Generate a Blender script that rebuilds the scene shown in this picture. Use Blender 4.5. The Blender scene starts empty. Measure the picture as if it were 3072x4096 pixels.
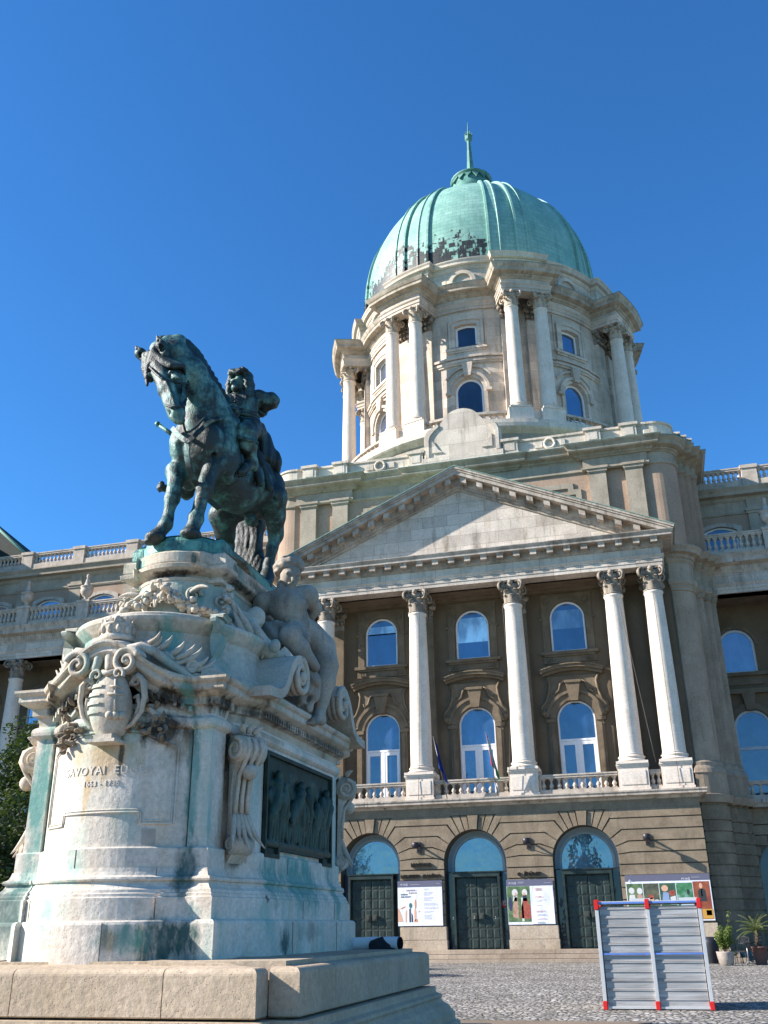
import bpy, bmesh, math, random
import numpy as np
from mathutils import Vector, Matrix
random.seed(7); np.random.seed(7)
PI = math.pi; rad = math.radians
sc = bpy.context.scene
C = bpy.context.scene.collection

# ------------------------------------------------------------------ camera (solved from the photograph: focal length in pixels of 3072 x 4096)
F, PITCH, YAW, ROLL = 3815.12, 0.4107, 0.2621, -0.014
CAM = Vector((8.26, -46.0, 1.457))
_fw = Vector((-math.sin(YAW), math.cos(YAW), 0)); _rt = Vector((math.cos(YAW), math.sin(YAW), 0)); _up = Vector((0, 0, 1))
_f2 = _fw*math.cos(PITCH)+_up*math.sin(PITCH); _u2 = -_fw*math.sin(PITCH)+_up*math.cos(PITCH)
R_ = _rt*math.cos(ROLL)+_u2*math.sin(ROLL); U_ = -_rt*math.sin(ROLL)+_u2*math.cos(ROLL)
cd = bpy.data.cameras.new('camera'); cam = bpy.data.objects.new('camera', cd); C.objects.link(cam)
M = Matrix((R_, U_, -_f2)).transposed().to_4x4(); M.translation = CAM
cam.matrix_world = M
cd.sensor_fit = 'VERTICAL'; cd.sensor_height = 36.0; cd.sensor_width = 27.0
cd.lens = 36.0*F/4096.0; cd.clip_start = 0.1; cd.clip_end = 3000
sc.camera = cam

# ------------------------------------------------------------------ light
SUN = Vector((3.0, 1.0, -1.8)).normalized()          # direction the light travels
SUN_EL = math.asin(-SUN.z); 
sl = bpy.data.lights.new('sun', 'SUN'); sl.energy = 5.0; sl.angle = rad(0.5); sl.color = (1.0, 0.935, 0.86)
so = bpy.data.objects.new('sun', sl); C.objects.link(so)
so.rotation_euler = SUN.to_track_quat('-Z', 'Y').to_euler(); so.location = (-40, -30, 60)
w = bpy.data.worlds.new('World'); sc.world = w; w.use_nodes = True
nt = w.node_tree
sky = nt.nodes.new('ShaderNodeTexSky'); sky.sky_type = 'NISHITA'; sky.sun_disc = False
sky.sun_elevation = SUN_EL; sky.sun_rotation = math.atan2(-SUN.x, -SUN.y)
sky.altitude = 300; sky.air_density = 1.0; sky.dust_density = 0.0; sky.ozone_density = 3.0
bg = nt.nodes['Background']; bg.inputs[1].default_value = 0.075
hs_ = nt.nodes.new('ShaderNodeHueSaturation'); hs_.inputs['Saturation'].default_value = 1.15; hs_.inputs['Value'].default_value = 1.0
tn_ = nt.nodes.new('ShaderNodeMix'); tn_.data_type = 'RGBA'; tn_.blend_type = 'MULTIPLY'; tn_.inputs[0].default_value = 1.0; tn_.inputs[7].default_value = (0.58, 1.02, 1.30, 1)
nt.links.new(sky.outputs[0], hs_.inputs['Color']); nt.links.new(hs_.outputs[0], tn_.inputs[6]); nt.links.new(tn_.outputs[2], bg.inputs[0])
sc.view_settings.view_transform = 'Standard'; sc.view_settings.look = 'None'
sc.view_settings.exposure = 1.3; sc.view_settings.gamma = 1.0

# ------------------------------------------------------------------ scene helpers
def tag(o, label=None, cat=None, group=None, kind=None):
    if label: o['label'] = label
    if cat: o['category'] = cat
    if group: o['group'] = group
    if kind: o['kind'] = kind
    return o
def empty(name, loc=(0, 0, 0), rz=0.0, label=None, cat=None, group=None):
    o = bpy.data.objects.new(name, None); C.objects.link(o)
    o.location = loc; o.rotation_euler = (0, 0, rz); o.empty_display_size = 0.3
    tag(o, label, cat, group); return o
def adopt(o, parent):
    o.parent = parent
    return o
def copy_tree(o, parent=None):
    c = o.copy(); C.objects.link(c); c.parent = parent
    for ch in list(o.children): copy_tree(ch, c)
    return c
class MB:
    """collects shapes; build() links them as ONE mesh object"""
    def __init__(s): s.v = []; s.f = []; s.sm = []
    def add(s, vs, fs, smooth=False):
        n = len(s.v); s.v += [tuple(p) for p in vs]
        s.f += [tuple(i+n for i in f) for f in fs]; s.sm += [smooth]*len(fs)
    def box(s, x0, x1, y0, y1, z0, z1):
        s.add([(x0,y0,z0),(x1,y0,z0),(x1,y1,z0),(x0,y1,z0),(x0,y0,z1),(x1,y0,z1),(x1,y1,z1),(x0,y1,z1)],
              [(0,3,2,1),(4,5,6,7),(0,1,5,4),(1,2,6,5),(2,3,7,6),(3,0,4,7)])
    def obox(s, c, ax, ay, az):
        """oriented box: centre and three half-extent vectors"""
        c, ax, ay, az = Vector(c), Vector(ax), Vector(ay), Vector(az)
        vs = [c+a*ax+b*ay+d*az for d in (-1, 1) for a, b in ((-1,-1),(1,-1),(1,1),(-1,1))]
        s.add(vs, [(0,3,2,1),(4,5,6,7),(0,1,5,4),(1,2,6,5),(2,3,7,6),(3,0,4,7)])
    def prism(s, poly, fn, d0, d1, smooth=False):
        """poly: 2D outline; fn(a,b,d) -> xyz; closed prism between depth d0 and d1"""
        n = len(poly)
        vs = [fn(a, b, d0) for a, b in poly]+[fn(a, b, d1) for a, b in poly]
        fs = [(i, (i+1) % n, n+(i+1) % n, n+i) for i in range(n)]
        s.add(vs, fs+[tuple(range(n-1, -1, -1)), tuple(range(n, 2*n))], smooth)
    def lathe(s, prof, c=(0, 0), seg=24, a0=0.0, a1=2*PI, smooth=True, cap=True):
        full = abs(a1-a0-2*PI) < 1e-6; k = seg if full else seg+1
        vs = []; fs = []
        for r, z in prof:
            for i in range(k):
                a = a0+(a1-a0)*i/seg; vs.append((c[0]+r*math.cos(a), c[1]+r*math.sin(a), z))
        for j in range(len(prof)-1):
            for i in range(seg):
                i2 = (i+1) % k
                fs.append((j*k+i, j*k+i2, (j+1)*k+i2, (j+1)*k+i))
        s.add(vs, fs, smooth)
        if cap and full:
            if prof[0][0] > 1e-4: s.add(vs[:k], [tuple(range(k-1, -1, -1))])
            if prof[-1][0] > 1e-4: s.add(vs[-k:], [tuple(range(k))])
    def tube(s, pts, r, seg=8, smooth=True, cap=True):
        pts = [Vector(p) for p in pts]; n = len(pts)
        rs = r if isinstance(r, (list, tuple)) else [r]*n
        t0 = (pts[1]-pts[0]).normalized()
        nrm = t0.orthogonal().normalized(); vs = []
        for i, p in enumerate(pts):
            t = (pts[min(i+1, n-1)]-pts[max(i-1, 0)]).normalized()
            nrm = (nrm-t*nrm.dot(t)).normalized(); b = t.cross(nrm)
            for k in range(seg):
                a = 2*PI*k/seg; vs.append(p+(nrm*math.cos(a)+b*math.sin(a))*rs[i])
        fs = [(i*seg+k, i*seg+(k+1) % seg, (i+1)*seg+(k+1) % seg, (i+1)*seg+k) for i in range(n-1) for k in range(seg)]
        if cap: fs += [tuple(range(seg-1, -1, -1)), tuple(range((n-1)*seg, n*seg))]
        s.add(vs, fs, smooth)
    def sweep(s, path, prof, closed=False, side=1, zf=None, smooth=False, endcap=True):
        """path: plan points (x,y); prof: (offset, z) pairs, offset to the right (side=1) of travel.
        zf(i): extra height per path point"""
        n = len(path); P = [Vector((p[0], p[1])) for p in path]; mit = []
        for i in range(n):
            d0 = None; d1 = None
            if closed or i > 0: d0 = (P[i]-P[i-1]).normalized()
            if closed or i < n-1: d1 = (P[(i+1) % n]-P[i]).normalized()
            if d0 is None: d0 = d1
            if d1 is None: d1 = d0
            n0 = Vector((d0.y, -d0.x)); n1 = Vector((d1.y, -d1.x)); m = n0+n1
            if m.length < 1e-6: m = n0.copy()
            m.normalize(); k = max(0.35, m.dot(n0)); mit.append(m/k*side)
        vs = []; m_ = len(prof)
        for i in range(n):
            dz = zf(i) if zf else 0.0
            for o, z in prof:
                q = P[i]+mit[i]*o; vs.append((q.x, q.y, z+dz))
        fs = []
        for i in range(n if closed else n-1):
            j = (i+1) % n
            for k in range(m_-1):
                q = (i*m_+k, j*m_+k, j*m_+k+1, i*m_+k+1)
                fs.append(q if side > 0 else q[::-1])
        if not closed and endcap:
            fs.append(tuple(range(m_))); fs.append(tuple(range((n-1)*m_+m_-1, (n-1)*m_-1, -1)))
        s.add(vs, fs, smooth)
    def grid(s, fn, nu, nv, smooth=True):
        vs = [fn(i/nu, j/nv) for j in range(nv+1) for i in range(nu+1)]
        fs = [(j*(nu+1)+i, j*(nu+1)+i+1, (j+1)*(nu+1)+i+1, (j+1)*(nu+1)+i) for j in range(nv) for i in range(nu)]
        s.add(vs, fs, smooth)
    def ball(s, c, r, seg=10, rings=6, sx=(1, 1, 1), smooth=True):
        vs = []; fs = []
        for j in range(rings+1):
            t = PI*j/rings
            for i in range(seg):
                a = 2*PI*i/seg
                vs.append((c[0]+r*sx[0]*math.sin(t)*math.cos(a), c[1]+r*sx[1]*math.sin(t)*math.sin(a), c[2]+r*sx[2]*math.cos(t)))
        for j in range(rings):
            for i in range(seg): fs.append((j*seg+i, (j+1)*seg+i, (j+1)*seg+(i+1) % seg, j*seg+(i+1) % seg))
        s.add(vs, fs, smooth)
    def mesh(s, name, mat=None, bevel=0, recalc=True):
        me = bpy.data.meshes.new(name); me.from_pydata(s.v, [], s.f); 
        me.polygons.foreach_set('use_smooth', s.sm)
        bm = bmesh.new(); bm.from_mesh(me)
        bmesh.ops.remove_doubles(bm, verts=bm.verts, dist=1e-5)
        big = [f for f in bm.faces if len(f.verts) > 4]
        if big: bmesh.ops.triangulate(bm, faces=big)
        if recalc: bmesh.ops.recalc_face_normals(bm, faces=bm.faces)
        if bevel:
            es = [e for e in bm.edges if len(e.link_faces) == 2 and e.calc_face_angle(0) > 0.6]
            bmesh.ops.bevel(bm, geom=es, offset=bevel, segments=2, affect='EDGES', clamp_overlap=True)
        bm.to_mesh(me); bm.free(); me.update()
        if mat: me.materials.append(mat)
        return me
    def build(s, name, mat=None, parent=None, bevel=0, recalc=True):
        o = bpy.data.objects.new(name, s.mesh(name, mat, bevel, recalc)); C.objects.link(o)
        if parent: o.parent = parent
        if mat is not None and any(s.sm) and not all(s.sm): pass
        return o
def local(o, parent):
    """world-coordinate mesh under a parent that is not at the origin"""
    o.parent = parent; o.matrix_parent_inverse = Matrix.Translation(parent.location).inverted(); return o

# ------------------------------------------------------------------ materials
def newmat(name):
    m = bpy.data.materials.new(name); m.use_nodes = True
    return m, m.node_tree, m.node_tree.nodes['Principled BSDF']
def N(t, typ, **kw):
    n = t.nodes.new(typ)
    for k, v in kw.items(): setattr(n, k, v)
    return n
def coords(t, sx=1, sy=1, sz=1, swz=False):
    tc = N(t, 'ShaderNodeTexCoord'); mp = N(t, 'ShaderNodeMapping'); mp.inputs['Scale'].default_value = (sx, sy, sz)
    t.links.new(tc.outputs['Object'], mp.inputs['Vector']); return mp.outputs[0]
def noise(t, vec, scale, detail=4, rough=0.55):
    n = N(t, 'ShaderNodeTexNoise'); n.inputs['Scale'].default_value = scale; n.inputs['Detail'].default_value = detail
    n.inputs['Roughness'].default_value = rough; t.links.new(vec, n.inputs['Vector']); return n.outputs['Fac']
def ramp(t, fac, stops, interp='LINEAR'):
    r = N(t, 'ShaderNodeValToRGB'); r.color_ramp.interpolation = interp
    e = r.color_ramp.elements
    while len(e) < len(stops): e.new(0.5)
    for i, (p, c) in enumerate(stops):
        e[i].position = p; e[i].color = c if len(c) == 4 else (*c, 1)
    t.links.new(fac, r.inputs[0]); return r.outputs[0]
def mix(t, fac, a, b, mode='MIX'):
    m = N(t, 'ShaderNodeMix', data_type='RGBA', blend_type=mode)
    for i, x in ((0, fac), (6, a), (7, b)):
        if isinstance(x, (int, float)): m.inputs[i].default_value = x
        elif isinstance(x, tuple): m.inputs[i].default_value = (*x, 1) if len(x) == 3 else x
        else: t.links.new(x, m.inputs[i])
    return m.outputs[2]
def math_(t, op, a, b=0.0):
    m = N(t, 'ShaderNodeMath', operation=op)
    for i, x in ((0, a), (1, b)):
        if isinstance(x, (int, float)): m.inputs[i].default_value = x
        else: t.links.new(x, m.inputs[i])
    return m.outputs[0]
def bump(t, b, h, strength=0.3, dist=0.02):
    n = N(t, 'ShaderNodeBump'); n.inputs['Strength'].default_value = strength; n.inputs['Distance'].default_value = dist
    t.links.new(h, n.inputs['Height']); t.links.new(n.outputs[0], b.inputs['Normal'])
BW = lambda v: (v, v, v)
def stone(name, c1, c2, dirt=(0.10, 0.085, 0.065), streak=0.5, green=None, gamt=0.0, joints=None, rough=0.85, sc_=1.0, pits=0.0, bmp=0.25, warm=0.0, jcol=0.55, spots=()):
    m, t, b = newmat(name)
    c1 = (c1[0]*0.92, c1[1]*0.865, c1[2]*0.81); c2 = (c2[0]*0.86, c2[1]*0.80, c2[2]*0.735)
    v = coords(t)
    n1 = noise(t, v, 0.9*sc_, 6, 0.6)
    col = mix(t, ramp(t, n1, [(0.3, BW(0)), (0.7, BW(1))]), c1, c2)
    hs = []
    if joints:
        tc = N(t, 'ShaderNodeTexCoord'); sx = N(t, 'ShaderNodeSeparateXYZ'); cx = N(t, 'ShaderNodeCombineXYZ')
        t.links.new(tc.outputs['Object'], sx.inputs[0])
        t.links.new(math_(t, 'ADD', sx.outputs[0], sx.outputs[1]) if joints[0] == 'xy' else sx.outputs[0 if joints[0] == 'x' else 1], cx.inputs[0])
        t.links.new(sx.outputs[2], cx.inputs[1])
        br = N(t, 'ShaderNodeTexBrick'); t.links.new(cx.outputs[0], br.inputs['Vector'])
        br.inputs['Scale'].default_value = 1; br.inputs['Brick Width'].default_value = joints[1]; br.inputs['Row Height'].default_value = joints[2]
        br.inputs['Mortar Size'].default_value = joints[3]; br.inputs['Bias'].default_value = 0.0
        br.inputs['Color1'].default_value = (0.78, 0.76, 0.74, 1); br.inputs['Color2'].default_value = (1.08, 1.06, 1.02, 1); br.inputs['Mortar'].default_value = (jcol, jcol*0.95, jcol*0.9, 1)
        col = mix(t, 1.0, col, br.outputs['Color'], 'MULTIPLY')
        hs.append(math_(t, 'MULTIPLY', br.outputs['Fac'], -1.0))
    # dark weather streaks running down
    vs = coords(t, 2.2*sc_, 2.2*sc_, 0.30*sc_)
    ns = noise(t, vs, 1.4, 6, 0.62); nb = noise(t, v, 0.55*sc_, 4)
    st = math_(t, 'MULTIPLY', ramp(t, ns, [(0.50, BW(0)), (0.72, BW(1))]), ramp(t, nb, [(0.38, BW(0)), (0.62, BW(1))]))
    col = mix(t, math_(t, 'MULTIPLY', st, streak), col, dirt)
    fine = noise(t, v, 14*sc_, 5, 0.65)
    col = mix(t, 0.55, col, ramp(t, fine, [(0.25, BW(0.50)), (0.72, BW(1.22))]), 'MULTIPLY')
    if warm:
        col = mix(t, math_(t, 'MULTIPLY', ramp(t, noise(t, coords(t, 3, 3, 0.5), 0.9, 4), [(0.55, BW(0)), (0.75, BW(1))]), warm), col, (0.42, 0.26, 0.10))
    if green:
        vg = coords(t, 1.7*sc_, 1.7*sc_, 0.16*sc_)
        ng = noise(t, vg, 1.1, 5, 0.6); ng2 = noise(t, v, 0.8*sc_, 3)
        g = math_(t, 'MULTIPLY', ramp(t, ng, [(0.46, BW(0)), (0.64, BW(1))]), ramp(t, ng2, [(0.40, BW(0)), (0.66, BW(1))]))
        col = mix(t, math_(t, 'MULTIPLY', g, gamt), col, green)
    if pits:
        vo = N(t, 'ShaderNodeTexVoronoi'); vo.inputs['Scale'].default_value = 22*sc_; t.links.new(coords(t, 1, 1, 1.6), vo.inputs['Vector'])
        pm = math_(t, 'MULTIPLY', ramp(t, vo.outputs['Distance'], [(0.10, BW(1)), (0.22, BW(0))]), ramp(t, noise(t, v, 5*sc_, 3), [(0.45, BW(0)), (0.6, BW(1))]))
        col = mix(t, math_(t, 'MULTIPLY', pm, pits), col, (0.12, 0.085, 0.06))
        hs.append(math_(t, 'MULTIPLY', pm, -1.0))
    if spots:                                            # stains at known places, ragged by noise
        rag = noise(t, coords(t, 1, 1, 0.45), 5.0, 6, 0.7); tcs = N(t, 'ShaderNodeTexCoord')
        for c_, r_, col_, am_ in spots:
            mp_ = N(t, 'ShaderNodeMapping', vector_type='TEXTURE'); mp_.inputs['Location'].default_value = c_; mp_.inputs['Scale'].default_value = r_
            t.links.new(tcs.outputs['Object'], mp_.inputs['Vector']); ln_ = N(t, 'ShaderNodeVectorMath', operation='LENGTH'); t.links.new(mp_.outputs[0], ln_.inputs[0])
            f_ = math_(t, 'ADD', math_(t, 'SUBTRACT', 1.0, ln_.outputs['Value']), math_(t, 'MULTIPLY', math_(t, 'SUBTRACT', rag, 0.5), 2.6))
            col = mix(t, math_(t, 'MULTIPLY', math_(t, 'MULTIPLY', ramp(t, f_, [(0.0, BW(0)), (0.55, BW(1))]), ramp(t, noise(t, coords(t, 1, 1, 0.5), 11, 6, 0.72), [(0.30, BW(0.6)), (0.52, BW(1))])), am_), col, col_)
    t.links.new(col, b.inputs['Base Color']); b.inputs['Roughness'].default_value = rough
    b.inputs['Specular IOR Level'].default_value = 0.25
    h = noise(t, v, 9*sc_, 8, 0.65)
    for x in hs: h = math_(t, 'ADD', h, x)
    bump(t, b, h, bmp, 0.03)
    return m
def plain(name, col, rough=0.6, metal=0.0, spec=0.4, var=0.15, vs=6, b_=0.1):
    m, t, b = newmat(name); v = coords(t)
    n = noise(t, v, vs, 5)
    c = mix(t, 1.0, col, ramp(t, n, [(0.25, BW(1-var)), (0.75, BW(1+var))]), 'MULTIPLY')
    t.links.new(c, b.inputs['Base Color']); b.inputs['Roughness'].default_value = rough; b.inputs['Metallic'].default_value = metal
    b.inputs['Specular IOR Level'].default_value = spec
    if b_: bump(t, b, n, b_, 0.01)
    return m
def glass(name, dark, refl=0.5, rough=0.03, fk=0.7):
    m, t, b = newmat(name); o = t.nodes['Material Output']
    oi = N(t, 'ShaderNodeObjectInfo'); vr = ramp(t, oi.outputs['Random'], [(0.0, BW(0.6)), (0.6, BW(1.1)), (1.0, BW(2.4))])
    room = ramp(t, noise(t, coords(t, 0.9, 0.9, 0.35), 1.6, 3), [(0.40, BW(0.5)), (0.62, BW(1.5))])
    t.links.new(mix(t, 1.0, mix(t, 1.0, (*dark, 1), vr, 'MULTIPLY'), room, 'MULTIPLY'), b.inputs['Base Color']); b.inputs['Roughness'].default_value = 0.4
    g = N(t, 'ShaderNodeBsdfGlossy'); g.inputs['Roughness'].default_value = rough; g.inputs['Color'].default_value = (0.62, 0.80, 1, 1)
    lw = N(t, 'ShaderNodeLayerWeight'); lw.inputs['Blend'].default_value = 0.35
    mx = N(t, 'ShaderNodeMixShader')
    t.links.new(math_(t, 'ADD', math_(t, 'MULTIPLY', lw.outputs['Fresnel'], fk), refl), mx.inputs[0])
    nz = noise(t, coords(t), 0.9, 3); bp = N(t, 'ShaderNodeBump'); bp.inputs['Strength'].default_value = 0.05; bp.inputs['Distance'].default_value = 0.3
    t.links.new(nz, bp.inputs['Height']); t.links.new(bp.outputs[0], g.inputs['Normal'])
    t.links.new(b.outputs[0], mx.inputs[1]); t.links.new(g.outputs[0], mx.inputs[2]); t.links.new(mx.outputs[0], o.inputs[0])
    return m
S_COL = stone('travertine', (0.84, 0.78, 0.71), (0.74, 0.675, 0.60), streak=0.35, bmp=0.2, pits=0.3, sc_=1.2)
S_PED = stone('pediment_stone', (0.74, 0.705, 0.66), (0.56, 0.53, 0.49), streak=0.75, joints=('x', 1.35, 0.62, 0.012), bmp=0.3, jcol=0.6, warm=0.25)
S_TRIM = stone('cornice_stone', (0.64, 0.59, 0.53), (0.27, 0.235, 0.195), streak=0.9, dirt=(0.07, 0.06, 0.045), bmp=0.35, sc_=1.3)
S_DRUM = stone('drum_stone', (0.76, 0.70, 0.63), (0.60, 0.545, 0.48), streak=0.55, joints=('xy', 1.5, 0.7, 0.012), bmp=0.2, jcol=0.7)
S_RUST = stone('rusticated_stone', (0.33, 0.275, 0.20), (0.205, 0.168, 0.122), streak=0.6, bmp=0.5, sc_=1.6)
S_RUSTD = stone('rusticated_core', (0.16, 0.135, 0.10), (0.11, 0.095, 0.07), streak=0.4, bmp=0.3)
S_BASE = stone('base_course_stone', (0.58, 0.51, 0.42), (0.42, 0.36, 0.28), streak=0.5, bmp=0.4, warm=0.3)
S_STAIN = stone('stained_ledge_stone', (0.62, 0.56, 0.49), (0.38, 0.34, 0.29), streak=1.0, dirt=(0.05, 0.045, 0.035), bmp=0.3, sc_=2.0)
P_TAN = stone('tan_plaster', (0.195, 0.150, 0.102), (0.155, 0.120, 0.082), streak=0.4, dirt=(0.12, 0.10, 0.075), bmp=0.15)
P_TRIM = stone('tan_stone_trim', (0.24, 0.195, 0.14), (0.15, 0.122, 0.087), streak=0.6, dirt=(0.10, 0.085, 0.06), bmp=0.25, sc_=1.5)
P_PINK = stone('pinkish_plaster', (0.45, 0.335, 0.255), (0.37, 0.28, 0.215), streak=0.35, dirt=(0.2, 0.16, 0.13), bmp=0.15)
P_GREY = stone('greyish_pilaster_stone', (0.47, 0.42, 0.345), (0.33, 0.295, 0.235), streak=0.6, dirt=(0.14, 0.125, 0.09), bmp=0.25)
S_ROUND = stone('rounded_corner_stone', (0.44, 0.37, 0.295), (0.32, 0.268, 0.21), streak=0.6, dirt=(0.13, 0.11, 0.085), bmp=0.2)
S_BALU = stone('balustrade_stone', (0.62, 0.565, 0.50), (0.42, 0.38, 0.33), streak=0.75, dirt=(0.09, 0.08, 0.065), bmp=0.25, sc_=2.5)
S_CAP = stone('capital_stone', (0.46, 0.41, 0.35), (0.15, 0.13, 0.105), streak=1.0, dirt=(0.05, 0.045, 0.04), bmp=0.3, sc_=3)
WHITE = plain('white_window_paint', (0.78, 0.77, 0.78), 0.5, var=0.05)
GLASS = glass('window_glass', (0.008, 0.026, 0.065), 0.13, fk=0.5)
GLASSD = glass('dark_tower_glass', (0.008, 0.014, 0.032), 0.03, fk=0.25)
GLASSB = glass('pale_door_glass', (0.04, 0.12, 0.17), 0.20, fk=0.5)
BLIND = plain('roller_blind_behind_glass', (0.16, 0.30, 0.40), 0.25, spec=0.8, var=0.05)
IRON = plain('dark_bronze_door', (0.028, 0.040, 0.034), 0.42, metal=0.25, var=0.5, vs=3, b_=0.2)
BLACKM = plain('dark_metal', (0.03, 0.03, 0.035), 0.5, metal=0.4)
# ================================================================== wall with openings
def top_of(o, s):
    u = max(-1.0, min(1.0, (s-o['c'])/o['w']))
    if o['kind'] == 'arch': return o['zs']+o['w']*math.sqrt(max(0, 1-u*u))
    if o['kind'] == 'seg': return o['zs']+o['rise']*(1-u*u)
    return o['zs']
def outline(o, inset=0.0, n=20, bot_inset=None):
    """closed outline of an opening (s,z), from bottom left anticlockwise"""
    c, w_, z0, zs = o['c'], o['w']-inset, o['z0']+(inset if bot_inset is None else bot_inset), o['zs']
    pts = [(c-w_, z0), (c+w_, z0)]
    if o['kind'] == 'arch': pts += [(c+w_*math.cos(PI*i/n), zs+w_*math.sin(PI*i/n)) for i in range(n+1)]
    elif o['kind'] == 'seg': pts += [(c+w_*(1-2*i/n), zs-inset+o['rise']*(1-(1-2*i/n)**2)) for i in range(n+1)]
    else: pts += [(c+w_, zs-inset), (c-w_, zs-inset)]
    return pts
def wall_open(mb, f, s0, s1, z0, z1, ops, depth, step=None, arcn=20):
    br = {s0, s1}
    for o in ops:
        for i in range(arcn+1):
            br.add(round(o['c']-o['w']*math.cos(PI*i/arcn), 6) if o['kind'] != 'flat' else round(o['c']+o['w']*(2*i/arcn-1), 6))
    if step:
        k = int((s1-s0)/step)+1
        for i in range(k+1): br.add(s0+(s1-s0)*i/k)
    br = sorted(x for x in br if s0-1e-6 <= x <= s1+1e-6)
    bb = [br[0]]
    for x in br[1:]:
        if x-bb[-1] > 1e-3: bb.append(x)
    for a, b in zip(bb[:-1], bb[1:]):
        m_ = (a+b)/2; here = sorted([o for o in ops if abs(m_-o['c']) < o['w']], key=lambda o: o['z0'])
        lo = (z0, z0)
        for o in here:
            if o['z0']-lo[0] > 1e-4 or o['z0']-lo[1] > 1e-4:
                mb.add([f(a, lo[0], 0), f(b, lo[1], 0), f(b, o['z0'], 0), f(a, o['z0'], 0)], [(0, 1, 2, 3)])
            lo = (top_of(o, a), top_of(o, b))
        mb.add([f(a, lo[0], 0), f(b, lo[1], 0), f(b, z1, 0), f(a, z1, 0)], [(0, 1, 2, 3)])
    for o in ops:
        pl = outline(o, 0, arcn)
        n = len(pl)
        for i in range(n):
            p, q = pl[i], pl[(i+1) % n]
            mb.add([f(p[0], p[1], 0), f(q[0], q[1], 0), f(q[0], q[1], -depth), f(p[0], p[1], -depth)], [(0, 1, 2, 3)])
def ring(mb, f, outer, inner, d0, d1):
    """solid frame between two outlines with equal point counts, from depth d0 (back) to d1 (front)"""
    n = len(outer)
    for i in range(n):
        j = (i+1) % n
        O = [(outer[i], d0), (outer[j], d0), (inner[j], d0), (inner[i], d0)]
        vs = [f(p[0], p[1], d0) for p in (outer[i], outer[j], inner[j], inner[i])]+[f(p[0], p[1], d1) for p in (outer[i], outer[j], inner[j], inner[i])]
        mb.add(vs, [(4, 5, 6, 7), (0, 3, 2, 1), (0, 1, 5, 4), (3, 7, 6, 2)])
def fbox(mb, f, s0, s1, z0, z1, d0, d1):
    vs = [f(s, z, d) for d in (d0, d1) for s, z in ((s0, z0), (s1, z0), (s1, z1), (s0, z1))]
    mb.add(vs, [(0, 3, 2, 1), (4, 5, 6, 7), (0, 1, 5, 4), (1, 2, 6, 5), (2, 3, 7, 6), (3, 0, 4, 7)])
def arc_band(mb, f, c, z, r0, r1, a0, a1, d0, d1, n=20):
    pl = [(c+r1*math.cos(a0+(a1-a0)*i/n), z+r1*math.sin(a0+(a1-a0)*i/n)) for i in range(n+1)]
    pi_ = [(c+r0*math.cos(a0+(a1-a0)*i/n), z+r0*math.sin(a0+(a1-a0)*i/n)) for i in range(n+1)]
    for i in range(n):
        q = (pl[i], pl[i+1], pi_[i+1], pi_[i])
        vs = [f(p[0], p[1], d0) for p in q]+[f(p[0], p[1], d1) for p in q]
        fs = [(4, 5, 6, 7), (0, 3, 2, 1), (0, 1, 5, 4), (2, 3, 7, 6)]
        if i == 0: fs.append((0, 4, 7, 3))
        if i == n-1: fs.append((1, 2, 6, 5))
        mb.add(vs, fs)
def window(parent, f, o, d, fw=0.09, glassm=None, framem=None, bars=(), vbars=(), blind=None, name='window', step=0.04):
    """frame part with a pane (and perhaps a blind) as sub-parts; d = depth of the glass (negative = inward)"""
    fm = MB(); po = outline(o, 0.0); pi_ = outline(o, fw); ring(fm, f, po, pi_, d-0.03, d+0.06)
    po2 = outline(o, fw+0.02); pi2 = outline(o, fw+0.05); 
    for z, h in bars: fbox(fm, f, o['c']-o['w']+fw, o['c']+o['w']-fw, z-h/2, z+h/2, d-0.02, d+0.05)
    for s, z0, z1, h in vbars: fbox(fm, f, s-h/2, s+h/2, z0, z1, d-0.02, d+0.045)
    fr = fm.build(name, framem or WHITE, parent)
    gm = MB(); pg = outline(o, fw*0.6)
    cs = sum(p[0] for p in pg)/len(pg)
    gm.add([f(p[0], p[1], d) for p in pg], [tuple(range(len(pg)))]); gm.build('pane', glassm or GLASS, fr)
    if blind:
        zb, zt = blind; bm_ = MB()
        pts = [(o['c']-o['w']+fw, zb), (o['c']+o['w']-fw, zb)]
        for i in range(13):
            s = o['c']+(o['w']-fw)*(1-2*i/12); 
            u = (s-o['c'])/(o['w']-fw)
            pts.append((s, min(zt, o['zs']+(o['w']-fw)*math.sqrt(max(0, 1-u*u)))))
        bm_.add([f(a, b, d+0.004) for a, b in pts], [tuple(range(len(pts)))]); bm_.build('roller_blind', BLINDG, fr)
    return fr
BLINDG = glass('glass_over_pale_blind', (0.16, 0.27, 0.34), 0.14, fk=0.5)
FL = lambda y0: (lambda s, z, d: (s, y0-d, z))                      # flat wall facing -y

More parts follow.
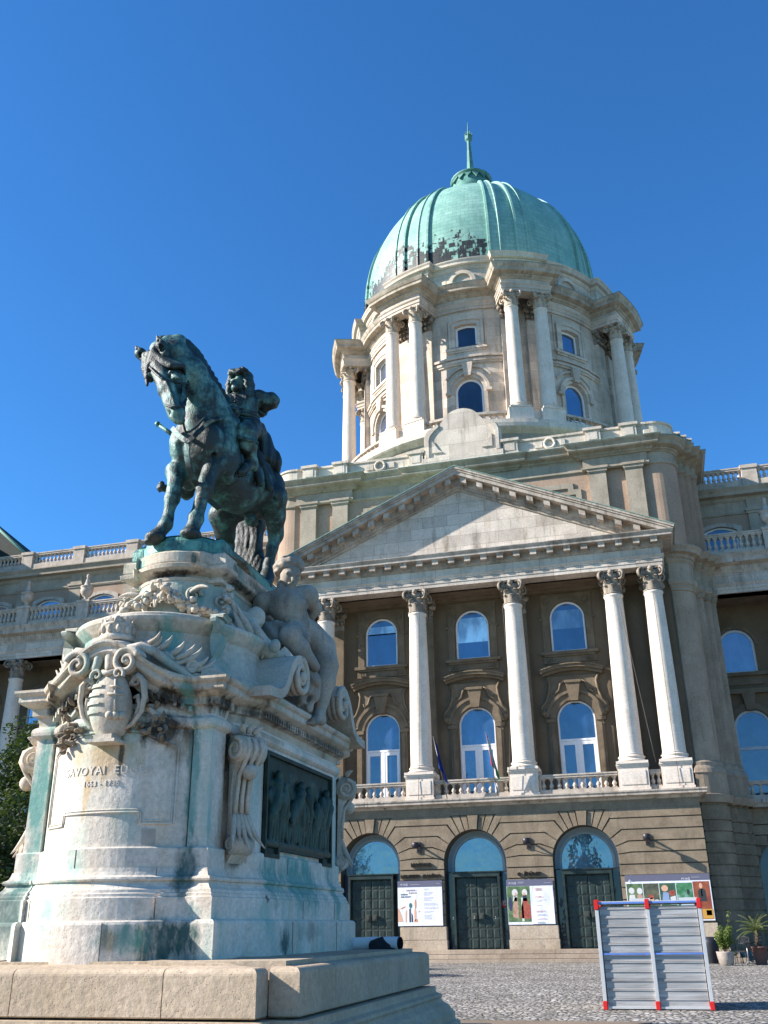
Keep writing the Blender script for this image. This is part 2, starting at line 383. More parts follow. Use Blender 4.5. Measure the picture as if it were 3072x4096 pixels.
# ================================================================== ground
gmb = MB(); gmb.grid(lambda u, v: (-300+600*u, -120+320*v, 0.0), 24, 16, False)
gm, gt, gb = newmat('cobblestones')
gv = coords(gt, 1.0, 1.0, 1.0)
vo = N(gt, 'ShaderNodeTexVoronoi'); vo.feature = 'DISTANCE_TO_EDGE'; vo.inputs['Scale'].default_value = 7.6; vo.inputs['Randomness'].default_value = 0.75; gt.links.new(gv, vo.inputs['Vector'])
vc = N(gt, 'ShaderNodeTexVoronoi'); vc.inputs['Scale'].default_value = 7.6; vc.inputs['Randomness'].default_value = 0.75; gt.links.new(gv, vc.inputs['Vector'])
gr = ramp(gt, vo.outputs['Distance'], [(0.0, BW(0)), (0.16, BW(1))])
sp = N(gt, 'ShaderNodeSeparateColor'); gt.links.new(vc.outputs['Color'], sp.inputs[0])
gcol = mix(gt, 1.0, ramp(gt, sp.outputs[0], [(0.0, (0.19, 0.175, 0.15)), (0.5, (0.34, 0.315, 0.28)), (1.0, (0.50, 0.47, 0.425))]), ramp(gt, noise(gt, gv, 0.5, 4), [(0.3, BW(0.65)), (0.7, BW(1.2))]), 'MULTIPLY')
gcol = mix(gt, gr, (0.075, 0.066, 0.053), gcol)
gt.links.new(gcol, gb.inputs['Base Color']); gb.inputs['Roughness'].default_value = 0.8
bump(gt, gb, ramp(gt, vo.outputs['Distance'], [(0.0, BW(0)), (0.12, BW(0.7)), (0.4, BW(1))]), 1.0, 0.05)
tag(gmb.build('ground', gm), kind='structure')
# paved strip at the foot of the monument
S_PAVE = stone('paving_stone', (0.42, 0.37, 0.31), (0.32, 0.28, 0.23), streak=0.2, joints=('x', 1.2, 40, 0.02), bmp=0.3)
pv = MB(); pv.box(-3.2, 7.8, -40.9, -28.15, -0.2, 0.012)
tag(pv.build('pavement', S_PAVE), kind='structure')

# ================================================================== palace
PAL = empty('palace', (0, 0, 0), 0, 'domed central palace block with pedimented columned portico and green copper dome', 'palace')
BAY = [-5.0, 0.0, 5.0]
# --- ground storey of the portico
gs = MB(); f0 = FL(0.05)
ops = [dict(c=c, w=1.45, z0=0.50, zs=4.14, kind='arch') for c in BAY]
wall_open(gs, f0, -10.15, 10.15, 0.4, 6.66, ops, 1.0)
gs.box(-10.15, -10.13, 0.06, 2.5, 0.4, 6.66); gs.box(10.13, 10.15, 0.06, 2.5, 0.4, 6.66)
core = gs.build('ground_storey', S_RUSTD, PAL)
# rustication blocks standing proud of the core (pattern of this one part)
rb = MB(); GZ = [1.47, 1.95, 2.43, 2.92, 3.41, 3.87, 4.37, 4.84, 5.33, 5.82, 6.22]; RB = 2.08; RI = 1.45; ZS = 4.14; g = 0.028
def arch_end(zg, c, sd):
    """points from the straight joint to the arch edge for a joint at height zg; sd=+1: arch lies to the right"""
    dz = zg-ZS
    if dz <= 0.05: return [(c-sd*RI, zg)]
    a = math.asin(min(0.97, dz/RB)); return [(c-sd*RB*math.cos(a), zg), (c-sd*RI*math.cos(a), ZS+RI*math.sin(a))]
def block(poly): rb.prism(poly, lambda a, b, d: (a, 0.05-d, b), -0.02, 0.055)
spans = [(-10.2, None, -5.0), (None, -5.0, 0.0), (None, 0.0, 5.0), (None, 5.0, None)]
piers = [(('e', -10.2), ('a', -5.0)), (('a', -5.0), ('a', 0.0)), (('a', 0.0), ('a', 5.0)), (('a', 5.0), ('e', 10.2))]
for L_, R__ in piers:
    for zl, zu in zip(GZ[:-1], GZ[1:]):
        if zu > 6.0: continue
        a, b = zl+g, zu-g
        def side(e, sd):
            if e[0] == 'e': return [(e[1], a)], [], [(e[1], b)]
            lo = arch_end(a, e[1], sd); up = arch_end(b, e[1], sd); arcp = []
            if b > ZS+0.05:
                a0 = math.asin(min(0.97, max(0, a-ZS)/RB)); a1 = math.asin(min(0.97, (b-ZS)/RB))
                arcp = [(e[1]-sd*RI*math.cos(a0+(a1-a0)*k/5), ZS+RI*math.sin(a0+(a1-a0)*k/5)) for k in range(1, 5)]
                if a <= ZS: arcp = [(e[1]-sd*RI*math.cos(a1*k/6), ZS+RI*math.sin(a1*k/6)) for k in range(0, 6)]
            return lo, arcp, up
        l0, la, l1 = side(L_, -1); r0, ra, r1 = side(R__, 1)
        block(l0[::-1]+r0+ra+r1[::-1]+l1+la[::-1])
for c in BAY:                                            # voussoirs over each arch
    ang = [54, 63.5, 73.5, 82.5, 97.5, 106.5, 116.5, 126]
    for k in range(7):
        a0, a1 = rad(ang[k]+0.8), rad(ang[k+1]-0.8); key = k == 3
        zt = 6.20
        po = [(c+RI*math.cos(a0+(a1-a0)*i/4), ZS+RI*math.sin(a0+(a1-a0)*i/4)) for i in range(5)]
        def up(a):
            r = (zt-ZS)/math.sin(a); 
            if k in (0, 6): r = min(r, 2.35)
            return (c+r*math.cos(a), ZS+r*math.sin(a))
        po = po+[up(a1), up(a0)]
        rb.prism(po, lambda a, b, d: (a, 0.05-d, b), -0.02, 0.13 if key else 0.06)
# plain upper band with the block edges that run in under it
for xa, xb in ((-10.2, -6.1), (-3.9, -1.1), (1.1, 3.9), (6.1, 10.2)):
    rb.box(xa, xb, -0.005, 0.07, 5.82+g, 6.225)
rb.box(-10.2, 10.2, -0.012, 0.07, 6.23, 6.64)
local(rb.build('rusticated_blocks', S_RUST), PAL)
for xa, xb in ((-10.25, -6.42), (-3.58, -1.42), (1.42, 3.58), (6.42, 10.25)):
    bs = MB(); bs.box(xa, xb, -0.05, 0.3, 0.90, 1.46); bs.box(xa-0.03, xb+0.03, -0.10, 0.3, 0.49, 0.895)
    bs.build('base_course', S_BASE, PAL, bevel=0.015)
# --- entrance steps
st = MB()
for i, (yf, z1) in enumerate(((-1.5, 0.14), (-1.12, 0.32), (-0.74, 0.50))): st.box(-11.2+i*0.3, 11.2-i*0.3, yf, 1.4, -0.02 if i == 0 else z1-0.18, z1)
stp = MB()
for i, (yf, z1) in enumerate(((-1.5, 0.14), (-1.12, 0.32), (-0.74, 0.50))): stp.box(-11.2+i*0.3, 11.2-i*0.3, yf, yf+0.5 if i < 2 else 1.6, z1-0.17, z1)
stp.build('entrance_step', stone('step_stone', (0.55, 0.48, 0.40), (0.44, 0.38, 0.31), streak=0.3, joints=('x', 2.3, 40, 0.01), bmp=0.3, jcol=0.5), PAL, bevel=0.012)
# --- doors: recessed lunette, dark bronze vestibule with glazed sides
for c in BAY:
    f = FL(0.0); o = dict(c=c, w=1.14, z0=3.74, zs=4.14, kind='arch')
    lm = MB(); back = dict(c=c, w=1.46, z0=0.5, zs=4.14, kind='arch')
    inn = dict(c=c, w=1.14, z0=0.5, zs=4.14, kind='arch')
    ring(lm, f, outline(back, 0, 20, 0), outline(inn, 0, 20, 0), -1.05, -0.93)
    ring(lm, f, outline(dict(back, w=1.26), 0, 20, 0), outline(inn, 0, 20, 0), -0.93, -0.87)
    fr = lm.build('lunette', plain('pale_blue_arch_paint', (0.30, 0.36, 0.39), 0.5, var=0.1), PAL)
    gp = MB(); pg = outline(inn, 0, 20, 0); gp.add([f(a, b, -0.98) for a, b in pg], [tuple(range(len(pg)))]); gp.build('pane', GLASSB, fr)
    fg = MB(); fbox(fg, f, c-1.44, c+1.44, 3.735, 3.775, -0.55, -0.5)
    for s in (-1.44, 1.40, -1.10, 1.06): fbox(fg, f, c+s, c+s+0.04, 0.5, 3.735, -0.55, -0.5)
    fg.build('glazing_bar', BLACKM, fr)
    for a, b in ((-1.40, -1.10), (1.10, 1.40)):
        sg = MB(); sg.add([f(c+a, 0.5, -0.52), f(c+b, 0.5, -0.52), f(c+b, 3.735, -0.52), f(c+a, 3.735, -0.52)], [(0, 1, 2, 3)])
        sg.build('side_pane', GLASSD, fr)
    # bronze door surround and two leaves
    dm = MB(); fbox(dm, f, c-1.10, c-0.98, 0.5, 3.66, -0.5, -0.06); fbox(dm, f, c+0.98, c+1.10, 0.5, 3.66, -0.5, -0.06)
    fbox(dm, f, c-1.10, c+1.10, 3.52, 3.70, -0.5, -0.055); fbox(dm, f, c-1.14, c+1.14, 3.70, 3.76, -0.5, -0.02)
    dr = dm.build('door', IRON, PAL, bevel=0.012)
    for sgn in (-1, 1):
        lf = MB(); xa, xb = (c-0.975, c-0.012) if sgn < 0 else (c+0.012, c+0.975)
        fbox(lf, f, xa, xb, 0.51, 3.51, -0.42, -0.24)
        W_ = (xb-xa)/3; H_ = 3.0/7
        for i in range(3):
            for j in range(7):
                x0_, z0_ = xa+i*W_+0.022, 0.51+j*H_+0.022; x1_, z1_ = x0_+W_-0.044, z0_+H_-0.044; e_ = 0.035
                vs = [f(x0_, z0_, -0.24), f(x1_, z0_, -0.24), f(x1_, z1_, -0.24), f(x0_, z1_, -0.24),
                      f(x0_+e_, z0_+e_, -0.224), f(x1_-e_, z0_+e_, -0.224), f(x1_-e_, z1_-e_, -0.224), f(x0_+e_, z1_-e_, -0.224)]
                lf.add(vs, [(4, 5, 6, 7), (0, 1, 5, 4), (1, 2, 6, 5), (2, 3, 7, 6), (3, 0, 4, 7)])
        lo_ = lf.build('door_leaf', IRON, dr)
        hd = MB(); hx = c-0.27 if sgn < 0 else c+0.05; fbox(hd, f, hx, hx+0.24, 1.74, 2.0, -0.20, -0.10); fbox(hd, f, hx+0.05, hx+0.19, 1.79, 1.95, -0.10, -0.06)
        hd.build('handle', plain('worn_bronze', (0.12, 0.11, 0.085), 0.4, metal=0.7), dr, bevel=0.01)
# --- balcony cornice and floor
bc = MB(); pth = [(-10.2, 2.4), (-10.2, 0.0), (10.2, 0.0), (10.2, 2.4)]
bc.sweep(pth, [(-0.3, 6.60), (0.05, 6.60), (0.10, 6.66), (0.14, 6.70), (0.34, 6.74), (0.36, 6.76), (0.36, 6.84), (0.40, 6.90), (0.40, 6.965), (-0.3, 6.98)])
bc.box(-9.95, 9.95, 0.2, 2.6, 6.62, 6.97)
bc.build('balcony_cornice', S_STAIN, PAL)
# --- columns of the portico
def leaf(mb, ang, r0, z0, h, wd, curl, c=(0, 0), tip=0.75):
    ca, sa = math.cos(ang), math.sin(ang)
    def fn(u, v):
        u2 = (u-0.5)*2; ww = wd*(1-0.55*v*v)*(1+0.12*math.sin(v*14))
        out = 0.02+curl*(v**2.2); zz = z0+h*(1-(1-v)**1.35 if v < tip else 1-(1-tip)**1.35-(v-tip)*0.55)
        out += curl*0.5*max(0, v-tip)*2; out -= 0.12*wd*u2*u2
        x = r0+out; y = ww*u2*0.5
        return (c[0]+x*ca-y*sa, c[1]+x*sa+y*ca, zz)
    mb.grid(fn, 4, 8)
def capital_mesh(name, r, h, mat, big=1.45):
    """composite capital: bell, two rows of leaves, corner volutes, hollow-sided abacus; base at z=0"""
    mb = MB()
    mb.lathe([(r*1.0, 0), (r*1.12, 0.015), (r*1.14, 0.05*h), (r*1.0, 0.075*h), (r*0.98, 0.12*h), (r*0.96, 0.45*h), (r*1.02, 0.7*h), (r*1.16, 0.86*h)], seg=20)
    for k in range(8): leaf(mb, 2*PI*k/8, r*0.98, 0.09*h, 0.36*h, r*0.72, r*0.30)
    for k in range(8): leaf(mb, 2*PI*(k+0.5)/8, r*0.98, 0.16*h, 0.56*h, r*0.70, r*0.36)
    mb.lathe([(r*1.02, 0.70*h), (r*1.16, 0.73*h), (r*1.18, 0.77*h), (r*1.04, 0.80*h)], seg=20)
    for k in range(4):
        a = PI/4+PI/2*k; ca, sa = math.cos(a), math.sin(a)
        for sgn in (-1, 1):
            pts = []; rr = []
            for i in range(26):
                t = i/25; th = t*4.2*PI/2*1.35; q = 0.19*h*(1-t)**0.8+0.012
                rc = r*1.50; zc = 0.74*h
                x = rc+q*math.cos(PI/2+PI*0.0-th)*-1*-1; z = zc+q*math.sin(PI/2-th)
                off = sgn*r*0.085
                pts.append((x*ca-off*sa, x*sa+off*ca, z)); rr.append(0.052*h*(1-0.5*t))
            mb.tube(pts, rr, 6)
        mb.tube([(r*0.95*ca, r*0.95*sa, 0.80*h), (r*1.2*ca, r*1.2*sa, 0.90*h), (r*1.5*ca, r*1.5*sa, 0.925*h)], 0.06*h, 6)
        mb.ball((r*1.50*ca, r*1.50*sa, 0.74*h), 0.085*h, 8, 5)
        b = PI/2*k; mb.ball((r*1.25*math.cos(b), r*1.25*math.sin(b), 0.90*h), 0.12*h, 8, 6, (1, 1, 0.9))
    ab = []
    R1 = r*big*1.22
    for k in range(4):
        a = PI/4+PI/2*k; nx = PI/4+PI/2*(k+1)
        p0 = Vector((R1*math.cos(a), R1*math.sin(a))); p1 = Vector((R1*math.cos(nx), R1*math.sin(nx))); mid = (p0+p1)/2
        for i in range(6):
            t = (i+0.35)/6 if i == 0 else i/6
            q = p0.lerp(p1, t); ins = 0.24*r*math.sin(PI*t); q = q-mid.normalized()*ins; ab.append((q.x, q.y))
    mb.prism(ab, lambda a, b, d: (a, b, d), 0.925*h, 0.965*h); mb.prism([(x*1.04, y*1.04) for x, y in ab], lambda a, b, d: (a, b, d), 0.965*h, h)
    return mb.mesh(name, mat)
def column_meshes(r0, r1, hb, hs, hc, hp, ped, mat, capmat, basemat, nm):
    """shaft / base / capital / pedestal meshes with z=0 at the pedestal foot"""
    sh = MB(); pr = [(r0*1.06, hp+hb), (r0*1.02, hp+hb+0.06), (r0, hp+hb+0.12)]
    for i in range(1, 13):
        t = i/12; pr.append((r0+(r1-r0)*(t**1.6), hp+hb+0.12+(hs-0.3)*t))
    pr += [(r1*1.05, hp+hb+hs-0.14), (r1*1.12, hp+hb+hs-0.10), (r1*1.12, hp+hb+hs-0.04), (r1*1.0, hp+hb+hs)]
    sh.lathe(pr, seg=28)
    ba = MB(); q = r0*1.34
    ba.box(-q, q, -q, q, hp, hp+hb*0.28)
    prb = []
    for i in range(9): prb.append((r0*1.12+r0*0.20*math.sin(PI*i/8), hp+hb*(0.28+0.26*i/8)))
    prb += [(r0*1.10, hp+hb*0.57), (r0*1.06, hp+hb*0.66), (r0*1.10, hp+hb*0.72)]
    for i in range(7): prb.append((r0*1.08+r0*0.10*math.sin(PI*i/6), hp+hb*(0.74+0.2*i/6)))
    prb.append((r0*1.05, hp+hb)); ba.lathe(prb, seg=28)
    pe = MB()
    if ped:
        a, b = ped
        pe.box(-a, a, -b, b, 0.13, hp-0.16); pe.box(-a-0.04, a+0.04, -b-0.04, b+0.04, 0, 0.13)
        pe.box(-a-0.03, a+0.03, -b-0.03, b+0.03, hp-0.16, hp-0.10); pe.box(-a-0.06, a+0.06, -b-0.06, b+0.06, hp-0.10, hp-0.002)
        pe.box(-a+0.12, a-0.12, -b-0.03, -b+0.02, 0.26, hp-0.30)
    cm = capital_mesh(nm+'_capital', r1, hc, capmat)
    return sh.mesh(nm+'_shaft', mat), ba.mesh(nm+'_base', mat), cm, (pe.mesh(nm+'_pedestal', basemat, 0.01) if ped else None), hp+hb+hs
def place_column(parent, ms, x, y, z, rz=0.0, name='column'):
    s, b, c, p, zc = ms
    o = bpy.data.objects.new(name, s); C.objects.link(o); o.location = (x, y, z); o.rotation_euler = (0, 0, rz); o.parent = parent
    for nm, me, zz in (('column_base', b, 0), ('capital', c, zc), ('pedestal', p, 0)):
        if me is None: continue
        q = bpy.data.objects.new(nm, me); C.objects.link(q); q.location = (0, 0, zz); q.parent = o
    return o
CM = column_meshes(0.535, 0.425, 0.42, 7.83, 1.20, 1.19, (0.68, 0.60), S_COL, S_CAP, S_COL, 'portico')
YC = 0.57; COLX = [-9.42, -7.5, -2.5, 2.5, 7.5, 9.42]
for x in COLX: place_column(PAL, CM, x, YC, 6.98)
# --- balustrades between the pedestals
def baluster_mesh(h, mat, r=0.105):
    mb = MB(); mb.box(-r, r, -r, r, 0, 0.10*h); mb.box(-r, r, -r, r, 0.90*h, h)
    mb.lathe([(r*0.75, 0.10*h), (r*0.85, 0.13*h), (r*0.55, 0.17*h), (r*0.7, 0.22*h), (r*1.05, 0.33*h), (r*0.95, 0.42*h), (r*0.5, 0.60*h), (r*0.42, 0.72*h), (r*0.7, 0.76*h), (r*0.5, 0.80*h), (r*0.8, 0.86*h), (r*0.8, 0.90*h)], seg=10)
    return mb.mesh('baluster', mat)
BAL = baluster_mesh(0.52, S_BALU)
def balustrade(parent, x0, x1, y, z0, n, zb=0.21, h=0.52, rail=0.17, me=None, half=0.17, name='balustrade', mat=None):
    mb = MB(); mb.box(x0, x1, y-half, y+half, z0, z0+zb); mb.box(x0, x1, y-half, y+half, z0+zb+h, z0+zb+h+rail*0.55)
    mb.box(x0, x1, y-half-0.03, y+half+0.03, z0+zb+h+rail*0.55, z0+zb+h+rail)
    o = mb.build(name, mat or S_BALU, parent, bevel=0.01)
    for i in range(n):
        b = bpy.data.objects.new('baluster', me or BAL); C.objects.link(b); b.parent = o
        b.location = (x0+(x1-x0)*(i+0.5)/n, y, z0+zb)
    return o
for x0, x1, n in ((-8.72, -8.20, 2), (-6.79, -3.21, 10), (-1.79, 1.79, 10), (3.21, 6.79, 10), (8.20, 8.72, 2)): balustrade(PAL, x0, x1, 0.27, 6.985, n)
# --- loggia wall with two storeys of windows
YW = 2.5; fw_ = FL(YW); lw_ = MB(); ops = []
for c in BAY:
    ops.append(dict(c=c, w=0.93, z0=7.0, zs=10.85, kind='arch')); ops.append(dict(c=c, w=0.89, z0=14.32, zs=16.08, kind='arch'))
wall_open(lw_, fw_, -10.3, 10.3, 6.9, 17.9, ops, 0.30)
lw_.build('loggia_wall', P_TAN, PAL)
for i, c in enumerate(BAY):
    o = dict(c=c, w=0.93, z0=7.0, zs=10.85, kind='arch')
    fr = window(PAL, fw_, o, -0.2, 0.075, bars=((9.86, 0.10),), vbars=((c, 7.0, 9.82, 0.13),), name='balcony_door')
    fb = MB()
    for s in (-1, 1):
        xa, xb = (c-0.86, c-0.05) if s < 0 else (c+0.05, c+0.86)
        for a, b, zc, zd in ((xa, xb, 7.05, 7.2), (xa, xb, 9.62, 9.80), (xa, xa+0.14, 7.2, 9.62), (xb-0.14, xb, 7.2, 9.62)): fbox(fb, fw_, a, b, zc, zd, -0.19, -0.165)
    fb.build('door_leaf', WHITE, fr)
    o2 = dict(c=c, w=0.89, z0=14.32, zs=16.08, kind='arch')
    window(PAL, fw_, o2, -0.15, 0.085, blind=((16.15, 16.55), (15.25, 16.6), (15.55, 16.55))[i])
# stone surrounds
def surround(c):
    mb = MB(); f = fw_
    # lower: jambs, archivolt, scrolled apron, keystone, curved hood
    for s in (-1, 1):
        fbox(mb, f, min(c+s*1.02, c+s*1.36), max(c+s*1.02, c+s*1.36), 7.0, 10.72, 0.0, 0.10)
        fbox(mb, f, min(c+s*1.08, c+s*1.24), max(c+s*1.08, c+s*1.24), 7.1, 10.6, 0.10, 0.15)
        fbox(mb, f, min(c+s*0.98, c+s*1.46), max(c+s*0.98, c+s*1.46), 10.72, 10.90, 0.0, 0.17)
    arc_band(mb, f, c, 10.85, 0.96, 1.30, 0.06, PI-0.06, 0.0, 0.13); arc_band(mb, f, c, 10.85, 1.30, 1.44, 0.10, PI-0.10, 0.0, 0.20)
    def prof(sg): return [(1.36, 10.95), (1.62, 11.15), (1.62, 11.55), (1.40, 11.75), (1.22, 12.2), (1.16, 12.7), (1.28, 13.02)]
    half = prof(1); pl = [(c+x, z) for x, z in half]+[(c-x, z) for x, z in half[::-1]]
    inner = [(c+1.30*math.cos(PI-PI*i/16), 10.95+1.28*math.sin(PI-PI*i/16)) for i in range(17)]
    mb.prism(pl+inner, lambda a, b, d: (a, YW-d, b), 0.0, 0.085)
    for s in (-1, 1):
        pts = [(c+s*x, YW-0.10, z) for x, z in half]; mb.tube(pts, 0.07, 6)
        mb.ball((c+s*1.52, YW-0.10, 11.2), 0.16, 8, 6)
        mb.tube([(c+s*0.45, YW-0.12, 12.75), (c+s*0.62, YW-0.14, 12.62), (c+s*0.72, YW-0.14, 12.3), (c+s*0.95, YW-0.12, 12.12), (c+s*1.0, YW-0.1, 12.3)], [0.05, 0.06, 0.06, 0.05, 0.04], 6)
    kp = [(c-0.20, 11.72), (c+0.20, 11.72), (c+0.36, 12.62), (c-0.36, 12.62)]; mb.prism(kp, lambda a, b, d: (a, YW-d, b), 0.0, 0.34); mb.prism([(c-0.42, 12.62), (c+0.42, 12.62), (c+0.42, 12.75), (c-0.42, 12.75)], lambda a, b, d: (a, YW-d, b), 0.0, 0.40)
    # curved hood mould
    rh = 4.6; zc = 13.62-rh; a = math.asin(1.62/rh)
    for r0, r1, dd in ((rh-0.34, rh-0.20, 0.22), (rh-0.20, rh-0.06, 0.40), (rh-0.06, rh, 0.46)): arc_band(mb, f, c, zc, r0, r1, PI/2-a, PI/2+a, 0.0, dd, 14)
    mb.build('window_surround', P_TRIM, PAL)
    u = MB()
    fbox(u, f, c-1.30, c-0.95, 14.30, 17.2, 0, 0.05); fbox(u, f, c+0.95, c+1.30, 14.30, 17.2, 0, 0.05)
    arc_band(u, f, c, 16.08, 0.93, 1.05, 0, PI, 0.0, 0.09)
    pl = [(c-1.30, 17.2), (c-1.30, 17.45), (c+1.30, 17.45), (c+1.30, 17.2)]
    u.prism([(c+0.96*math.cos(PI*i/16), 16.1+0.96*math.sin(PI*i/16)) for i in range(17)]+[(c-1.30, 16.1), (c-1.30, 17.4), (c+1.30, 17.4), (c+1.30, 16.1)], lambda a, b, d: (a, YW-d, b), 0.0, 0.045)
    for s in (-1, 1):
        u.tube([(c+s*1.0+0.16*math.cos(2*PI*k/12), YW-0.06, 17.0+0.16*math.sin(2*PI*k/12)) for k in range(13)], 0.03, 5)
        fbox(u, f, min(c+s*1.28, c+s*1.42), max(c+s*1.28, c+s*1.42), 16.0, 16.12, 0, 0.10)
    fbox(u, f, c-1.45, c+1.45, 14.14, 14.30, 0, 0.24); fbox(u, f, c-1.30, c+1.30, 14.04, 14.14, 0, 0.15)
    fbox(u, f, c-1.34, c+1.34, 13.72, 14.04, 0, 0.07)
    for s in (-1, 1):
        for k in range(4): fbox(u, f, c+s*1.0-0.16+0.09*k, c+s*1.0-0.11+0.09*k, 13.80, 13.98, 0.07, 0.13)
    u.build('window_surround', P_TRIM, PAL)
for c in BAY: surround(c)
pil = MB()
for x in (-9.42, -7.5, -2.5, 2.5, 7.5, 9.42):
    pb = MB(); fbox(pb, fw_, x-0.44, x+0.44, 7.0, 16.4, 0, 0.28); fbox(pb, fw_, x-0.54, x+0.54, 7.0, 7.9, 0, 0.36); fbox(pb, fw_, x-0.5, x+0.5, 7.9, 8.15, 0, 0.33)
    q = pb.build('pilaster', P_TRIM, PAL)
    cp = MB(); fbox(cp, fw_, x-0.42, x+0.42, 16.4, 17.5, 0.0, 0.24)
    for row, (zz, hh) in enumerate(((16.45, 0.45), (16.7, 0.65))):
        for k in range(4): 
            cx_ = x-0.36+0.24*k
            fbox(cp, fw_, cx_-0.10, cx_+0.10, zz, zz+hh*0.8, 0.2, 0.30+0.04*row); cp.ball((cx_, YW-0.36-0.03*row, zz+hh*0.8), 0.11, 6, 5)
    for s in (-1, 1): cp.ball((x+s*0.48, YW-0.34, 17.2), 0.17, 8, 6)
    fbox(cp, fw_, x-0.6, x+0.6, 17.40, 17.6, 0, 0.45)
    cp.build('capital', S_CAP, q)
# ceiling of the loggia
ce = MB(); ce.box(-9.9, 9.9, 0.9, 2.5, 17.62, 18.3)
for x in COLX: ce.box(x-0.45, x+0.45, 1.0, 2.4, 17.50, 17.63)
ce.box(-9.9, 9.9, 2.2, 2.5, 17.48, 17.63)
ce.build('loggia_ceiling', P_TRIM, PAL)
# --- entablature
EP = [(-10.0, 2.5), (-10.0, 0.1), (10.0, 0.1), (10.0, 2.5)]
en = MB()
en.sweep(EP, [(-1.0, 17.62), (0.02, 17.62), (0.02, 17.80), (0.05, 17.81), (0.05, 17.97), (0.08, 17.98), (0.08, 18.07), (0.14, 18.12), (0.16, 18.17), (0.02, 18.18), (0.02, 18.56), (-1.0, 18.57)])
en.build('entablature', S_PED, PAL)
ec = MB()
ec.sweep(EP, [(-0.6, 18.565), (0.05, 18.565), (0.12, 18.63), (0.16, 18.66), (0.16, 18.94), (0.60, 18.95), (0.62, 18.97), (0.62, 19.10), (0.66, 19.13), (0.72, 19.22), (0.72, 19.25), (-0.6, 19.28)])
for i in range(24):
    x = -9.75+19.5*i/23; ec.box(x-0.16, x+0.16, -0.42, -0.05, 18.70, 18.94); ec.box(x-0.18, x+0.18, -0.46, -0.05, 18.88, 18.945)
ec.build('cornice', S_TRIM, PAL)
# --- pediment
AP, SL = 24.12, 0.437
def chev(mb, a, b, xe, y0, y1, zmin=19.26):
    t = lambda x, k: AP-SL*abs(x)-k
    def half():
        pts = [(xe, max(zmin, t(xe, a)))]
        if t(xe, b) < zmin: pts += [(xe, zmin), ((AP-b-zmin)/SL, zmin)]
        else: pts += [(xe, t(xe, b))]
        return pts
    h = half(); poly = [(0, AP-a)]+h+[(0, AP-b)]+[(-x, z) for x, z in h[::-1]]
    mb.prism(poly, lambda p, q, d: (p, d, q), y0, y1)
ty = MB(); ty.prism([(-9.9, 19.2), (9.9, 19.2), (0, AP-0.6)], lambda a, b, d: (a, d, b), 0.30, 0.6)
ty.build('tympanum', S_PED, PAL)
rk = MB(); chev(rk, 0.04, 0.16, 10.78, -0.70, 2.4); chev(rk, 0.16, 0.26, 10.66, -0.63, 2.4); chev(rk, 0.26, 0.46, 10.55, -0.56, 2.4); chev(rk, 0.46, 0.82, 10.2, 0.0, 1.0); chev(rk, 0.82, 0.96, 9.9, 0.10, 1.0); chev(rk, 0.96, 1.10, 9.6, 0.20, 1.0)
for s in (-1, 1):
    for i in range(12):
        x = s*(0.42+i*0.86); zt = AP-SL*abs(x)-0.47
        rk.prism([(x-0.16, zt-0.30+SL*0.16*s), (x+0.16, zt-0.30-SL*0.16*s), (x+0.16, zt-SL*0.16*s), (x-0.16, zt+SL*0.16*s)], lambda a, b, d: (a, d, b), -0.42, 0.02)
rk.build('raking_cornice', S_TRIM, PAL)
rf = MB(); chev(rf, 0.0, 0.04, 10.82, -0.74, 2.5); 
COPPER = plain('weathered_copper_sheet', (0.17, 0.27, 0.22), 0.6, var=0.35, vs=3)
rf.build('pediment_roof', COPPER, PAL)
# ================================================================== attic block behind the pediment
def corner_path(y0, xr, rr, steps):
    """plan of the front from the left return to the right return, with rounded and stepped corners"""
    R = [(xr+rr*math.sin(PI/2*i/10), y0+rr-rr*math.cos(PI/2*i/10)) for i in range(11)]
    x, y = R[-1]
    for dx, dy in steps:
        R.append((x, y+dy)); R.append((x+dx, y+dy)); x += dx; y += dy
    R.append((x, y+5.0))
    return R
ST_ = [(0.38, 0.55), (0.36, 0.5), (0.30, 0.5)]
RP = corner_path(2.5, 10.42, 1.15, ST_)
def full(front):      # front: list of right-half front points (x>0) from the middle outwards
    r = front+RP; return [(-x, y) for x, y in r[::-1]]+r
W0 = full([(9.9, 2.6), (10.10, 2.6), (10.10, 2.5)])
body = MB(); body.sweep(full([(9.8, 2.62), (10.42, 2.5)]), [(0, 0.3), (0, 6.6)]); 
lowb = MB()
PR = [(10.2, 3.2)]+RP; PL = [(-x, y) for x, y in PR[::-1]]
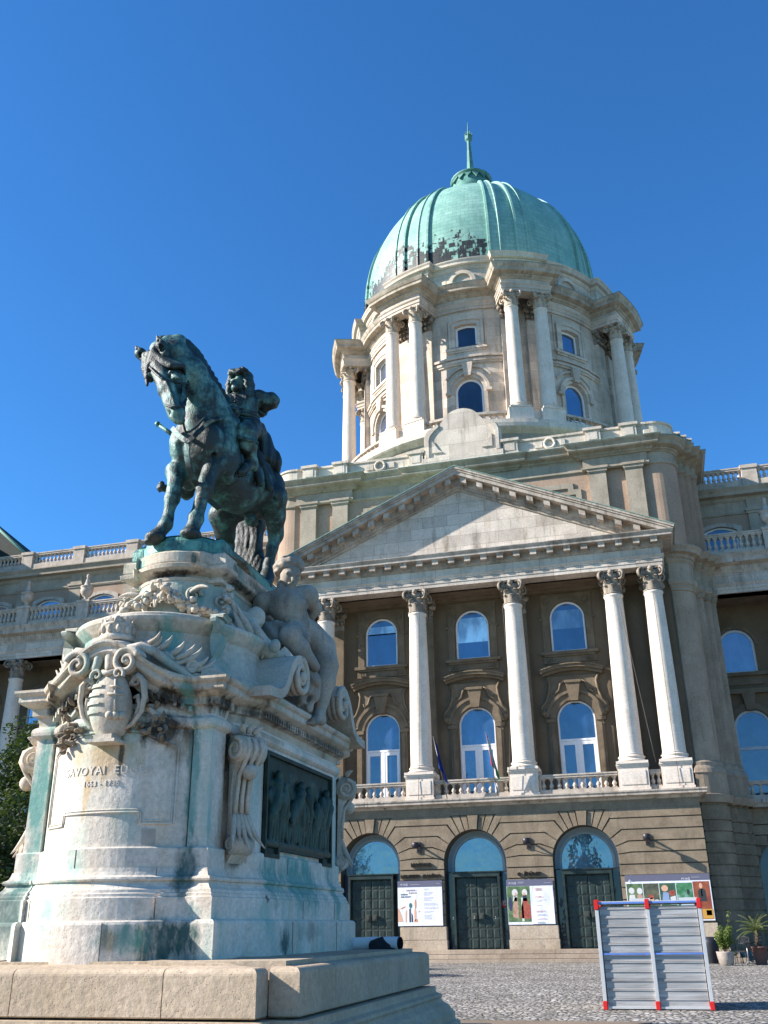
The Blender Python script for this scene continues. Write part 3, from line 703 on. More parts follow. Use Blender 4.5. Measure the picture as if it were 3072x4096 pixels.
# lower rusticated corner blocks
for P_ in (PR, PL):
    lowb = MB()
    for zl, zu in zip([0.3]+GZ[:-1], GZ[:-1]+[6.5]):
        lowb.sweep(P_, [(-0.3, zl+0.03), (0.10, zl+0.03), (0.10, zu-0.03), (-0.3, zu-0.03)])
    lowb.sweep(P_, [(0.04, 0.3), (0.04, 6.6)])
    lowb.build('corner_base', S_RUST, PAL)
for P_ in (PR, PL):
    cor = MB()
    cor.sweep(P_, [(0.0, 6.6), (0.25, 6.6), (0.30, 6.75), (0.36, 6.95), (0.22, 6.99), (0.20, 7.9), (0.24, 7.95), (0.18, 8.15), (0.10, 8.3), (0.10, 8.45), (0.02, 8.55), (0.02, 17.0)])
    cor.build('rounded_corner', S_ROUND, PAL)
for P_ in (PR, PL):
    ca_ = MB()
    ca_.sweep(P_, [(0.0, 17.0), (0.10, 17.02), (0.06, 17.12), (0.14, 17.18), (0.08, 17.28), (0.18, 17.36), (0.18, 17.62), (0.06, 17.66), (0.06, 18.5), (0.16, 18.6), (0.16, 18.72)])
    ca_.sweep(P_, [(0.16, 18.72), (0.24, 18.80), (0.24, 18.93), (0.52, 18.98), (0.55, 19.12), (0.66, 19.26), (0.66, 19.32), (0.0, 19.42)])
    # dentils under the corner cornice
    for i in range(len(P_)-1):
        a, b = Vector(P_[i]), Vector(P_[i+1]); L = (b-a).length
        if L > 1.5: continue
        d = (b-a).normalized(); nn = Vector((d.y, -d.x)); k = max(1, int(L/0.16))
        for j in range(k):
            q = a+d*L*(j+0.5)/k+nn*0.19
            ca_.obox((q.x, q.y, 18.77), (d.x*0.045, d.y*0.045, 0), (nn.x*0.05, nn.y*0.05, 0), (0, 0, 0.05))
    ca_.build('corner_entablature', P_GREY, PAL)
aw = MB(); aw.sweep(full([(9.9, 2.6), (10.2, 2.5)]), [(0, 19.0), (0, 25.0)])
aw.build('attic_wall', P_PINK, PAL)
for x in (-9.29, -7.36, 7.36, 9.29):
    pb = MB(); pb.box(x-0.46, x+0.46, 2.34, 2.75, 19.0, 24.05)
    q = pb.build('attic_pilaster', P_GREY, PAL)
    pc = MB(); pc.box(x-0.50, x+0.50, 2.30, 2.75, 24.05, 24.12); pc.box(x-0.54, x+0.54, 2.26, 2.75, 24.12, 24.28); pc.box(x-0.60, x+0.60, 2.20, 2.75, 24.28, 24.42)
    pc.box(x-0.44, x+0.44, 2.36, 2.75, 24.42, 25.0); pc.build('pilaster_capital', P_GREY, q)
# recessed frame panel between the inner pilasters
fp = MB(); fr_o = [(-6.4, 19.4), (6.4, 19.4), (6.4, 23.3), (6.0, 23.3), (6.0, 23.7), (-6.0, 23.7), (-6.0, 23.3), (-6.4, 23.3)]
fr_i = [(-6.1, 19.7), (6.1, 19.7), (6.1, 23.0), (5.7, 23.0), (5.7, 23.4), (-5.7, 23.4), (-5.7, 23.0), (-6.1, 23.0)]
ring(fp, FL(2.58), fr_o, fr_i, -0.02, 0.07); fp.build('panel_frame', P_GREY, PAL)
AF = full([(6.35, 2.60), (6.65, 2.60), (6.65, 2.36), (10.05, 2.36), (10.05, 2.5)])
at = MB(); at.sweep(AF, [(-0.1, 24.25), (0.04, 24.25), (0.10, 24.30), (0.10, 24.40), (0.02, 24.44), (0.02, 24.95), (-0.1, 24.96)])
at.build('attic_frieze', P_GREY, PAL)
AF2 = full([(3.0, 2.55), (3.0, 2.66), (6.45, 2.66), (6.45, 2.32), (10.2, 2.32), (10.2, 2.5)])
GREENY = stone('weathered_cornice_stone', (0.46, 0.415, 0.33), (0.30, 0.265, 0.20), streak=0.8, dirt=(0.12, 0.115, 0.07), bmp=0.25, sc_=1.5)
ak = MB(); ak.sweep(AF2, [(-0.1, 24.94), (0.06, 24.94), (0.12, 25.02), (0.20, 25.05), (0.22, 25.14), (0.50, 25.22), (0.54, 25.30), (0.54, 25.42), (0.60, 25.50), (0.70, 25.62), (0.70, 25.66), (-0.1, 25.72)])
ak.build('attic_cornice', GREENY, PAL)
fl = MB(); fl.sweep(AF2, [(-0.1, 25.725), (0.72, 25.665), (0.72, 25.685), (-0.1, 25.745)]); fl.build('cornice_flashing', COPPER, PAL)
PAR = stone('parapet_stone', (0.78, 0.74, 0.68), (0.56, 0.53, 0.47), streak=0.7, dirt=(0.16, 0.16, 0.11), bmp=0.25, sc_=1.5, joints=('x', 1.6, 3, 0.012), jcol=0.6)
AF3 = full([(2.3, 2.62), (9.9, 2.62), (10.1, 2.5)])
pp = MB(); pp.sweep(AF3, [(-0.35, 25.72), (0.20, 25.72), (0.20, 25.95), (0.05, 25.98), (0.05, 26.62), (0.02, 26.63), (0.12, 26.66), (0.12, 26.78), (-0.40, 26.82)])
pp.build('parapet', PAR, PAL)
for x in (-9.3, -7.35, -2.75, 2.75, 7.35, 9.3):
    b = MB(); b.box(x-0.48, x+0.48, 2.30, 2.8, 25.73, 26.0); b.box(x-0.42, x+0.42, 2.36, 2.8, 26.0, 26.68); b.box(x-0.52, x+0.52, 2.26, 2.95, 26.68, 26.86)
    b.box(x-0.26, x+0.26, 2.33, 2.4, 26.1, 26.58)
    b.build('parapet_post', PAR, PAL, bevel=0.012)
for s in (-1, 1):
    b = MB(); b.tube([(s*4.95+0.29*math.cos(2*PI*k/20), 2.5, 26.30+0.29*math.sin(2*PI*k/20)) for k in range(21)], 0.085, 8)
    b.box(s*4.95-0.85, s*4.95-0.42, 2.50, 2.6, 26.12, 26.48); b.box(s*4.95+0.42, s*4.95+0.85, 2.50, 2.6, 26.12, 26.48)
    b.build('ring_ornament', PAR, PAL)
# central cartouche slab on the parapet
sh = [(-2.24, 26.25), (-2.24, 27.55)]
sh += [(-2.24+0.85*(1-math.cos(PI/2*k/6)), 27.55+0.75*math.sin(PI/2*k/6)) for k in range(1, 7)]
sh += [(-1.25, 28.3), (-1.25, 28.45)]
sh += [(-1.12*math.cos(PI*k/20*1.0), 28.35+0.93*math.sin(PI*k/20)) for k in range(2, 19)]
sh += [(1.25, 28.45), (1.25, 28.3)]+[(2.24-0.85*(1-math.cos(PI/2*k/6)), 27.55+0.75*math.sin(PI/2*k/6)) for k in range(6, 0, -1)]+[(2.24, 27.55), (2.24, 26.25)]
ct = MB(); ct.prism(sh, lambda a, b, d: (a, d, b), 2.36, 2.95); ct.box(-2.34, 2.34, 2.26, 3.0, 25.73, 26.25)
for s in (-1, 1):
    pts = [(s*2.15, 26.3), (s*2.15, 27.6), (s*2.05, 27.9), (s*1.8, 28.15), (s*1.35, 28.35), (s*1.35, 28.2), (s*1.6, 28.0), (s*1.85, 27.7), (s*1.95, 27.4), (s*1.95, 26.3)]
    ct.prism(pts, lambda a, b, d: (a, d, b), 2.27, 2.4)
    ct.prism([(s*1.75, 26.55), (s*1.75, 27.35), (s*1.58, 27.1), (s*1.4, 26.75), (s*1.15, 26.55)], lambda a, b, d: (a, d, b), 2.28, 2.4)
ct.build('parapet_cartouche', stone('cartouche_slab_stone', (0.80, 0.755, 0.69), (0.62, 0.58, 0.52), streak=0.6, joints=('x', 1.5, 1.0, 0.01), bmp=0.4, jcol=0.65), PAL)
ro = MB(); ro.add([(-12, 2.9, 26.0), (12, 2.9, 26.0), (12, 9, 26.4), (-12, 9, 26.4), (-12, 30, 26.4), (12, 30, 26.4)], [(0, 1, 2, 3), (3, 2, 5, 4)]); ro.build('attic_roof', COPPER, PAL)

# ================================================================== drum and dome
X0, YD = -0.15, 15.95
def CYL(Rr): return lambda s, z, d: (X0+(Rr+d)*math.sin(s/Rr), YD-(Rr+d)*math.cos(s/Rr), z)
RW = 9.0
def arcp(r, a0, a1, n): return [(X0+r*math.sin(a0+(a1-a0)*i/n), YD-r*math.cos(a0+(a1-a0)*i/n)) for i in range(n+1)]
PA = [rad(a) for a in (23.2, 72.2, 107.8, 156.8)]; PA = sorted(PA+[2*PI-a for a in PA]); HB = rad(8.6); DC = rad(5.35)
def ring_path(r0, r1, hb=HB):
    """plan circle of radius r0 that steps out to r1 over every column pair (closed)"""
    pts = []
    for i, a in enumerate(PA):
        nx = PA[(i+1) % len(PA)]+(2*PI if i == len(PA)-1 else 0)
        pts += arcp(r1, a-hb, a+hb, 6)
        k = 10; sp_ = [(a+hb*r1/r0*0.985)+(nx-hb*r1/r0*0.985-(a+hb*r1/r0*0.985))*j/k for j in range(k+1)]
        pts += [(X0+r0*math.sin(t), YD-r0*math.cos(t)) for t in sp_]
    return pts
pb = MB(); pb.lathe([(11.0, 25.5), (11.0, 28.75)], (X0, YD), 72, cap=False); pb.build('drum_podium', P_GREY, PAL)
pl_ = MB(); pl_.lathe([(10.9, 28.7), (11.35, 28.95), (11.45, 29.05), (11.45, 29.30), (11.35, 29.32), (11.30, 29.62), (8.9, 29.7)], (X0, YD), 96, smooth=False, cap=False)
pl_.build('drum_platform', PAR, PAL)
dw = MB(); fd = CYL(RW); aw_ = []; WIN = [0.0, 46.7, -46.7, 90.0, -90.0, 133.3, -133.3, 180.0]
for a in WIN:
    s = rad(a)*RW
    aw_.append(dict(c=s, w=0.93, z0=30.4, zs=33.12, kind='arch')); aw_.append(dict(c=s, w=0.73, z0=36.45, zs=38.10, kind='seg', rise=0.09))
wall_open(dw, fd, -PI*RW, PI*RW, 29.5, 40.6, aw_, 0.4, step=0.35)
dw.build('drum_wall', S_DRUM, PAL)
for a in WIN:
    if abs(a) > 100: continue
    s = rad(a)*RW
    o = dict(c=s, w=0.93, z0=30.4, zs=33.12, kind='arch'); fr = window(PAL, fd, o, -0.22, 0.13, glassm=GLASSD, bars=((31.45, 0.1), (31.0, 0.07)), vbars=((s-0.3, 30.4, 31.4, 0.07), (s+0.3, 30.4, 31.4, 0.07)))
    o2 = dict(c=s, w=0.73, z0=36.45, zs=38.10, kind='seg', rise=0.09); window(PAL, fd, o2, -0.22, 0.13, glassm=GLASSD)
    m = MB()
    # upper surround
    ou = dict(c=s, w=1.0, z0=36.45, zs=38.36, kind='seg', rise=0.12); ring(m, fd, outline(ou, 0, 20, 0), outline(dict(o2, w=0.75), 0, 20, 0), -0.02, 0.13)
    ou = dict(c=s, w=1.16, z0=36.45, zs=38.52, kind='seg', rise=0.20); oi = dict(c=s, w=1.0, z0=36.45, zs=38.36, kind='seg', rise=0.12)
    ring(m, fd, outline(ou, 0, 20, 0), outline(oi, 0, 20, 0), -0.02, 0.19)
    fbox(m, fd, s-1.35, s-1.24, 36.45, 39.2, 0, 0.06); fbox(m, fd, s+1.24, s+1.35, 36.45, 39.2, 0, 0.06)
    fbox(m, fd, s-1.35, s+1.35, 36.22, 36.42, 0, 0.24); fbox(m, fd, s-1.22, s+1.22, 36.08, 36.22, 0, 0.14)
    # lower surround
    ol = dict(c=s, w=1.20, z0=30.4, zs=33.12, kind='arch'); ring(m, fd, outline(ol, 0, 20, 0), outline(dict(o, w=0.95), 0, 20, 0), -0.02, 0.13)
    arc_band(m, fd, s, 33.12, 1.18, 1.36, 0.0, PI, 0, 0.24); 
    for q in (-1, 1): fbox(m, fd, min(s+q*1.1, s+q*1.48), max(s+q*1.1, s+q*1.48), 32.94, 33.12, 0, 0.25)
    m.prism([(s-0.20, 34.1), (s+0.20, 34.1), (s+0.34, 35.1), (s-0.34, 35.1)], fd, 0, 0.34)
    arc_band(m, fd, s, 33.12, 1.72, 1.84, 0.62, PI/2-0.18, 0, 0.15); arc_band(m, fd, s, 33.12, 1.72, 1.84, PI/2+0.18, PI-0.62, 0, 0.15)
    m.build('window_surround', S_DRUM, PAL)
# string course between the two window rows, broken forward over the windows
sc_m = MB()
for i, a in enumerate(WIN):
    s = rad(a)*RW
    for xa, xb, d in ((s-2.6, s-1.45, 0.14), (s-1.45, s+1.45, 0.20), (s+1.45, s+2.6, 0.14)):
        n = 6
        for k in range(n):
            u0, u1 = xa+(xb-xa)*k/n, xa+(xb-xa)*(k+1)/n
            fbox(sc_m, fd, u0, u1, 35.10, 35.24, 0, d*0.6); fbox(sc_m, fd, u0, u1, 35.24, 35.44, 0, d); fbox(sc_m, fd, u0, u1, 35.50, 35.68, 0, d+0.08)
sc_m.build('string_course', S_DRUM, PAL)
# wall pilasters behind the columns
for a in PA:
    aa = a if a < PI else a-2*PI
    if abs(aa) > rad(130): continue
    for d_ in (-DC, DC):
        s = (aa+d_)*RW; m = MB(); fbox(m, fd, s-0.5, s+0.5, 29.6, 38.2, 0, 0.30); fbox(m, fd, s-0.6, s+0.6, 29.6, 30.8, 0, 0.4)
        q = m.build('drum_pilaster', S_DRUM, PAL); cp = MB()
        fbox(cp, fd, s-0.48, s+0.48, 38.2, 39.15, 0, 0.26)
        for row, zz in enumerate((38.45, 38.8)):
            for k in range(4): cp.ball(fd(s-0.42+0.28*k, zz, 0.36+0.03*row), 0.14, 6, 5)
        for sg in (-1, 1): cp.ball(fd(s+sg*0.55, 39.0, 0.36), 0.19, 7, 5)
        fbox(cp, fd, s-0.66, s+0.66, 39.12, 39.3, 0, 0.5)
        cp.build('capital', S_CAP, q)
# paired columns
S_CAPD = stone('drum_capital_stone', (0.62, 0.55, 0.46), (0.40, 0.35, 0.28), streak=0.8, dirt=(0.10, 0.085, 0.06), bmp=0.3, sc_=3)
DMc = column_meshes(0.50, 0.415, 0.42, 7.25, 1.12, 0.0, None, S_COL, S_CAPD, S_COL, 'drum')
RC = 10.45
for a in PA:
    aa = a if a < PI else a-2*PI
    if abs(aa) > rad(130): continue
    for d_ in (-DC, DC):
        t = aa+d_; place_column(PAL, DMc, X0+RC*math.sin(t), YD-RC*math.cos(t), 30.55, t)
    pd = MB(); fp_ = CYL(RC)
    for d_ in (-DC, DC): fbox(pd, fp_, (aa+d_)*RC-0.72, (aa+d_)*RC+0.72, 29.6, 30.55, -0.8, 0.66)
    fbox(pd, fp_, (aa-DC)*RC+0.72, (aa+DC)*RC-0.72, 29.6, 30.45, -0.8, 0.35)
    pd.build('column_pedestal', S_COL, PAL, bevel=0.015)
BALD = baluster_mesh(0.50, S_BALU, 0.11)
for a in WIN:
    if abs(a) > 100: continue
    m = MB(); fb_ = CYL(10.75); wdt = 2.55
    n = 8
    for k in range(n):
        u0, u1 = rad(a)*10.75-wdt+2*wdt*k/n, rad(a)*10.75-wdt+2*wdt*(k+1)/n
        fbox(m, fb_, u0, u1, 29.6, 29.72, -0.15, 0.15); fbox(m, fb_, u0, u1, 30.22, 30.38, -0.17, 0.17)
    q = m.build('drum_balustrade', S_BALU, PAL)
    for k in range(12):
        t = rad(a)+(-wdt+2*wdt*(k+0.5)/12)/10.75
        b = bpy.data.objects.new('baluster', BALD); C.objects.link(b); b.parent = q; b.location = (X0+10.75*math.sin(t), YD-10.75*math.cos(t), 29.72)
# entablature of the drum
E1 = ring_path(9.12, 10.92)
m = MB(); m.sweep(E1, [(-0.8, 39.30), (0.0, 39.30), (0.0, 39.50), (0.05, 39.51), (0.05, 39.70), (0.12, 39.78), (0.14, 39.84), (0.02, 39.85), (0.02, 40.22), (-0.8, 40.24)], closed=True)
m.build('drum_entablature', S_DRUM, PAL)
S_DTRIM = stone('drum_cornice_stone', (0.60, 0.545, 0.46), (0.33, 0.29, 0.225), streak=0.9, dirt=(0.09, 0.08, 0.055), bmp=0.3, sc_=1.4)
m = MB(); m.sweep(E1, [(-0.8, 40.2), (0.06, 40.2), (0.12, 40.28), (0.22, 40.33), (0.24, 40.45), (0.55, 40.52), (0.60, 40.56), (0.60, 40.74), (0.66, 40.80), (0.76, 40.98), (0.78, 41.04), (-0.8, 41.12)], closed=True)
m.build('drum_cornice', S_DTRIM, PAL)
m = MB(); m.sweep(E1, [(0.80, 41.045), (0.80, 41.07), (-0.9, 41.14)], closed=True); m.build('cornice_flashing', COPPER, PAL)
# low attic ring with lunette windows
ATR = 9.25; m = MB(); fa = CYL(ATR); ao = [dict(c=rad(a)*ATR, w=0.62, z0=41.2, zs=41.42, kind='arch') for a in WIN]
wall_open(m, fa, -PI*ATR, PI*ATR, 41.0, 42.7, ao, 0.35, step=0.35); m.build('attic_ring', S_DRUM, PAL)
for a in WIN:
    if abs(a) > 100: continue
    o = dict(c=rad(a)*ATR, w=0.62, z0=41.2, zs=41.42, kind='arch'); window(PAL, fa, o, -0.18, 0.12, glassm=GLASSD, name='lunette')
    q = MB(); arc_band(q, fa, o['c'], 41.42, 0.66, 0.92, 0, PI, -0.02, 0.2); 
    for s in (-1, 1): fbox(q, fa, min(o['c']+s*0.66, o['c']+s*0.92), max(o['c']+s*0.66, o['c']+s*0.92), 41.12, 41.42, 0, 0.2)
    fbox(q, fa, o['c']-2.6, o['c']-1.15, 41.5, 42.35, 0, 0.05); fbox(q, fa, o['c']+1.15, o['c']+2.6, 41.5, 42.35, 0, 0.05)
    q.build('window_surround', S_DRUM, PAL)
E2 = ring_path(9.28, 9.75, rad(9.4)); m = MB(); m.sweep(E2, [(0, 41.05), (0, 42.45)], closed=True)
E3 = ring_path(9.28, 9.75, rad(9.4)); m.sweep(E3, [(-0.5, 42.42), (0.04, 42.42), (0.12, 42.55), (0.14, 42.68), (0.34, 42.76), (0.36, 42.92), (0.44, 43.04), (0.46, 43.12), (-0.7, 43.25)], closed=True)
m.build('dome_cornice', S_DRUM, PAL)

# --- copper dome
DP = [(8.84, 43.1), (8.85, 44.3), (8.83, 45.37), (8.73, 46.77), (8.63, 47.48), (8.49, 48.18), (8.30, 48.88), (8.07, 49.58), (7.77, 50.28), (7.41, 50.99), (6.97, 51.69), (6.43, 52.39), (5.75, 53.09), (4.87, 53.8), (3.6, 54.5), (2.4, 54.9), (1.5, 55.1)]
def resample(pts, n):
    P_ = [Vector(p) for p in pts]; L = [0]
    for a, b in zip(P_[:-1], P_[1:]): L.append(L[-1]+(b-a).length)
    out = []
    for i in range(n+1):
        t = L[-1]*i/n; k = max(j for j in range(len(L)) if L[j] <= t+1e-9); k = min(k, len(P_)-2)
        u = (t-L[k])/(L[k+1]-L[k]); p = P_[k].lerp(P_[k+1], u)
        if 0 < k < len(P_)-2:   # Catmull-Rom
            p0, p1, p2, p3 = P_[k-1], P_[k], P_[k+1], P_[k+2]
            p = 0.5*((2*p1)+(p2-p0)*u+(2*p0-5*p1+4*p2-p3)*u*u+(3*p1-p0-3*p2+p3)*u**3)
        out.append((p.x, p.y))
    return out, L[-1]
DPR, DLEN = resample(DP, 40)
XD = -0.42
dmb = MB(); dmb.lathe(DPR, (XD, YD), 192, cap=False)
dm_, dt, db = newmat('dome_copper')
uvn = N(dt, 'ShaderNodeUVMap'); bk = N(dt, 'ShaderNodeTexBrick'); dt.links.new(uvn.outputs[0], bk.inputs['Vector'])
bk.inputs['Scale'].default_value = 1; bk.inputs['Brick Width'].default_value = 0.62; bk.inputs['Row Height'].default_value = 0.36; bk.inputs['Mortar Size'].default_value = 0.016
bk.inputs['Color1'].default_value = (0.86, 0.88, 0.88, 1); bk.inputs['Color2'].default_value = (1.06, 1.05, 1.04, 1); bk.inputs['Mortar'].default_value = (0.62, 0.66, 0.65, 1)
dv = coords(dt); dn = noise(dt, dv, 0.6, 5)
dcol = mix(dt, ramp(dt, dn, [(0.3, BW(0)), (0.7, BW(1))]), (0.19, 0.37, 0.305), (0.28, 0.47, 0.39))
dcol = mix(dt, 1.0, dcol, bk.outputs['Color'], 'MULTIPLY')
dst = noise(dt, coords(dt, 1.2, 1.2, 0.14), 1.6, 6, 0.65)
dcol = mix(dt, math_(dt, 'MULTIPLY', ramp(dt, dst, [(0.5, BW(0)), (0.7, BW(1))]), 0.55), dcol, (0.10, 0.22, 0.17))
# missing sheets: dark slats showing, cut along the sheet joints
su = N(dt, 'ShaderNodeSeparateXYZ'); dt.links.new(uvn.outputs[0], su.inputs[0])
row = math_(dt, 'FLOOR', math_(dt, 'DIVIDE', su.outputs[1], 0.36)); off = math_(dt, 'MULTIPLY', math_(dt, 'MODULO', row, 2.0), 0.31)
colu = math_(dt, 'FLOOR', math_(dt, 'DIVIDE', math_(dt, 'ADD', su.outputs[0], off), 0.155))
cc = N(dt, 'ShaderNodeCombineXYZ'); dt.links.new(math_(dt, 'MULTIPLY', colu, 0.155), cc.inputs[0]); dt.links.new(math_(dt, 'MULTIPLY', row, 0.36), cc.inputs[1])
pn = noise(dt, cc.outputs[0], 0.55, 3, 0.7); wn = N(dt, 'ShaderNodeTexWhiteNoise'); wn.noise_dimensions = '2D'; dt.links.new(cc.outputs[0], wn.inputs['Vector'])
# lower on the sheets and on the weather side (left of the front) more are gone
lowness = ramp(dt, math_(dt, 'DIVIDE', su.outputs[1], 8.0), [(0.0, BW(1)), (0.16, BW(0.80)), (0.42, BW(0.45)), (0.62, BW(0))])
lefty = ramp(dt, math_(dt, 'ADD', math_(dt, 'DIVIDE', su.outputs[0], 40.0), 0.5), [(0.14, BW(0.9)), (0.32, BW(1.0)), (0.50, BW(0.86)), (0.545, BW(0.82)), (0.56, BW(0.35)), (0.7, BW(0.25))])
pm = math_(dt, 'ADD', math_(dt, 'MULTIPLY', pn, 0.62), math_(dt, 'MULTIPLY', wn.outputs['Value'], 0.12))
pm = math_(dt, 'ADD', pm, math_(dt, 'MULTIPLY', math_(dt, 'SUBTRACT', noise(dt, uvn.outputs[0], 2.6, 6, 0.75), 0.45), 0.45))
pm = math_(dt, 'ADD', pm, math_(dt, 'MULTIPLY', math_(dt, 'MULTIPLY', lowness, lefty), 0.46))
msk = ramp(dt, pm, [(0.655, BW(0)), (0.66, BW(1))], 'CONSTANT')
slat = mix(dt, ramp(dt, noise(dt, dv, 7, 3), [(0.3, BW(0)), (0.7, BW(1))]), (0.018, 0.022, 0.021), (0.040, 0.046, 0.042))
slat = mix(dt, 1.0, slat, bk.outputs['Color'], 'MULTIPLY')
dcol = mix(dt, msk, dcol, slat)
dt.links.new(dcol, db.inputs['Base Color']); db.inputs['Roughness'].default_value = 0.5; db.inputs['Specular IOR Level'].default_value = 0.35
bump(dt, db, math_(dt, 'ADD', math_(dt, 'ADD', math_(dt, 'MULTIPLY', bk.outputs['Fac'], -0.6), math_(dt, 'MULTIPLY', msk, -1.0)), math_(dt, 'MULTIPLY', dn, 0.6)), 0.5, 0.04)
def dome_uv(me):
    uv = me.uv_layers.new(name='UVMap'); ln = [0]
    for a, b in zip(DPR[:-1], DPR[1:]): ln.append(ln[-1]+math.hypot(b[0]-a[0], b[1]-a[1]))
    zs = [p[1] for p in DPR]
    for p in me.polygons:
        aa = []
        for li in p.loop_indices:
            co = me.vertices[me.loops[li].vertex_index].co; aa.append(math.atan2(co.x-XD, YD-co.y))
        if max(aa)-min(aa) > PI: aa = [a+2*PI if a < 0 else a for a in aa]
        for li, a in zip(p.loop_indices, aa):
            co = me.vertices[me.loops[li].vertex_index].co
            uv.data[li].uv = (a*9.0, float(np.interp(co.z, zs, ln)))
dome = dmb.build('dome', dm_, PAL); dome_uv(dome.data)
rbm = MB()
for a in PA:
    for lo, hi in ((-9.6, -3.3), (3.3, 9.6)):
        t0, t1 = a+rad(lo), a+rad(hi); sub = 4
        for prof in (((t0, 0.02, t0+0.010, 0.20), ), ):
            pass
        n = len(DPR)
        offs = [(0.0, -0.05), (0.0, 0.17), (0.16, 0.19), (0.20, 0.11), (0.80, 0.11), (0.84, 0.19), (1.0, 0.17), (1.0, -0.05)]
        vs = []
        for i, (r, z) in enumerate(DPR):
            j = min(i+1, n-1); k = max(i-1, 0); dr, dz = DPR[j][0]-DPR[k][0], DPR[j][1]-DPR[k][1]; L = math.hypot(dr, dz); nr, nz = dz/L, -dr/L
            for u, h in offs:
                t = t0+(t1-t0)*u; rr = r+nr*h; vs.append((XD+rr*math.sin(t), YD-rr*math.cos(t), z+nz*h))
        m_ = len(offs); fs = [(i*m_+k, i*m_+k+1, (i+1)*m_+k+1, (i+1)*m_+k) for i in range(n-1) for k in range(m_-1)]
        rbm = MB(); rbm.add(vs, fs); o = rbm.build('rib', dm_, dome); dome_uv(o.data)
# lantern crown, spire and finial
GRN = plain('verdigris_copper', (0.09, 0.22, 0.18), 0.55, var=0.4, vs=2.5)
m = MB(); m.lathe([(2.1, 54.7), (1.95, 55.6), (1.80, 56.9), (1.62, 57.7), (1.45, 58.1), (1.70, 58.25), (1.74, 58.34), (1.58, 58.42), (1.1, 58.62), (0.5, 58.85), (0.30, 59.2)], (XD, YD), 32)
lan = m.build('lantern', GRN, PAL)
m = MB()
for k in range(16):
    a = 2*PI*k/16; ca, sa = math.cos(a), math.sin(a)
    m.add([(XD+1.60*math.cos(a-0.19), YD+1.60*math.sin(a-0.19), 58.15), (XD+1.60*math.cos(a+0.19), YD+1.60*math.sin(a+0.19), 58.15), (XD+1.90*ca, YD+1.90*sa, 57.45), (XD+1.5*ca, YD+1.5*sa, 57.5)], [(0, 1, 2), (0, 2, 3), (1, 3, 2)])
m.build('lantern_leaf', GRN, lan)
m = MB(); m.lathe([(0.42, 58.8), (0.36, 59.3), (0.27, 60.2), (0.20, 61.6), (0.15, 62.8), (0.20, 62.9), (0.30, 63.0), (0.32, 63.5), (0.22, 63.55), (0.10, 63.6), (0.06, 64.2), (0.012, 65.1)], (XD, YD), 8, smooth=False)
for k in range(6):
    a = PI/3*k; m.box(XD+0.30*math.cos(a)-0.05, XD+0.30*math.cos(a)+0.05, YD+0.30*math.sin(a)-0.05, YD+0.30*math.sin(a)+0.05, 63.4, 63.75)
m.build('spire', GRN, lan)

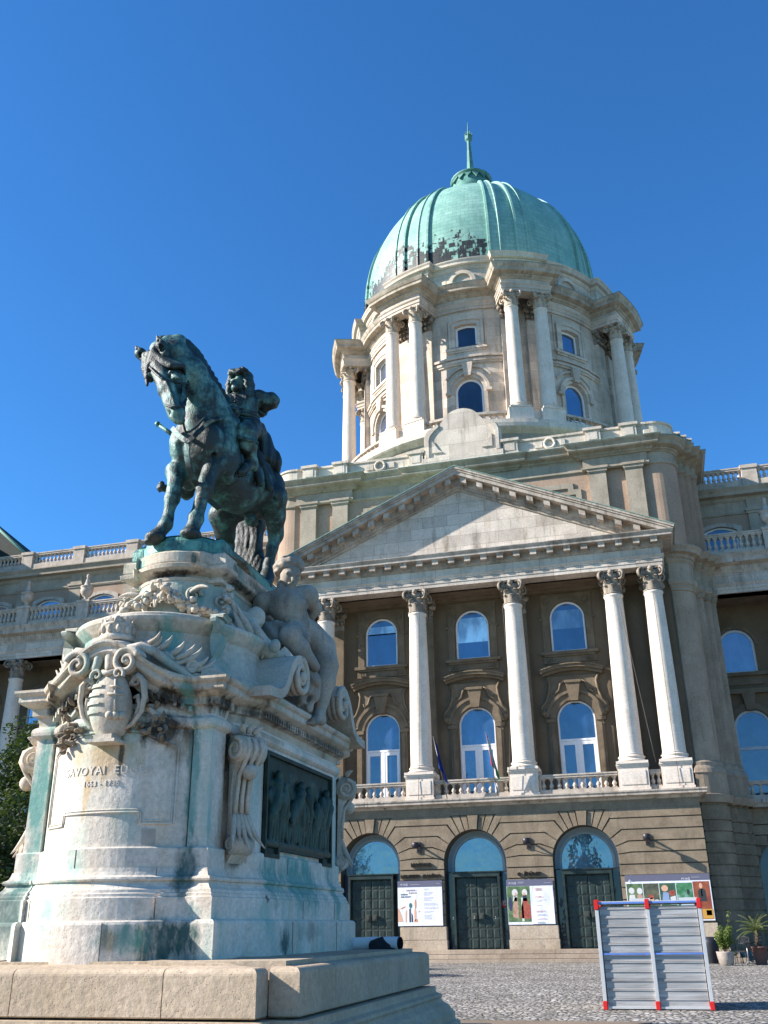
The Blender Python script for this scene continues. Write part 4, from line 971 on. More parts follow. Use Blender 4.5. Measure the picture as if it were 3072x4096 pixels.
# ================================================================== wings
def wing(sx, label, bays, p0):
    Wg = empty('palace_wing', (0, 0, 0), 0, label, 'palace wing', 'side wings of the palace')
    xa, xb = 12.3, 12.3+4.35*bays
    px = [p0+4.4*i for i in range(bays)]
    X = lambda a, b: (min(sx*a, sx*b), max(sx*a, sx*b))
    fx = lambda y0: (lambda s, z, d: (sx*s, y0-d, z))
    cx = [13.7+4.07*i for i in range(bays)]
    # ground storey
    m = MB(); wall_open(m, fx(5.95), xa-0.3, xb, 0.2, 6.6, [dict(c=c+0.6, w=1.5, z0=0.2, zs=3.7, kind='arch') for c in cx], 0.9)
    m.build('ground_storey', S_RUSTD, Wg); m = MB()
    for zl, zu in zip([0.9]+GZ[:-2], GZ[:-1]):
        if zu <= zl: continue
        for i, c in enumerate(cx):
            c += 0.6; l = xa-0.3 if i == 0 else cx[i-1]+0.6
            hw = 1.5 if zu <= 3.7 else (math.sqrt(max(0, 1.5**2-(zu-3.7)**2)) if zl < 5.2 else 0)
            hw = max(hw, math.sqrt(max(0, 1.5**2-max(0, zl-3.7)**2)) if zl > 3.7 else hw)
            hl = 0 if i == 0 else hw
            a, b = X(l+hl, c-hw); m.box(a, b, 5.88, 6.05, zl+0.03, zu-0.03)
    m.box(*X(xa-0.3, xb), 5.87, 6.05, 5.85, 6.58)
    m.build('rusticated_blocks', S_RUST, Wg)
    m = MB()
    for c in cx: m.add([fx(6.9)(c+0.6+1.5*q, z, 0) for q, z in ((-1, 0.2), (1, 0.2), (1, 5.3), (-1, 5.3))], [(0, 1, 2, 3)])
    m.build('arch_glazing', GLASSD, Wg)
    m = MB(); m.box(*X(xa-0.2, xb), 5.45, 8.6, 6.6, 6.78); m.box(*X(xa-0.2, xb), 5.35, 8.6, 6.78, 6.95); m.build('balcony_cornice', S_STAIN, Wg)
    # loggia: columns, back wall with windows, ceiling
    for i in range(bays):
        a = px[i-1]+0.75 if i else xa+0.1; b = px[i]+0.05
        balustrade(Wg, *X(a, b), 5.75, 6.96, 9)
    for i in range(bays):
        xc_ = sx*(px[i]+0.4); place_column(Wg, CM, xc_, 6.2, 6.96)
    m = MB(); wo = []
    for c in cx: wo += [dict(c=c+0.1, w=0.95, z0=7.0, zs=10.9, kind='arch'), dict(c=c-0.1, w=0.93, z0=13.85, zs=15.35, kind='arch')]
    wall_open(m, fx(8.3), xa-0.3, xb, 6.9, 18.2, wo, 0.3); m.build('loggia_wall', P_TAN, Wg)
    GREYF = plain('grey_window_frame', (0.52, 0.54, 0.58), 0.5, var=0.05)
    for k, o in enumerate(wo):
        window(Wg, fx(8.3), o, -0.12, 0.12, framem=GREYF, bars=((9.85, 0.16),) if k % 2 == 0 else (), glassm=GLASS if k % 2 == 0 else glass('violet_blind_glass', (0.10, 0.10, 0.16), 0.18))
        q = MB()
        if k % 2 == 0:
            arc_band(q, fx(8.3), o['c'], o['zs'], 0.98, 1.3, 0, PI, 0, 0.14); q.prism([(o['c']-0.2, o['zs']+0.9), (o['c']+0.2, o['zs']+0.9), (o['c']+0.35, o['zs']+1.8), (o['c']-0.35, o['zs']+1.8)], fx(8.3), 0, 0.3)
            fbox(q, fx(8.3), o['c']-1.6, o['c']+1.6, 12.7, 12.95, 0, 0.3)
        else:
            arc_band(q, fx(8.3), o['c'], o['zs'], 0.98, 1.12, 0, PI, 0, 0.1); fbox(q, fx(8.3), o['c']-1.35, o['c']+1.35, 13.66, 13.86, 0, 0.25); fbox(q, fx(8.3), o['c']-1.1, o['c']+1.1, 13.2, 13.66, 0, 0.08)
        q.build('window_surround', P_TRIM, Wg)
    m = MB(); m.box(*X(xa-0.2, xb), 5.9, 8.4, 17.62, 17.9)
    for c in px: m.box(*X(c+0.15, c+0.65), 5.9, 8.3, 17.35, 17.65)
    m.build('loggia_ceiling', P_TRIM, Wg)
    pth = [(sx*(xa-0.2), 5.75), (sx*xb, 5.75)]
    m = MB(); m.sweep(pth, [(-0.9, 17.62), (0, 17.62), (0, 17.80), (0.04, 17.81), (0.04, 18.02), (0.10, 18.1), (0.12, 18.16), (0.0, 18.17), (0.0, 18.72), (-0.9, 18.73)], side=sx); m.build('entablature', S_PED, Wg)
    m = MB(); m.sweep(pth, [(-0.9, 18.72), (0.03, 18.72), (0.12, 18.9), (0.14, 19.1), (0.5, 19.2), (0.52, 19.42), (0.62, 19.62), (0.64, 19.7), (-2.5, 19.78)], side=sx); m.build('cornice', S_STAIN, Wg)
    # upper balustrade with posts and urns
    bm2 = baluster_mesh(0.78, S_BALU, 0.13)
    for i in range(bays):
        a = (px[i-1]+0.40) if i else xa; b = px[i]-0.40
        balustrade(Wg, *X(a, b), 5.60, 19.74, max(4, int((b-a)/0.30)), zb=0.22, h=0.78, rail=0.2, me=bm2)
        p = MB(); u = sx*px[i]; p.box(u-0.40, u+0.40, 5.32, 5.9, 19.74, 20.85); p.box(u-0.46, u+0.46, 5.26, 5.96, 20.85, 21.0); q = p.build('balustrade_post', S_BALU, Wg)
        n = MB(); n.lathe([(0.30, 21.0), (0.30, 21.06), (0.13, 21.14), (0.12, 21.26), (0.26, 21.36), (0.38, 21.55), (0.40, 21.75), (0.34, 21.85), (0.42, 21.9), (0.42, 21.97), (0.22, 22.05), (0.14, 22.3), (0.07, 22.6), (0.11, 22.68), (0.10, 22.78), (0.02, 22.86)], (u, 5.6), 14)
        n.build('urn', S_BALU, q)
    # set-back top storey
    m = MB(); to = [dict(c=c, w=0.95, z0=19.9, zs=22.0, kind='seg', rise=0.28) for c in cx]
    wall_open(m, fx(8.0), xa-0.3, xb, 19.7, 24.4, to, 0.3); m.build('top_storey_wall', P_PINK, Wg)
    for o in to:
        window(Wg, fx(8.0), o, -0.15, 0.1); q = MB()
        ring(q, fx(8.0), outline(dict(o, w=1.22, zs=22.2), 0, 20, 0), outline(o, 0, 20, 0), -0.01, 0.12); q.build('window_surround', S_BALU, Wg)
    for i in range(bays):
        c = cx[i]+2.1; q = MB(); q.box(*X(c-0.42, c+0.42), 7.86, 8.2, 19.7, 22.9); q.box(*X(c-0.50, c+0.50), 7.80, 8.2, 22.9, 23.05); q.box(*X(c-0.56, c+0.56), 7.74, 8.2, 23.05, 23.2); q.box(*X(c-0.42, c+0.42), 7.86, 8.2, 23.2, 24.2); q.build('top_pilaster', P_GREY, Wg)
    m = MB(); pth2 = [(sx*(xa-0.3), 8.0), (sx*xb, 8.0)]
    m.sweep(pth2, [(-0.2, 22.95), (0.06, 22.95), (0.1, 23.05), (0.02, 23.08), (0.02, 23.7), (0.12, 23.8), (0.2, 23.95), (0.5, 24.02), (0.52, 24.2), (0.66, 24.4), (0.66, 24.46), (-0.4, 24.5)], side=sx); m.build('top_cornice', P_GREY, Wg)
    m = MB(); m.box(*X(xa-0.3, xb), 7.85, 8.35, 24.48, 25.0); m.build('top_parapet_base', S_BALU, Wg)
    bm3 = baluster_mesh(0.62, S_BALU, 0.115)
    for i in range(bays):
        c = cx[i]; a = (c-1.55) if i else xa; b = c+1.7
        balustrade(Wg, *X(a, b), 8.1, 25.0, 11, zb=0.06, h=0.62, rail=0.2, me=bm3)
        p = MB(); u = sx*(c+2.12); p.box(u-0.42, u+0.42, 7.80, 8.4, 24.49, 25.72); p.box(u-0.48, u+0.48, 7.74, 8.46, 25.72, 25.93); p.build('parapet_post', S_BALU, Wg)
    return Wg
WR = wing(1, 'right palace wing beyond the rounded corner with dark loggia and balustrade', 5, 16.0)
WL = wing(-1, 'long left palace wing behind the monument with urns on its balustrade', 6, 16.8)
m = MB(); ry = 11.0; m.add([(-52, ry, 24.5), (-32.0, ry, 24.9), (-41, ry+0.2, 32.7), (-52, ry+0.2, 32.7), (-52, ry+6, 24.5), (-32.0, ry+6, 24.9)], [(0, 1, 2, 3), (1, 5, 2), (4, 5, 1, 0)]); 
DKROOF = plain('dark_green_roof', (0.02, 0.03, 0.026), 0.7, spec=0.15, var=0.4)
m.build('hipped_roof', DKROOF, WL)
m = MB(); m.tube([(-31.9, ry-0.05, 24.85), (-41, ry+0.1, 32.75)], 0.13, 8); m.build('roof_ridge', plain('ridge_copper', (0.12, 0.26, 0.20), 0.6), WL)
# ================================================================== smooth-union solids (distance field -> surface nets)
def _smin(a, b, k):
    h = np.maximum(k-np.abs(a-b), 0.0)/k
    return np.minimum(a, b)-h*h*h*k/6.0
def sdf_mesh(prims, res, name, mat, lumps=None, k=0.05):
    """prims: ('c', p, q, r0, r1, k) tapered limb; ('e', centre, radii, (rx,ry,rz) euler, k) ellipsoid; k<0 carves"""
    lo = np.full(3, 1e9); hi = np.full(3, -1e9)
    for p in prims:
        if p[0] == 'c':
            for q, r in ((p[1], p[3]), (p[2], p[4])): lo = np.minimum(lo, np.array(q)-r); hi = np.maximum(hi, np.array(q)+r)
        else:
            r = max(p[2]); 
            if p[4] > 0: lo = np.minimum(lo, np.array(p[1])-r); hi = np.maximum(hi, np.array(p[1])+r)
    lo -= 4*res; hi += 4*res
    n = np.ceil((hi-lo)/res).astype(int)+1
    D = np.full(n, 0.6, dtype=np.float32)
    ax = [lo[i]+res*np.arange(n[i]) for i in range(3)]
    for p in prims:
        kk = abs(p[5] if p[0] == 'c' else p[4]) or k; mg = kk+3*res+0.03
        if p[0] == 'c':
            a, b = np.array(p[1], float), np.array(p[2], float); rm = max(p[3], p[4])
            l, h = np.minimum(a, b)-rm-mg, np.maximum(a, b)+rm+mg
        else:
            a = np.array(p[1], float); rm = max(p[2]); l, h = a-rm-mg, a+rm+mg
        i0 = np.maximum(0, np.floor((l-lo)/res).astype(int)); i1 = np.minimum(n, np.ceil((h-lo)/res).astype(int)+1)
        if np.any(i1 <= i0): continue
        sl_ = tuple(slice(i0[i], i1[i]) for i in range(3))
        X, Y, Z = np.meshgrid(ax[0][sl_[0]], ax[1][sl_[1]], ax[2][sl_[2]], indexing='ij')
        if p[0] == 'c':
            ab = b-a; L2 = max(1e-9, ab@ab); t = np.clip(((X-a[0])*ab[0]+(Y-a[1])*ab[1]+(Z-a[2])*ab[2])/L2, 0, 1)
            d = np.sqrt((X-a[0]-t*ab[0])**2+(Y-a[1]-t*ab[1])**2+(Z-a[2]-t*ab[2])**2)-(p[3]+(p[4]-p[3])*t)
        else:
            from mathutils import Euler
            Rm = np.array(Euler(p[3]).to_matrix()).T; r = np.array(p[2], float)
            x, y, z = X-a[0], Y-a[1], Z-a[2]
            u = (Rm[0, 0]*x+Rm[0, 1]*y+Rm[0, 2]*z)/r[0]; v = (Rm[1, 0]*x+Rm[1, 1]*y+Rm[1, 2]*z)/r[1]; w_ = (Rm[2, 0]*x+Rm[2, 1]*y+Rm[2, 2]*z)/r[2]
            k0 = np.sqrt(u*u+v*v+w_*w_); k1 = np.sqrt((u/r[0])**2+(v/r[1])**2+(w_/r[2])**2)+1e-9
            d = k0*(k0-1.0)/k1
        sgn = p[5] if p[0] == 'c' else p[4]
        if sgn < 0: D[sl_] = -_smin(-D[sl_], d.astype(np.float32), kk)
        else: D[sl_] = _smin(D[sl_], d.astype(np.float32), kk)
    if lumps:
        X, Y, Z = np.meshgrid(*ax, indexing='ij'); D = D+lumps(X, Y, Z).astype(np.float32)
    # surface nets
    s = D < 0; c = np.zeros(np.array(D.shape)-1, int)
    for i in (0, 1):
        for j in (0, 1):
            for q in (0, 1): c += s[i:s.shape[0]-1+i, j:s.shape[1]-1+j, q:s.shape[2]-1+q]
    act = (c > 0) & (c < 8); idx = -np.ones(act.shape, int); cells = np.argwhere(act); idx[act] = np.arange(len(cells))
    acc = np.zeros((len(cells), 3)); cnt = np.zeros(len(cells)); co = [(i, j, q) for i in (0, 1) for j in (0, 1) for q in (0, 1)]
    val = {o: D[cells[:, 0]+o[0], cells[:, 1]+o[1], cells[:, 2]+o[2]] for o in co}
    for o in co:
        for axn in range(3):
            if o[axn]: continue
            o2 = list(o); o2[axn] = 1; o2 = tuple(o2); a, b = val[o], val[o2]; m = (a < 0) != (b < 0)
            t = np.where(m, a/np.where(np.abs(a-b) < 1e-9, 1e-9, a-b), 0); pt = np.tile(np.array(o, float), (len(cells), 1)); pt[:, axn] += t
            acc += pt*m[:, None]; cnt += m
    V = lo+res*(cells+acc/cnt[:, None]); Fq = []
    for axn in range(3):
        o = [(1, 2), (2, 0), (0, 1)][axn]
        a = s[tuple(slice(0, -1) if i == axn else slice(1, -1) for i in range(3))]; b = s[tuple(slice(1, None) if i == axn else slice(1, -1) for i in range(3))]
        e = np.argwhere(a != b)
        if not len(e): continue
        fl_ = a[tuple(e.T)]; g_ = e.copy()
        for i in range(3):
            if i != axn: g_[:, i] += 1
        def cell(du, dv):
            q = g_.copy(); q[:, o[0]] -= du; q[:, o[1]] -= dv; return idx[q[:, 0], q[:, 1], q[:, 2]]
        q4 = np.stack([cell(1, 1), cell(0, 1), cell(0, 0), cell(1, 0)], 1)
        q4[~fl_] = q4[~fl_][:, ::-1]; q4 = q4[np.all(q4 >= 0, 1)]; Fq.append(q4)
    Fq = np.concatenate(Fq)
    me = bpy.data.meshes.new(name); me.from_pydata(V.tolist(), [], Fq.tolist()); me.polygons.foreach_set('use_smooth', [True]*len(me.polygons)); me.update()
    if mat: me.materials.append(mat)
    return me
def sdf_obj(prims, res, name, mat, parent=None, lumps=None):
    o = bpy.data.objects.new(name, sdf_mesh(prims, res, name, mat, lumps)); C.objects.link(o)
    if parent: o.parent = parent
    return o
def ray_at(u, v, y):
    """point of the plane y seen at photograph pixel (u,v): used to read real positions off the photograph"""
    d = _f2+R_*((u-1536)/F)+U_*((2048-v)/F); return CAM+d*((y-CAM.y)/d.y)
STp = lambda x, y, Y: tuple(ray_at(400+x*.6631, 1250+y*.6631, Y))
Hp = lambda x, y, Y: tuple(ray_at(700+x*.4822, 2150+y*.4822, Y))
def add3(p, dx=0, dy=0, dz=0): return (p[0]+dx, p[1]+dy, p[2]+dz)

# ================================================================== monument pedestal
XC = 2.2
MON = empty('monument_pedestal', (XC, -33.2, 0), 0, 'tall white stone pedestal with green stains, crowned shield and inscription on its rounded front', 'pedestal')
ML = lambda o: local(o, MON)
GRC = (0.17, 0.38, 0.33)
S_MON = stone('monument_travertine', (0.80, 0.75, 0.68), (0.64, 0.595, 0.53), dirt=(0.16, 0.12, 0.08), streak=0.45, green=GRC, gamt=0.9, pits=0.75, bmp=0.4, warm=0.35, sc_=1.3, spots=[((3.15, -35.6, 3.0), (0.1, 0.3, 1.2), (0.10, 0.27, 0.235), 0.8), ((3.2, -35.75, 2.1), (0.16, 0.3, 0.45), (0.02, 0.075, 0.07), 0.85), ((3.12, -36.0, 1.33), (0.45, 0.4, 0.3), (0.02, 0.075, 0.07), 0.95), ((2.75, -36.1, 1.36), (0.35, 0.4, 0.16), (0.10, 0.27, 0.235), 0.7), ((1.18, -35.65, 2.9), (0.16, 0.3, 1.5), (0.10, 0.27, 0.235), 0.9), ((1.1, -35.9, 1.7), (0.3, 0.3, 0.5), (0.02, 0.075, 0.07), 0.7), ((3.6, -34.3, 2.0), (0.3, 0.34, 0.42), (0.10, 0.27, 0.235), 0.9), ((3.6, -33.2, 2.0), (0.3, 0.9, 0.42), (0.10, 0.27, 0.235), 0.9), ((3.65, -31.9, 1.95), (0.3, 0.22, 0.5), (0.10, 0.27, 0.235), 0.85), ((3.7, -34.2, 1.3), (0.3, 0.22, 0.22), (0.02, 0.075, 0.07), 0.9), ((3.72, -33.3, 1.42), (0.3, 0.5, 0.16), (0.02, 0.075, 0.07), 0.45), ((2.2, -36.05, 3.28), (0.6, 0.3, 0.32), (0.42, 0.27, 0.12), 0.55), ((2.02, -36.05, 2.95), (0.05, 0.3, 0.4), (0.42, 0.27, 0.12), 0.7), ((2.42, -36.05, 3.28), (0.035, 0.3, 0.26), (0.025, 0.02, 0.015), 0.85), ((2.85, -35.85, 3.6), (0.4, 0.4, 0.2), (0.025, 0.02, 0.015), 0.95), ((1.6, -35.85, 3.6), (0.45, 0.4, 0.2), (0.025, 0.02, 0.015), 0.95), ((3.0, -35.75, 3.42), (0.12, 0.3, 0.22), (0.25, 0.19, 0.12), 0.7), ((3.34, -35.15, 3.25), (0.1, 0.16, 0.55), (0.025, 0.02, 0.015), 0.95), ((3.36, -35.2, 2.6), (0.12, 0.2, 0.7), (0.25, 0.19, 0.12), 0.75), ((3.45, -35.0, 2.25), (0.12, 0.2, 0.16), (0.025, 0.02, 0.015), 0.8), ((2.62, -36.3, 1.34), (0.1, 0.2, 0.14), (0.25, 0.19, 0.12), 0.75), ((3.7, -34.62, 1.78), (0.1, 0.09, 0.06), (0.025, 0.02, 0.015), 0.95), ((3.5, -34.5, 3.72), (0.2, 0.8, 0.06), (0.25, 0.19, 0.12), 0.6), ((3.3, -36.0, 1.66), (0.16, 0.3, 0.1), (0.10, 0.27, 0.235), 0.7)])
S_MONT = stone('monument_upper_stone', (0.64, 0.60, 0.53), (0.47, 0.44, 0.38), dirt=(0.12, 0.10, 0.07), streak=0.5, green=GRC, gamt=0.95, pits=0.6, bmp=0.35, sc_=1.1, spots=[((2.72, -35.55, 4.65), (0.2, 0.5, 0.5), (0.10, 0.27, 0.235), 0.9), ((2.62, -35.6, 4.75), (0.05, 0.4, 0.4), (0.02, 0.075, 0.07), 0.8), ((3.25, -35.3, 4.7), (0.16, 0.4, 0.6), (0.10, 0.27, 0.235), 0.65), ((1.5, -35.4, 4.7), (0.3, 0.5, 0.6), (0.10, 0.27, 0.235), 0.8), ((2.55, -34.95, 5.5), (0.22, 0.3, 0.3), (0.10, 0.27, 0.235), 0.9), ((3.0, -34.2, 5.5), (0.3, 0.4, 0.4), (0.10, 0.27, 0.235), 0.6), ((1.7, -34.6, 5.6), (0.2, 0.4, 0.4), (0.10, 0.27, 0.235), 0.9)])
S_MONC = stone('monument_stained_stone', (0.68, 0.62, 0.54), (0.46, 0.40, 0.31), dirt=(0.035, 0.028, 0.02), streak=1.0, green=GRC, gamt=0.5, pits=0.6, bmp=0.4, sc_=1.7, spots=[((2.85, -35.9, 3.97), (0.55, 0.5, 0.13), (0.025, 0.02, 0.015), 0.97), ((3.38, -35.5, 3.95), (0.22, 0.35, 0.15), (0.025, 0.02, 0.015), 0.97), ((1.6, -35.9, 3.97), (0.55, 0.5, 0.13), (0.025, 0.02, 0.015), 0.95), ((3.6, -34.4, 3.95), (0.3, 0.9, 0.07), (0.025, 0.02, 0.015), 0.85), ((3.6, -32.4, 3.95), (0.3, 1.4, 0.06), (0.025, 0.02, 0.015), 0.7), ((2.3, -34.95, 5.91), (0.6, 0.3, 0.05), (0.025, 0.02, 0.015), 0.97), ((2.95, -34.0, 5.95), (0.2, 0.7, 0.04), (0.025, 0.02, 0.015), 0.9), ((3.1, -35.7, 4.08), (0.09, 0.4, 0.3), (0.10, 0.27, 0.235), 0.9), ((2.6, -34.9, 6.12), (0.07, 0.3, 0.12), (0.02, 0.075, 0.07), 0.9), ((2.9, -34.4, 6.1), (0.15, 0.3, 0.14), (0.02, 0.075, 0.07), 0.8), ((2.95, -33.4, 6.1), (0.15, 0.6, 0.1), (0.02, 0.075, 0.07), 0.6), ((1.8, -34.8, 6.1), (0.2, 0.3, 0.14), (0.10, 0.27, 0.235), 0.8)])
S_SLAB = stone('seat_slab_stone', (0.54, 0.455, 0.35), (0.43, 0.36, 0.27), dirt=(0.25, 0.20, 0.15), streak=0.35, pits=0.8, bmp=0.45, warm=0.15, sc_=1.2)
S_CARV = stone('carved_stone', (0.68, 0.62, 0.54), (0.48, 0.43, 0.36), dirt=(0.10, 0.08, 0.055), streak=0.6, green=GRC, gamt=0.45, pits=0.45, bmp=0.3, sc_=2.2)
S_FIG = stone('weathered_figure_stone', (0.47, 0.43, 0.375), (0.27, 0.245, 0.21), dirt=(0.09, 0.08, 0.065), streak=0.95, green=GRC, gamt=0.15, pits=0.7, bmp=0.3, sc_=2.4)

def mirror_path(right):      # right half, front middle -> back middle ; returns whole closed plan, front traversed left to right
    left = [(2*XC-x, y) for x, y in right[::-1] if abs(x-XC) > 1e-6]
    return right+left
AY, AR = -34.85, 1.2
apse = [(XC+AR*math.sin(rad(50.8)*i/14), AY-AR*math.cos(rad(50.8)*i/14)) for i in range(15)]
BODY_R = apse+[(3.14, -35.66), (3.37, -35.66), (3.37, -35.28), (3.30, -35.22), (3.52, -34.76), (3.52, -31.45), (3.30, -31.0), (3.30, -30.85), (XC, -30.85)]
BODY = mirror_path(BODY_R)
def sw(path, prof, name, mat, zf=None, closed=True):
    m = MB(); m.sweep(path, prof, closed=closed, zf=zf); return ML(m.build(name, mat))
# seat slab in separate blocks, and its moulded foot
SL_R = [(4.48, -36.75), (4.48, -36.45), (4.80, -36.45), (4.80, -30.9), (XC, -30.9)]
SLAB = mirror_path([(XC, -36.75)]+SL_R)
def slabprof(z0, z1, r=0.07): return [(-0.9, z0), (-0.012, z0), (0, z0+0.012)]+[(-r+r*math.cos(PI/2*k/5), z1-r+r*math.sin(PI/2*k/5)*0.9) for k in range(6)]+[(-0.45, z1+0.02), (-1.3, z1+0.055)]
segs = [[(1.87, -36.75), (3.515, -36.75)], [(3.525, -36.75), (4.48, -36.75), (4.48, -36.455)], [(4.49, -36.45), (4.80, -36.45), (4.80, -35.335)],
        [(4.80, -35.325), (4.80, -33.2)], [(4.80, -33.19), (4.80, -30.9), (3.2, -30.9)], [(3.19, -30.9), (1.2, -30.9)],
        [(0.2, -36.75), (1.86, -36.75)], [(-0.08, -36.45), (-0.08, -36.75), (0.19, -36.75)], [(-0.4, -34.0), (-0.4, -36.45), (-0.09, -36.45)], [(1.19, -30.9), (-0.4, -30.9), (-0.4, -33.99)]]
for sg in segs:
    m = MB(); m.sweep(sg, slabprof(0.69, 1.125)); ML(m.build('seat_slab', S_SLAB))
m = MB(); m.box(-0.2, 4.6, -36.3, -31.1, 0.6, 1.17); ML(m.build('slab_core', S_SLAB))
sw(SLAB, [(0.36, 0.0), (0.36, 0.20), (0.33, 0.22), (0.30, 0.23), (0.30, 0.32), (0.26, 0.36), (0.22, 0.42), (0.16, 0.46), (0.13, 0.50), (0.15, 0.53), (0.14, 0.56), (0.08, 0.585), (0.07, 0.62), (0.07, 0.665), (-0.6, 0.685)], 'moulded_foot', S_SLAB)
m = MB(); m.sweep(SLAB, [(0.75, 0.0), (0.75, 0.13), (0.2, 0.14)], closed=True); ML(m.build('bottom_step', S_SLAB))
# plinth, mouldings, body
sw(BODY, [(0.27, 1.14), (0.27, 1.52), (0.26, 1.545), (0.235, 1.56), (-0.2, 1.562)], 'plinth', S_MON)
sw(BODY, [(0.20, 1.55), (0.20, 1.785), (0.18, 1.795), (0.18, 1.825), (0.165, 1.835), (0.16, 1.865), (0.125, 1.895), (0.105, 1.93), (0.10, 1.95), (0.125, 1.957), (0.132, 1.975), (0.125, 1.995), (0.10, 2.003), (0.085, 2.015), (0.07, 2.05), (0.06, 2.09), (-0.2, 2.092)], 'base_moulding', S_MON)
sw(BODY, [(0.05, 2.085), (0.05, 2.295), (0.03, 2.312), (-0.2, 2.314)], 'band_course', S_MON)
sw(BODY, [(0.0, 2.30), (0.0, 3.62), (0.03, 3.64), (0.055, 3.665), (0.06, 3.70), (0.055, 3.735), (0.03, 3.76), (0.0, 3.775), (0.0, 3.90)], 'body', S_MON)
def bumpz(i):
    n = len(BODY); x, y = BODY[i]
    if y > -35.6: return 0.0
    t = abs(x-XC)/0.95
    if t >= 1: return 0.0
    return 0.44*(0.5+0.5*math.cos(PI*t))**1.2-0.05*math.sin(PI*t)**2
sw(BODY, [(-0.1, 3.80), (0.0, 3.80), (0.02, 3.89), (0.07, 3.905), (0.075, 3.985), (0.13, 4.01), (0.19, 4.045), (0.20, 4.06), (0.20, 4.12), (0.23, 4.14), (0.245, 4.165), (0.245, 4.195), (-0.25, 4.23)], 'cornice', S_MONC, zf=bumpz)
m = MB()
for i in range(len(BODY)):
    a, b = Vector(BODY[i]), Vector(BODY[(i+1) % len(BODY)])
    if (b-a).length < 0.9: continue
    d = (b-a).normalized(); nn = Vector((d.y, -d.x)); k = int((b-a).length/0.085)
    for j in range(k):
        q = a+d*(b-a).length*(j+0.5)/k+nn*0.10
        m.obox((q.x, q.y, 3.945), (d.x*0.022, d.y*0.022, 0), (nn.x*0.035, nn.y*0.035, 0), (0, 0, 0.038))
ML(m.build('dentils', S_MONC))
# second tier
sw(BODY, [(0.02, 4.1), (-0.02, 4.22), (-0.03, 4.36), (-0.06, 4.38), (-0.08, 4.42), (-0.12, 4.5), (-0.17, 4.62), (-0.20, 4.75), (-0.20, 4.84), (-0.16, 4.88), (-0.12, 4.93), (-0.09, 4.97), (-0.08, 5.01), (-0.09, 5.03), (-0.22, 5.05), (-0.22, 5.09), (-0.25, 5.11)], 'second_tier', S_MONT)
m = MB(); m.add([(XC+(x-XC)*0.80, -33.2+(y+33.2)*0.905, 5.10) for x, y in BODY], [tuple(range(len(BODY)))]); ML(m.build('tier_ledge', S_MONT))
# third tier and top moulding
UA = (XC, -34.28); URr = 0.60
ap2 = [(XC+URr*math.sin(rad(62)*i/12), UA[1]-URr*math.cos(rad(62)*i/12)) for i in range(13)]
UP_R = ap2+[(2.74, -34.60), (2.84, -34.60), (2.84, -34.42), (2.80, -34.38), (2.80, -32.2), (2.6, -32.0), (XC, -32.0)]
UP = mirror_path(UP_R)
UP2 = mirror_path(ap2+[(2.80, -34.50), (2.80, -32.0), (XC, -32.0)])
sw(UP2, [(0.42, 5.0), (0.40, 5.12), (0.30, 5.2), (0.20, 5.28), (0.12, 5.42), (0.07, 5.6), (0.05, 5.82)], 'third_tier', S_MONT)
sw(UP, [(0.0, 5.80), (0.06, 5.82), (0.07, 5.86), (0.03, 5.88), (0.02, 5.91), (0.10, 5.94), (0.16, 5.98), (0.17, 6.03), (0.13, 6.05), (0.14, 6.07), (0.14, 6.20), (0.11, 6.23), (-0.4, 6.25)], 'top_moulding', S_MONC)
SEAM = plain('dark_masonry_joint', (0.10, 0.085, 0.065), 0.95, var=0.3)
m = MB()
for t, o, z0, z1 in ((-38, 0.271, 1.16, 1.54), (13, 0.271, 1.16, 1.54), (-9, 0.051, 2.10, 2.29), (34, 0.201, 1.57, 1.78), (-31, 0.201, 1.57, 1.78), (34, 0.10, 2.0, 2.09), (49.5, 0.001, 2.32, 3.6), (-49.5, 0.001, 2.32, 3.6)):
    a = rad(t); x = XC+(AR+o)*math.sin(a); y = AY-(AR+o)*math.cos(a); m.obox((x, y, (z0+z1)/2), (0.004*math.cos(a), 0.004*math.sin(a), 0), (0.003*math.sin(a), -0.003*math.cos(a), 0), (0, 0, (z1-z0)/2))
for y, x, z0, z1 in ((-33.95, 3.791, 1.16, 1.53), (-32.2, 3.791, 1.16, 1.53), (-33.4, 3.721, 1.57, 1.78), (-32.1, 3.721, 1.57, 1.78), (-33.6, 3.571, 2.1, 2.29)): m.box(x-0.002, x+0.003, y-0.005, y+0.005, z0, z1)
ML(m.build('masonry_joints', SEAM))
# framed inscription panel on the rounded front
def AP_(t, z, o=0.0): return (XC+(AR+o)*math.sin(t), AY-(AR+o)*math.cos(t), z)
fr_p = [(-41.7, 2.56), (-24, 2.56), (-24, 2.68), (24, 2.68), (24, 2.56), (41.7, 2.56), (41.7, 3.40), (20, 3.58), (-20, 3.58), (-41.7, 3.40)]
m = MB(); pts = []
for (a, z), (b, z2) in zip(fr_p, fr_p[1:]+fr_p[:1]):
    n = max(1, int(abs(b-a)/3))
    for i in range(n): t = i/n; pts.append(AP_(rad(a+(b-a)*t), z+(z2-z)*t, 0.006))
m.tube(pts+[pts[0]], 0.014, 6); pts2 = [AP_(math.atan2(p[0]-XC, -(p[1]-AY))*0.96, p[2]+(0.03 if p[2] < 3 else -0.03), 0.004) for p in pts]
m.tube(pts2+[pts2[0]], 0.008, 5); ML(m.build('panel_frame', S_MON))
m = MB()
for a0, a1, z0, z1 in ((25.5, 32.5, 2.33, 2.50),):
    for i in range(4):
        p, q = rad(a0+(a1-a0)*i/4), rad(a0+(a1-a0)*(i+1)/4); m.add([AP_(p, z0, 0.006), AP_(q, z0, 0.006), AP_(q, z1, 0.006), AP_(p, z1, 0.006)], [(0, 1, 2, 3)])
ML(m.build('repair_patch', plain('grey_repair_mortar', (0.36, 0.32, 0.26), 0.9, var=0.2)))
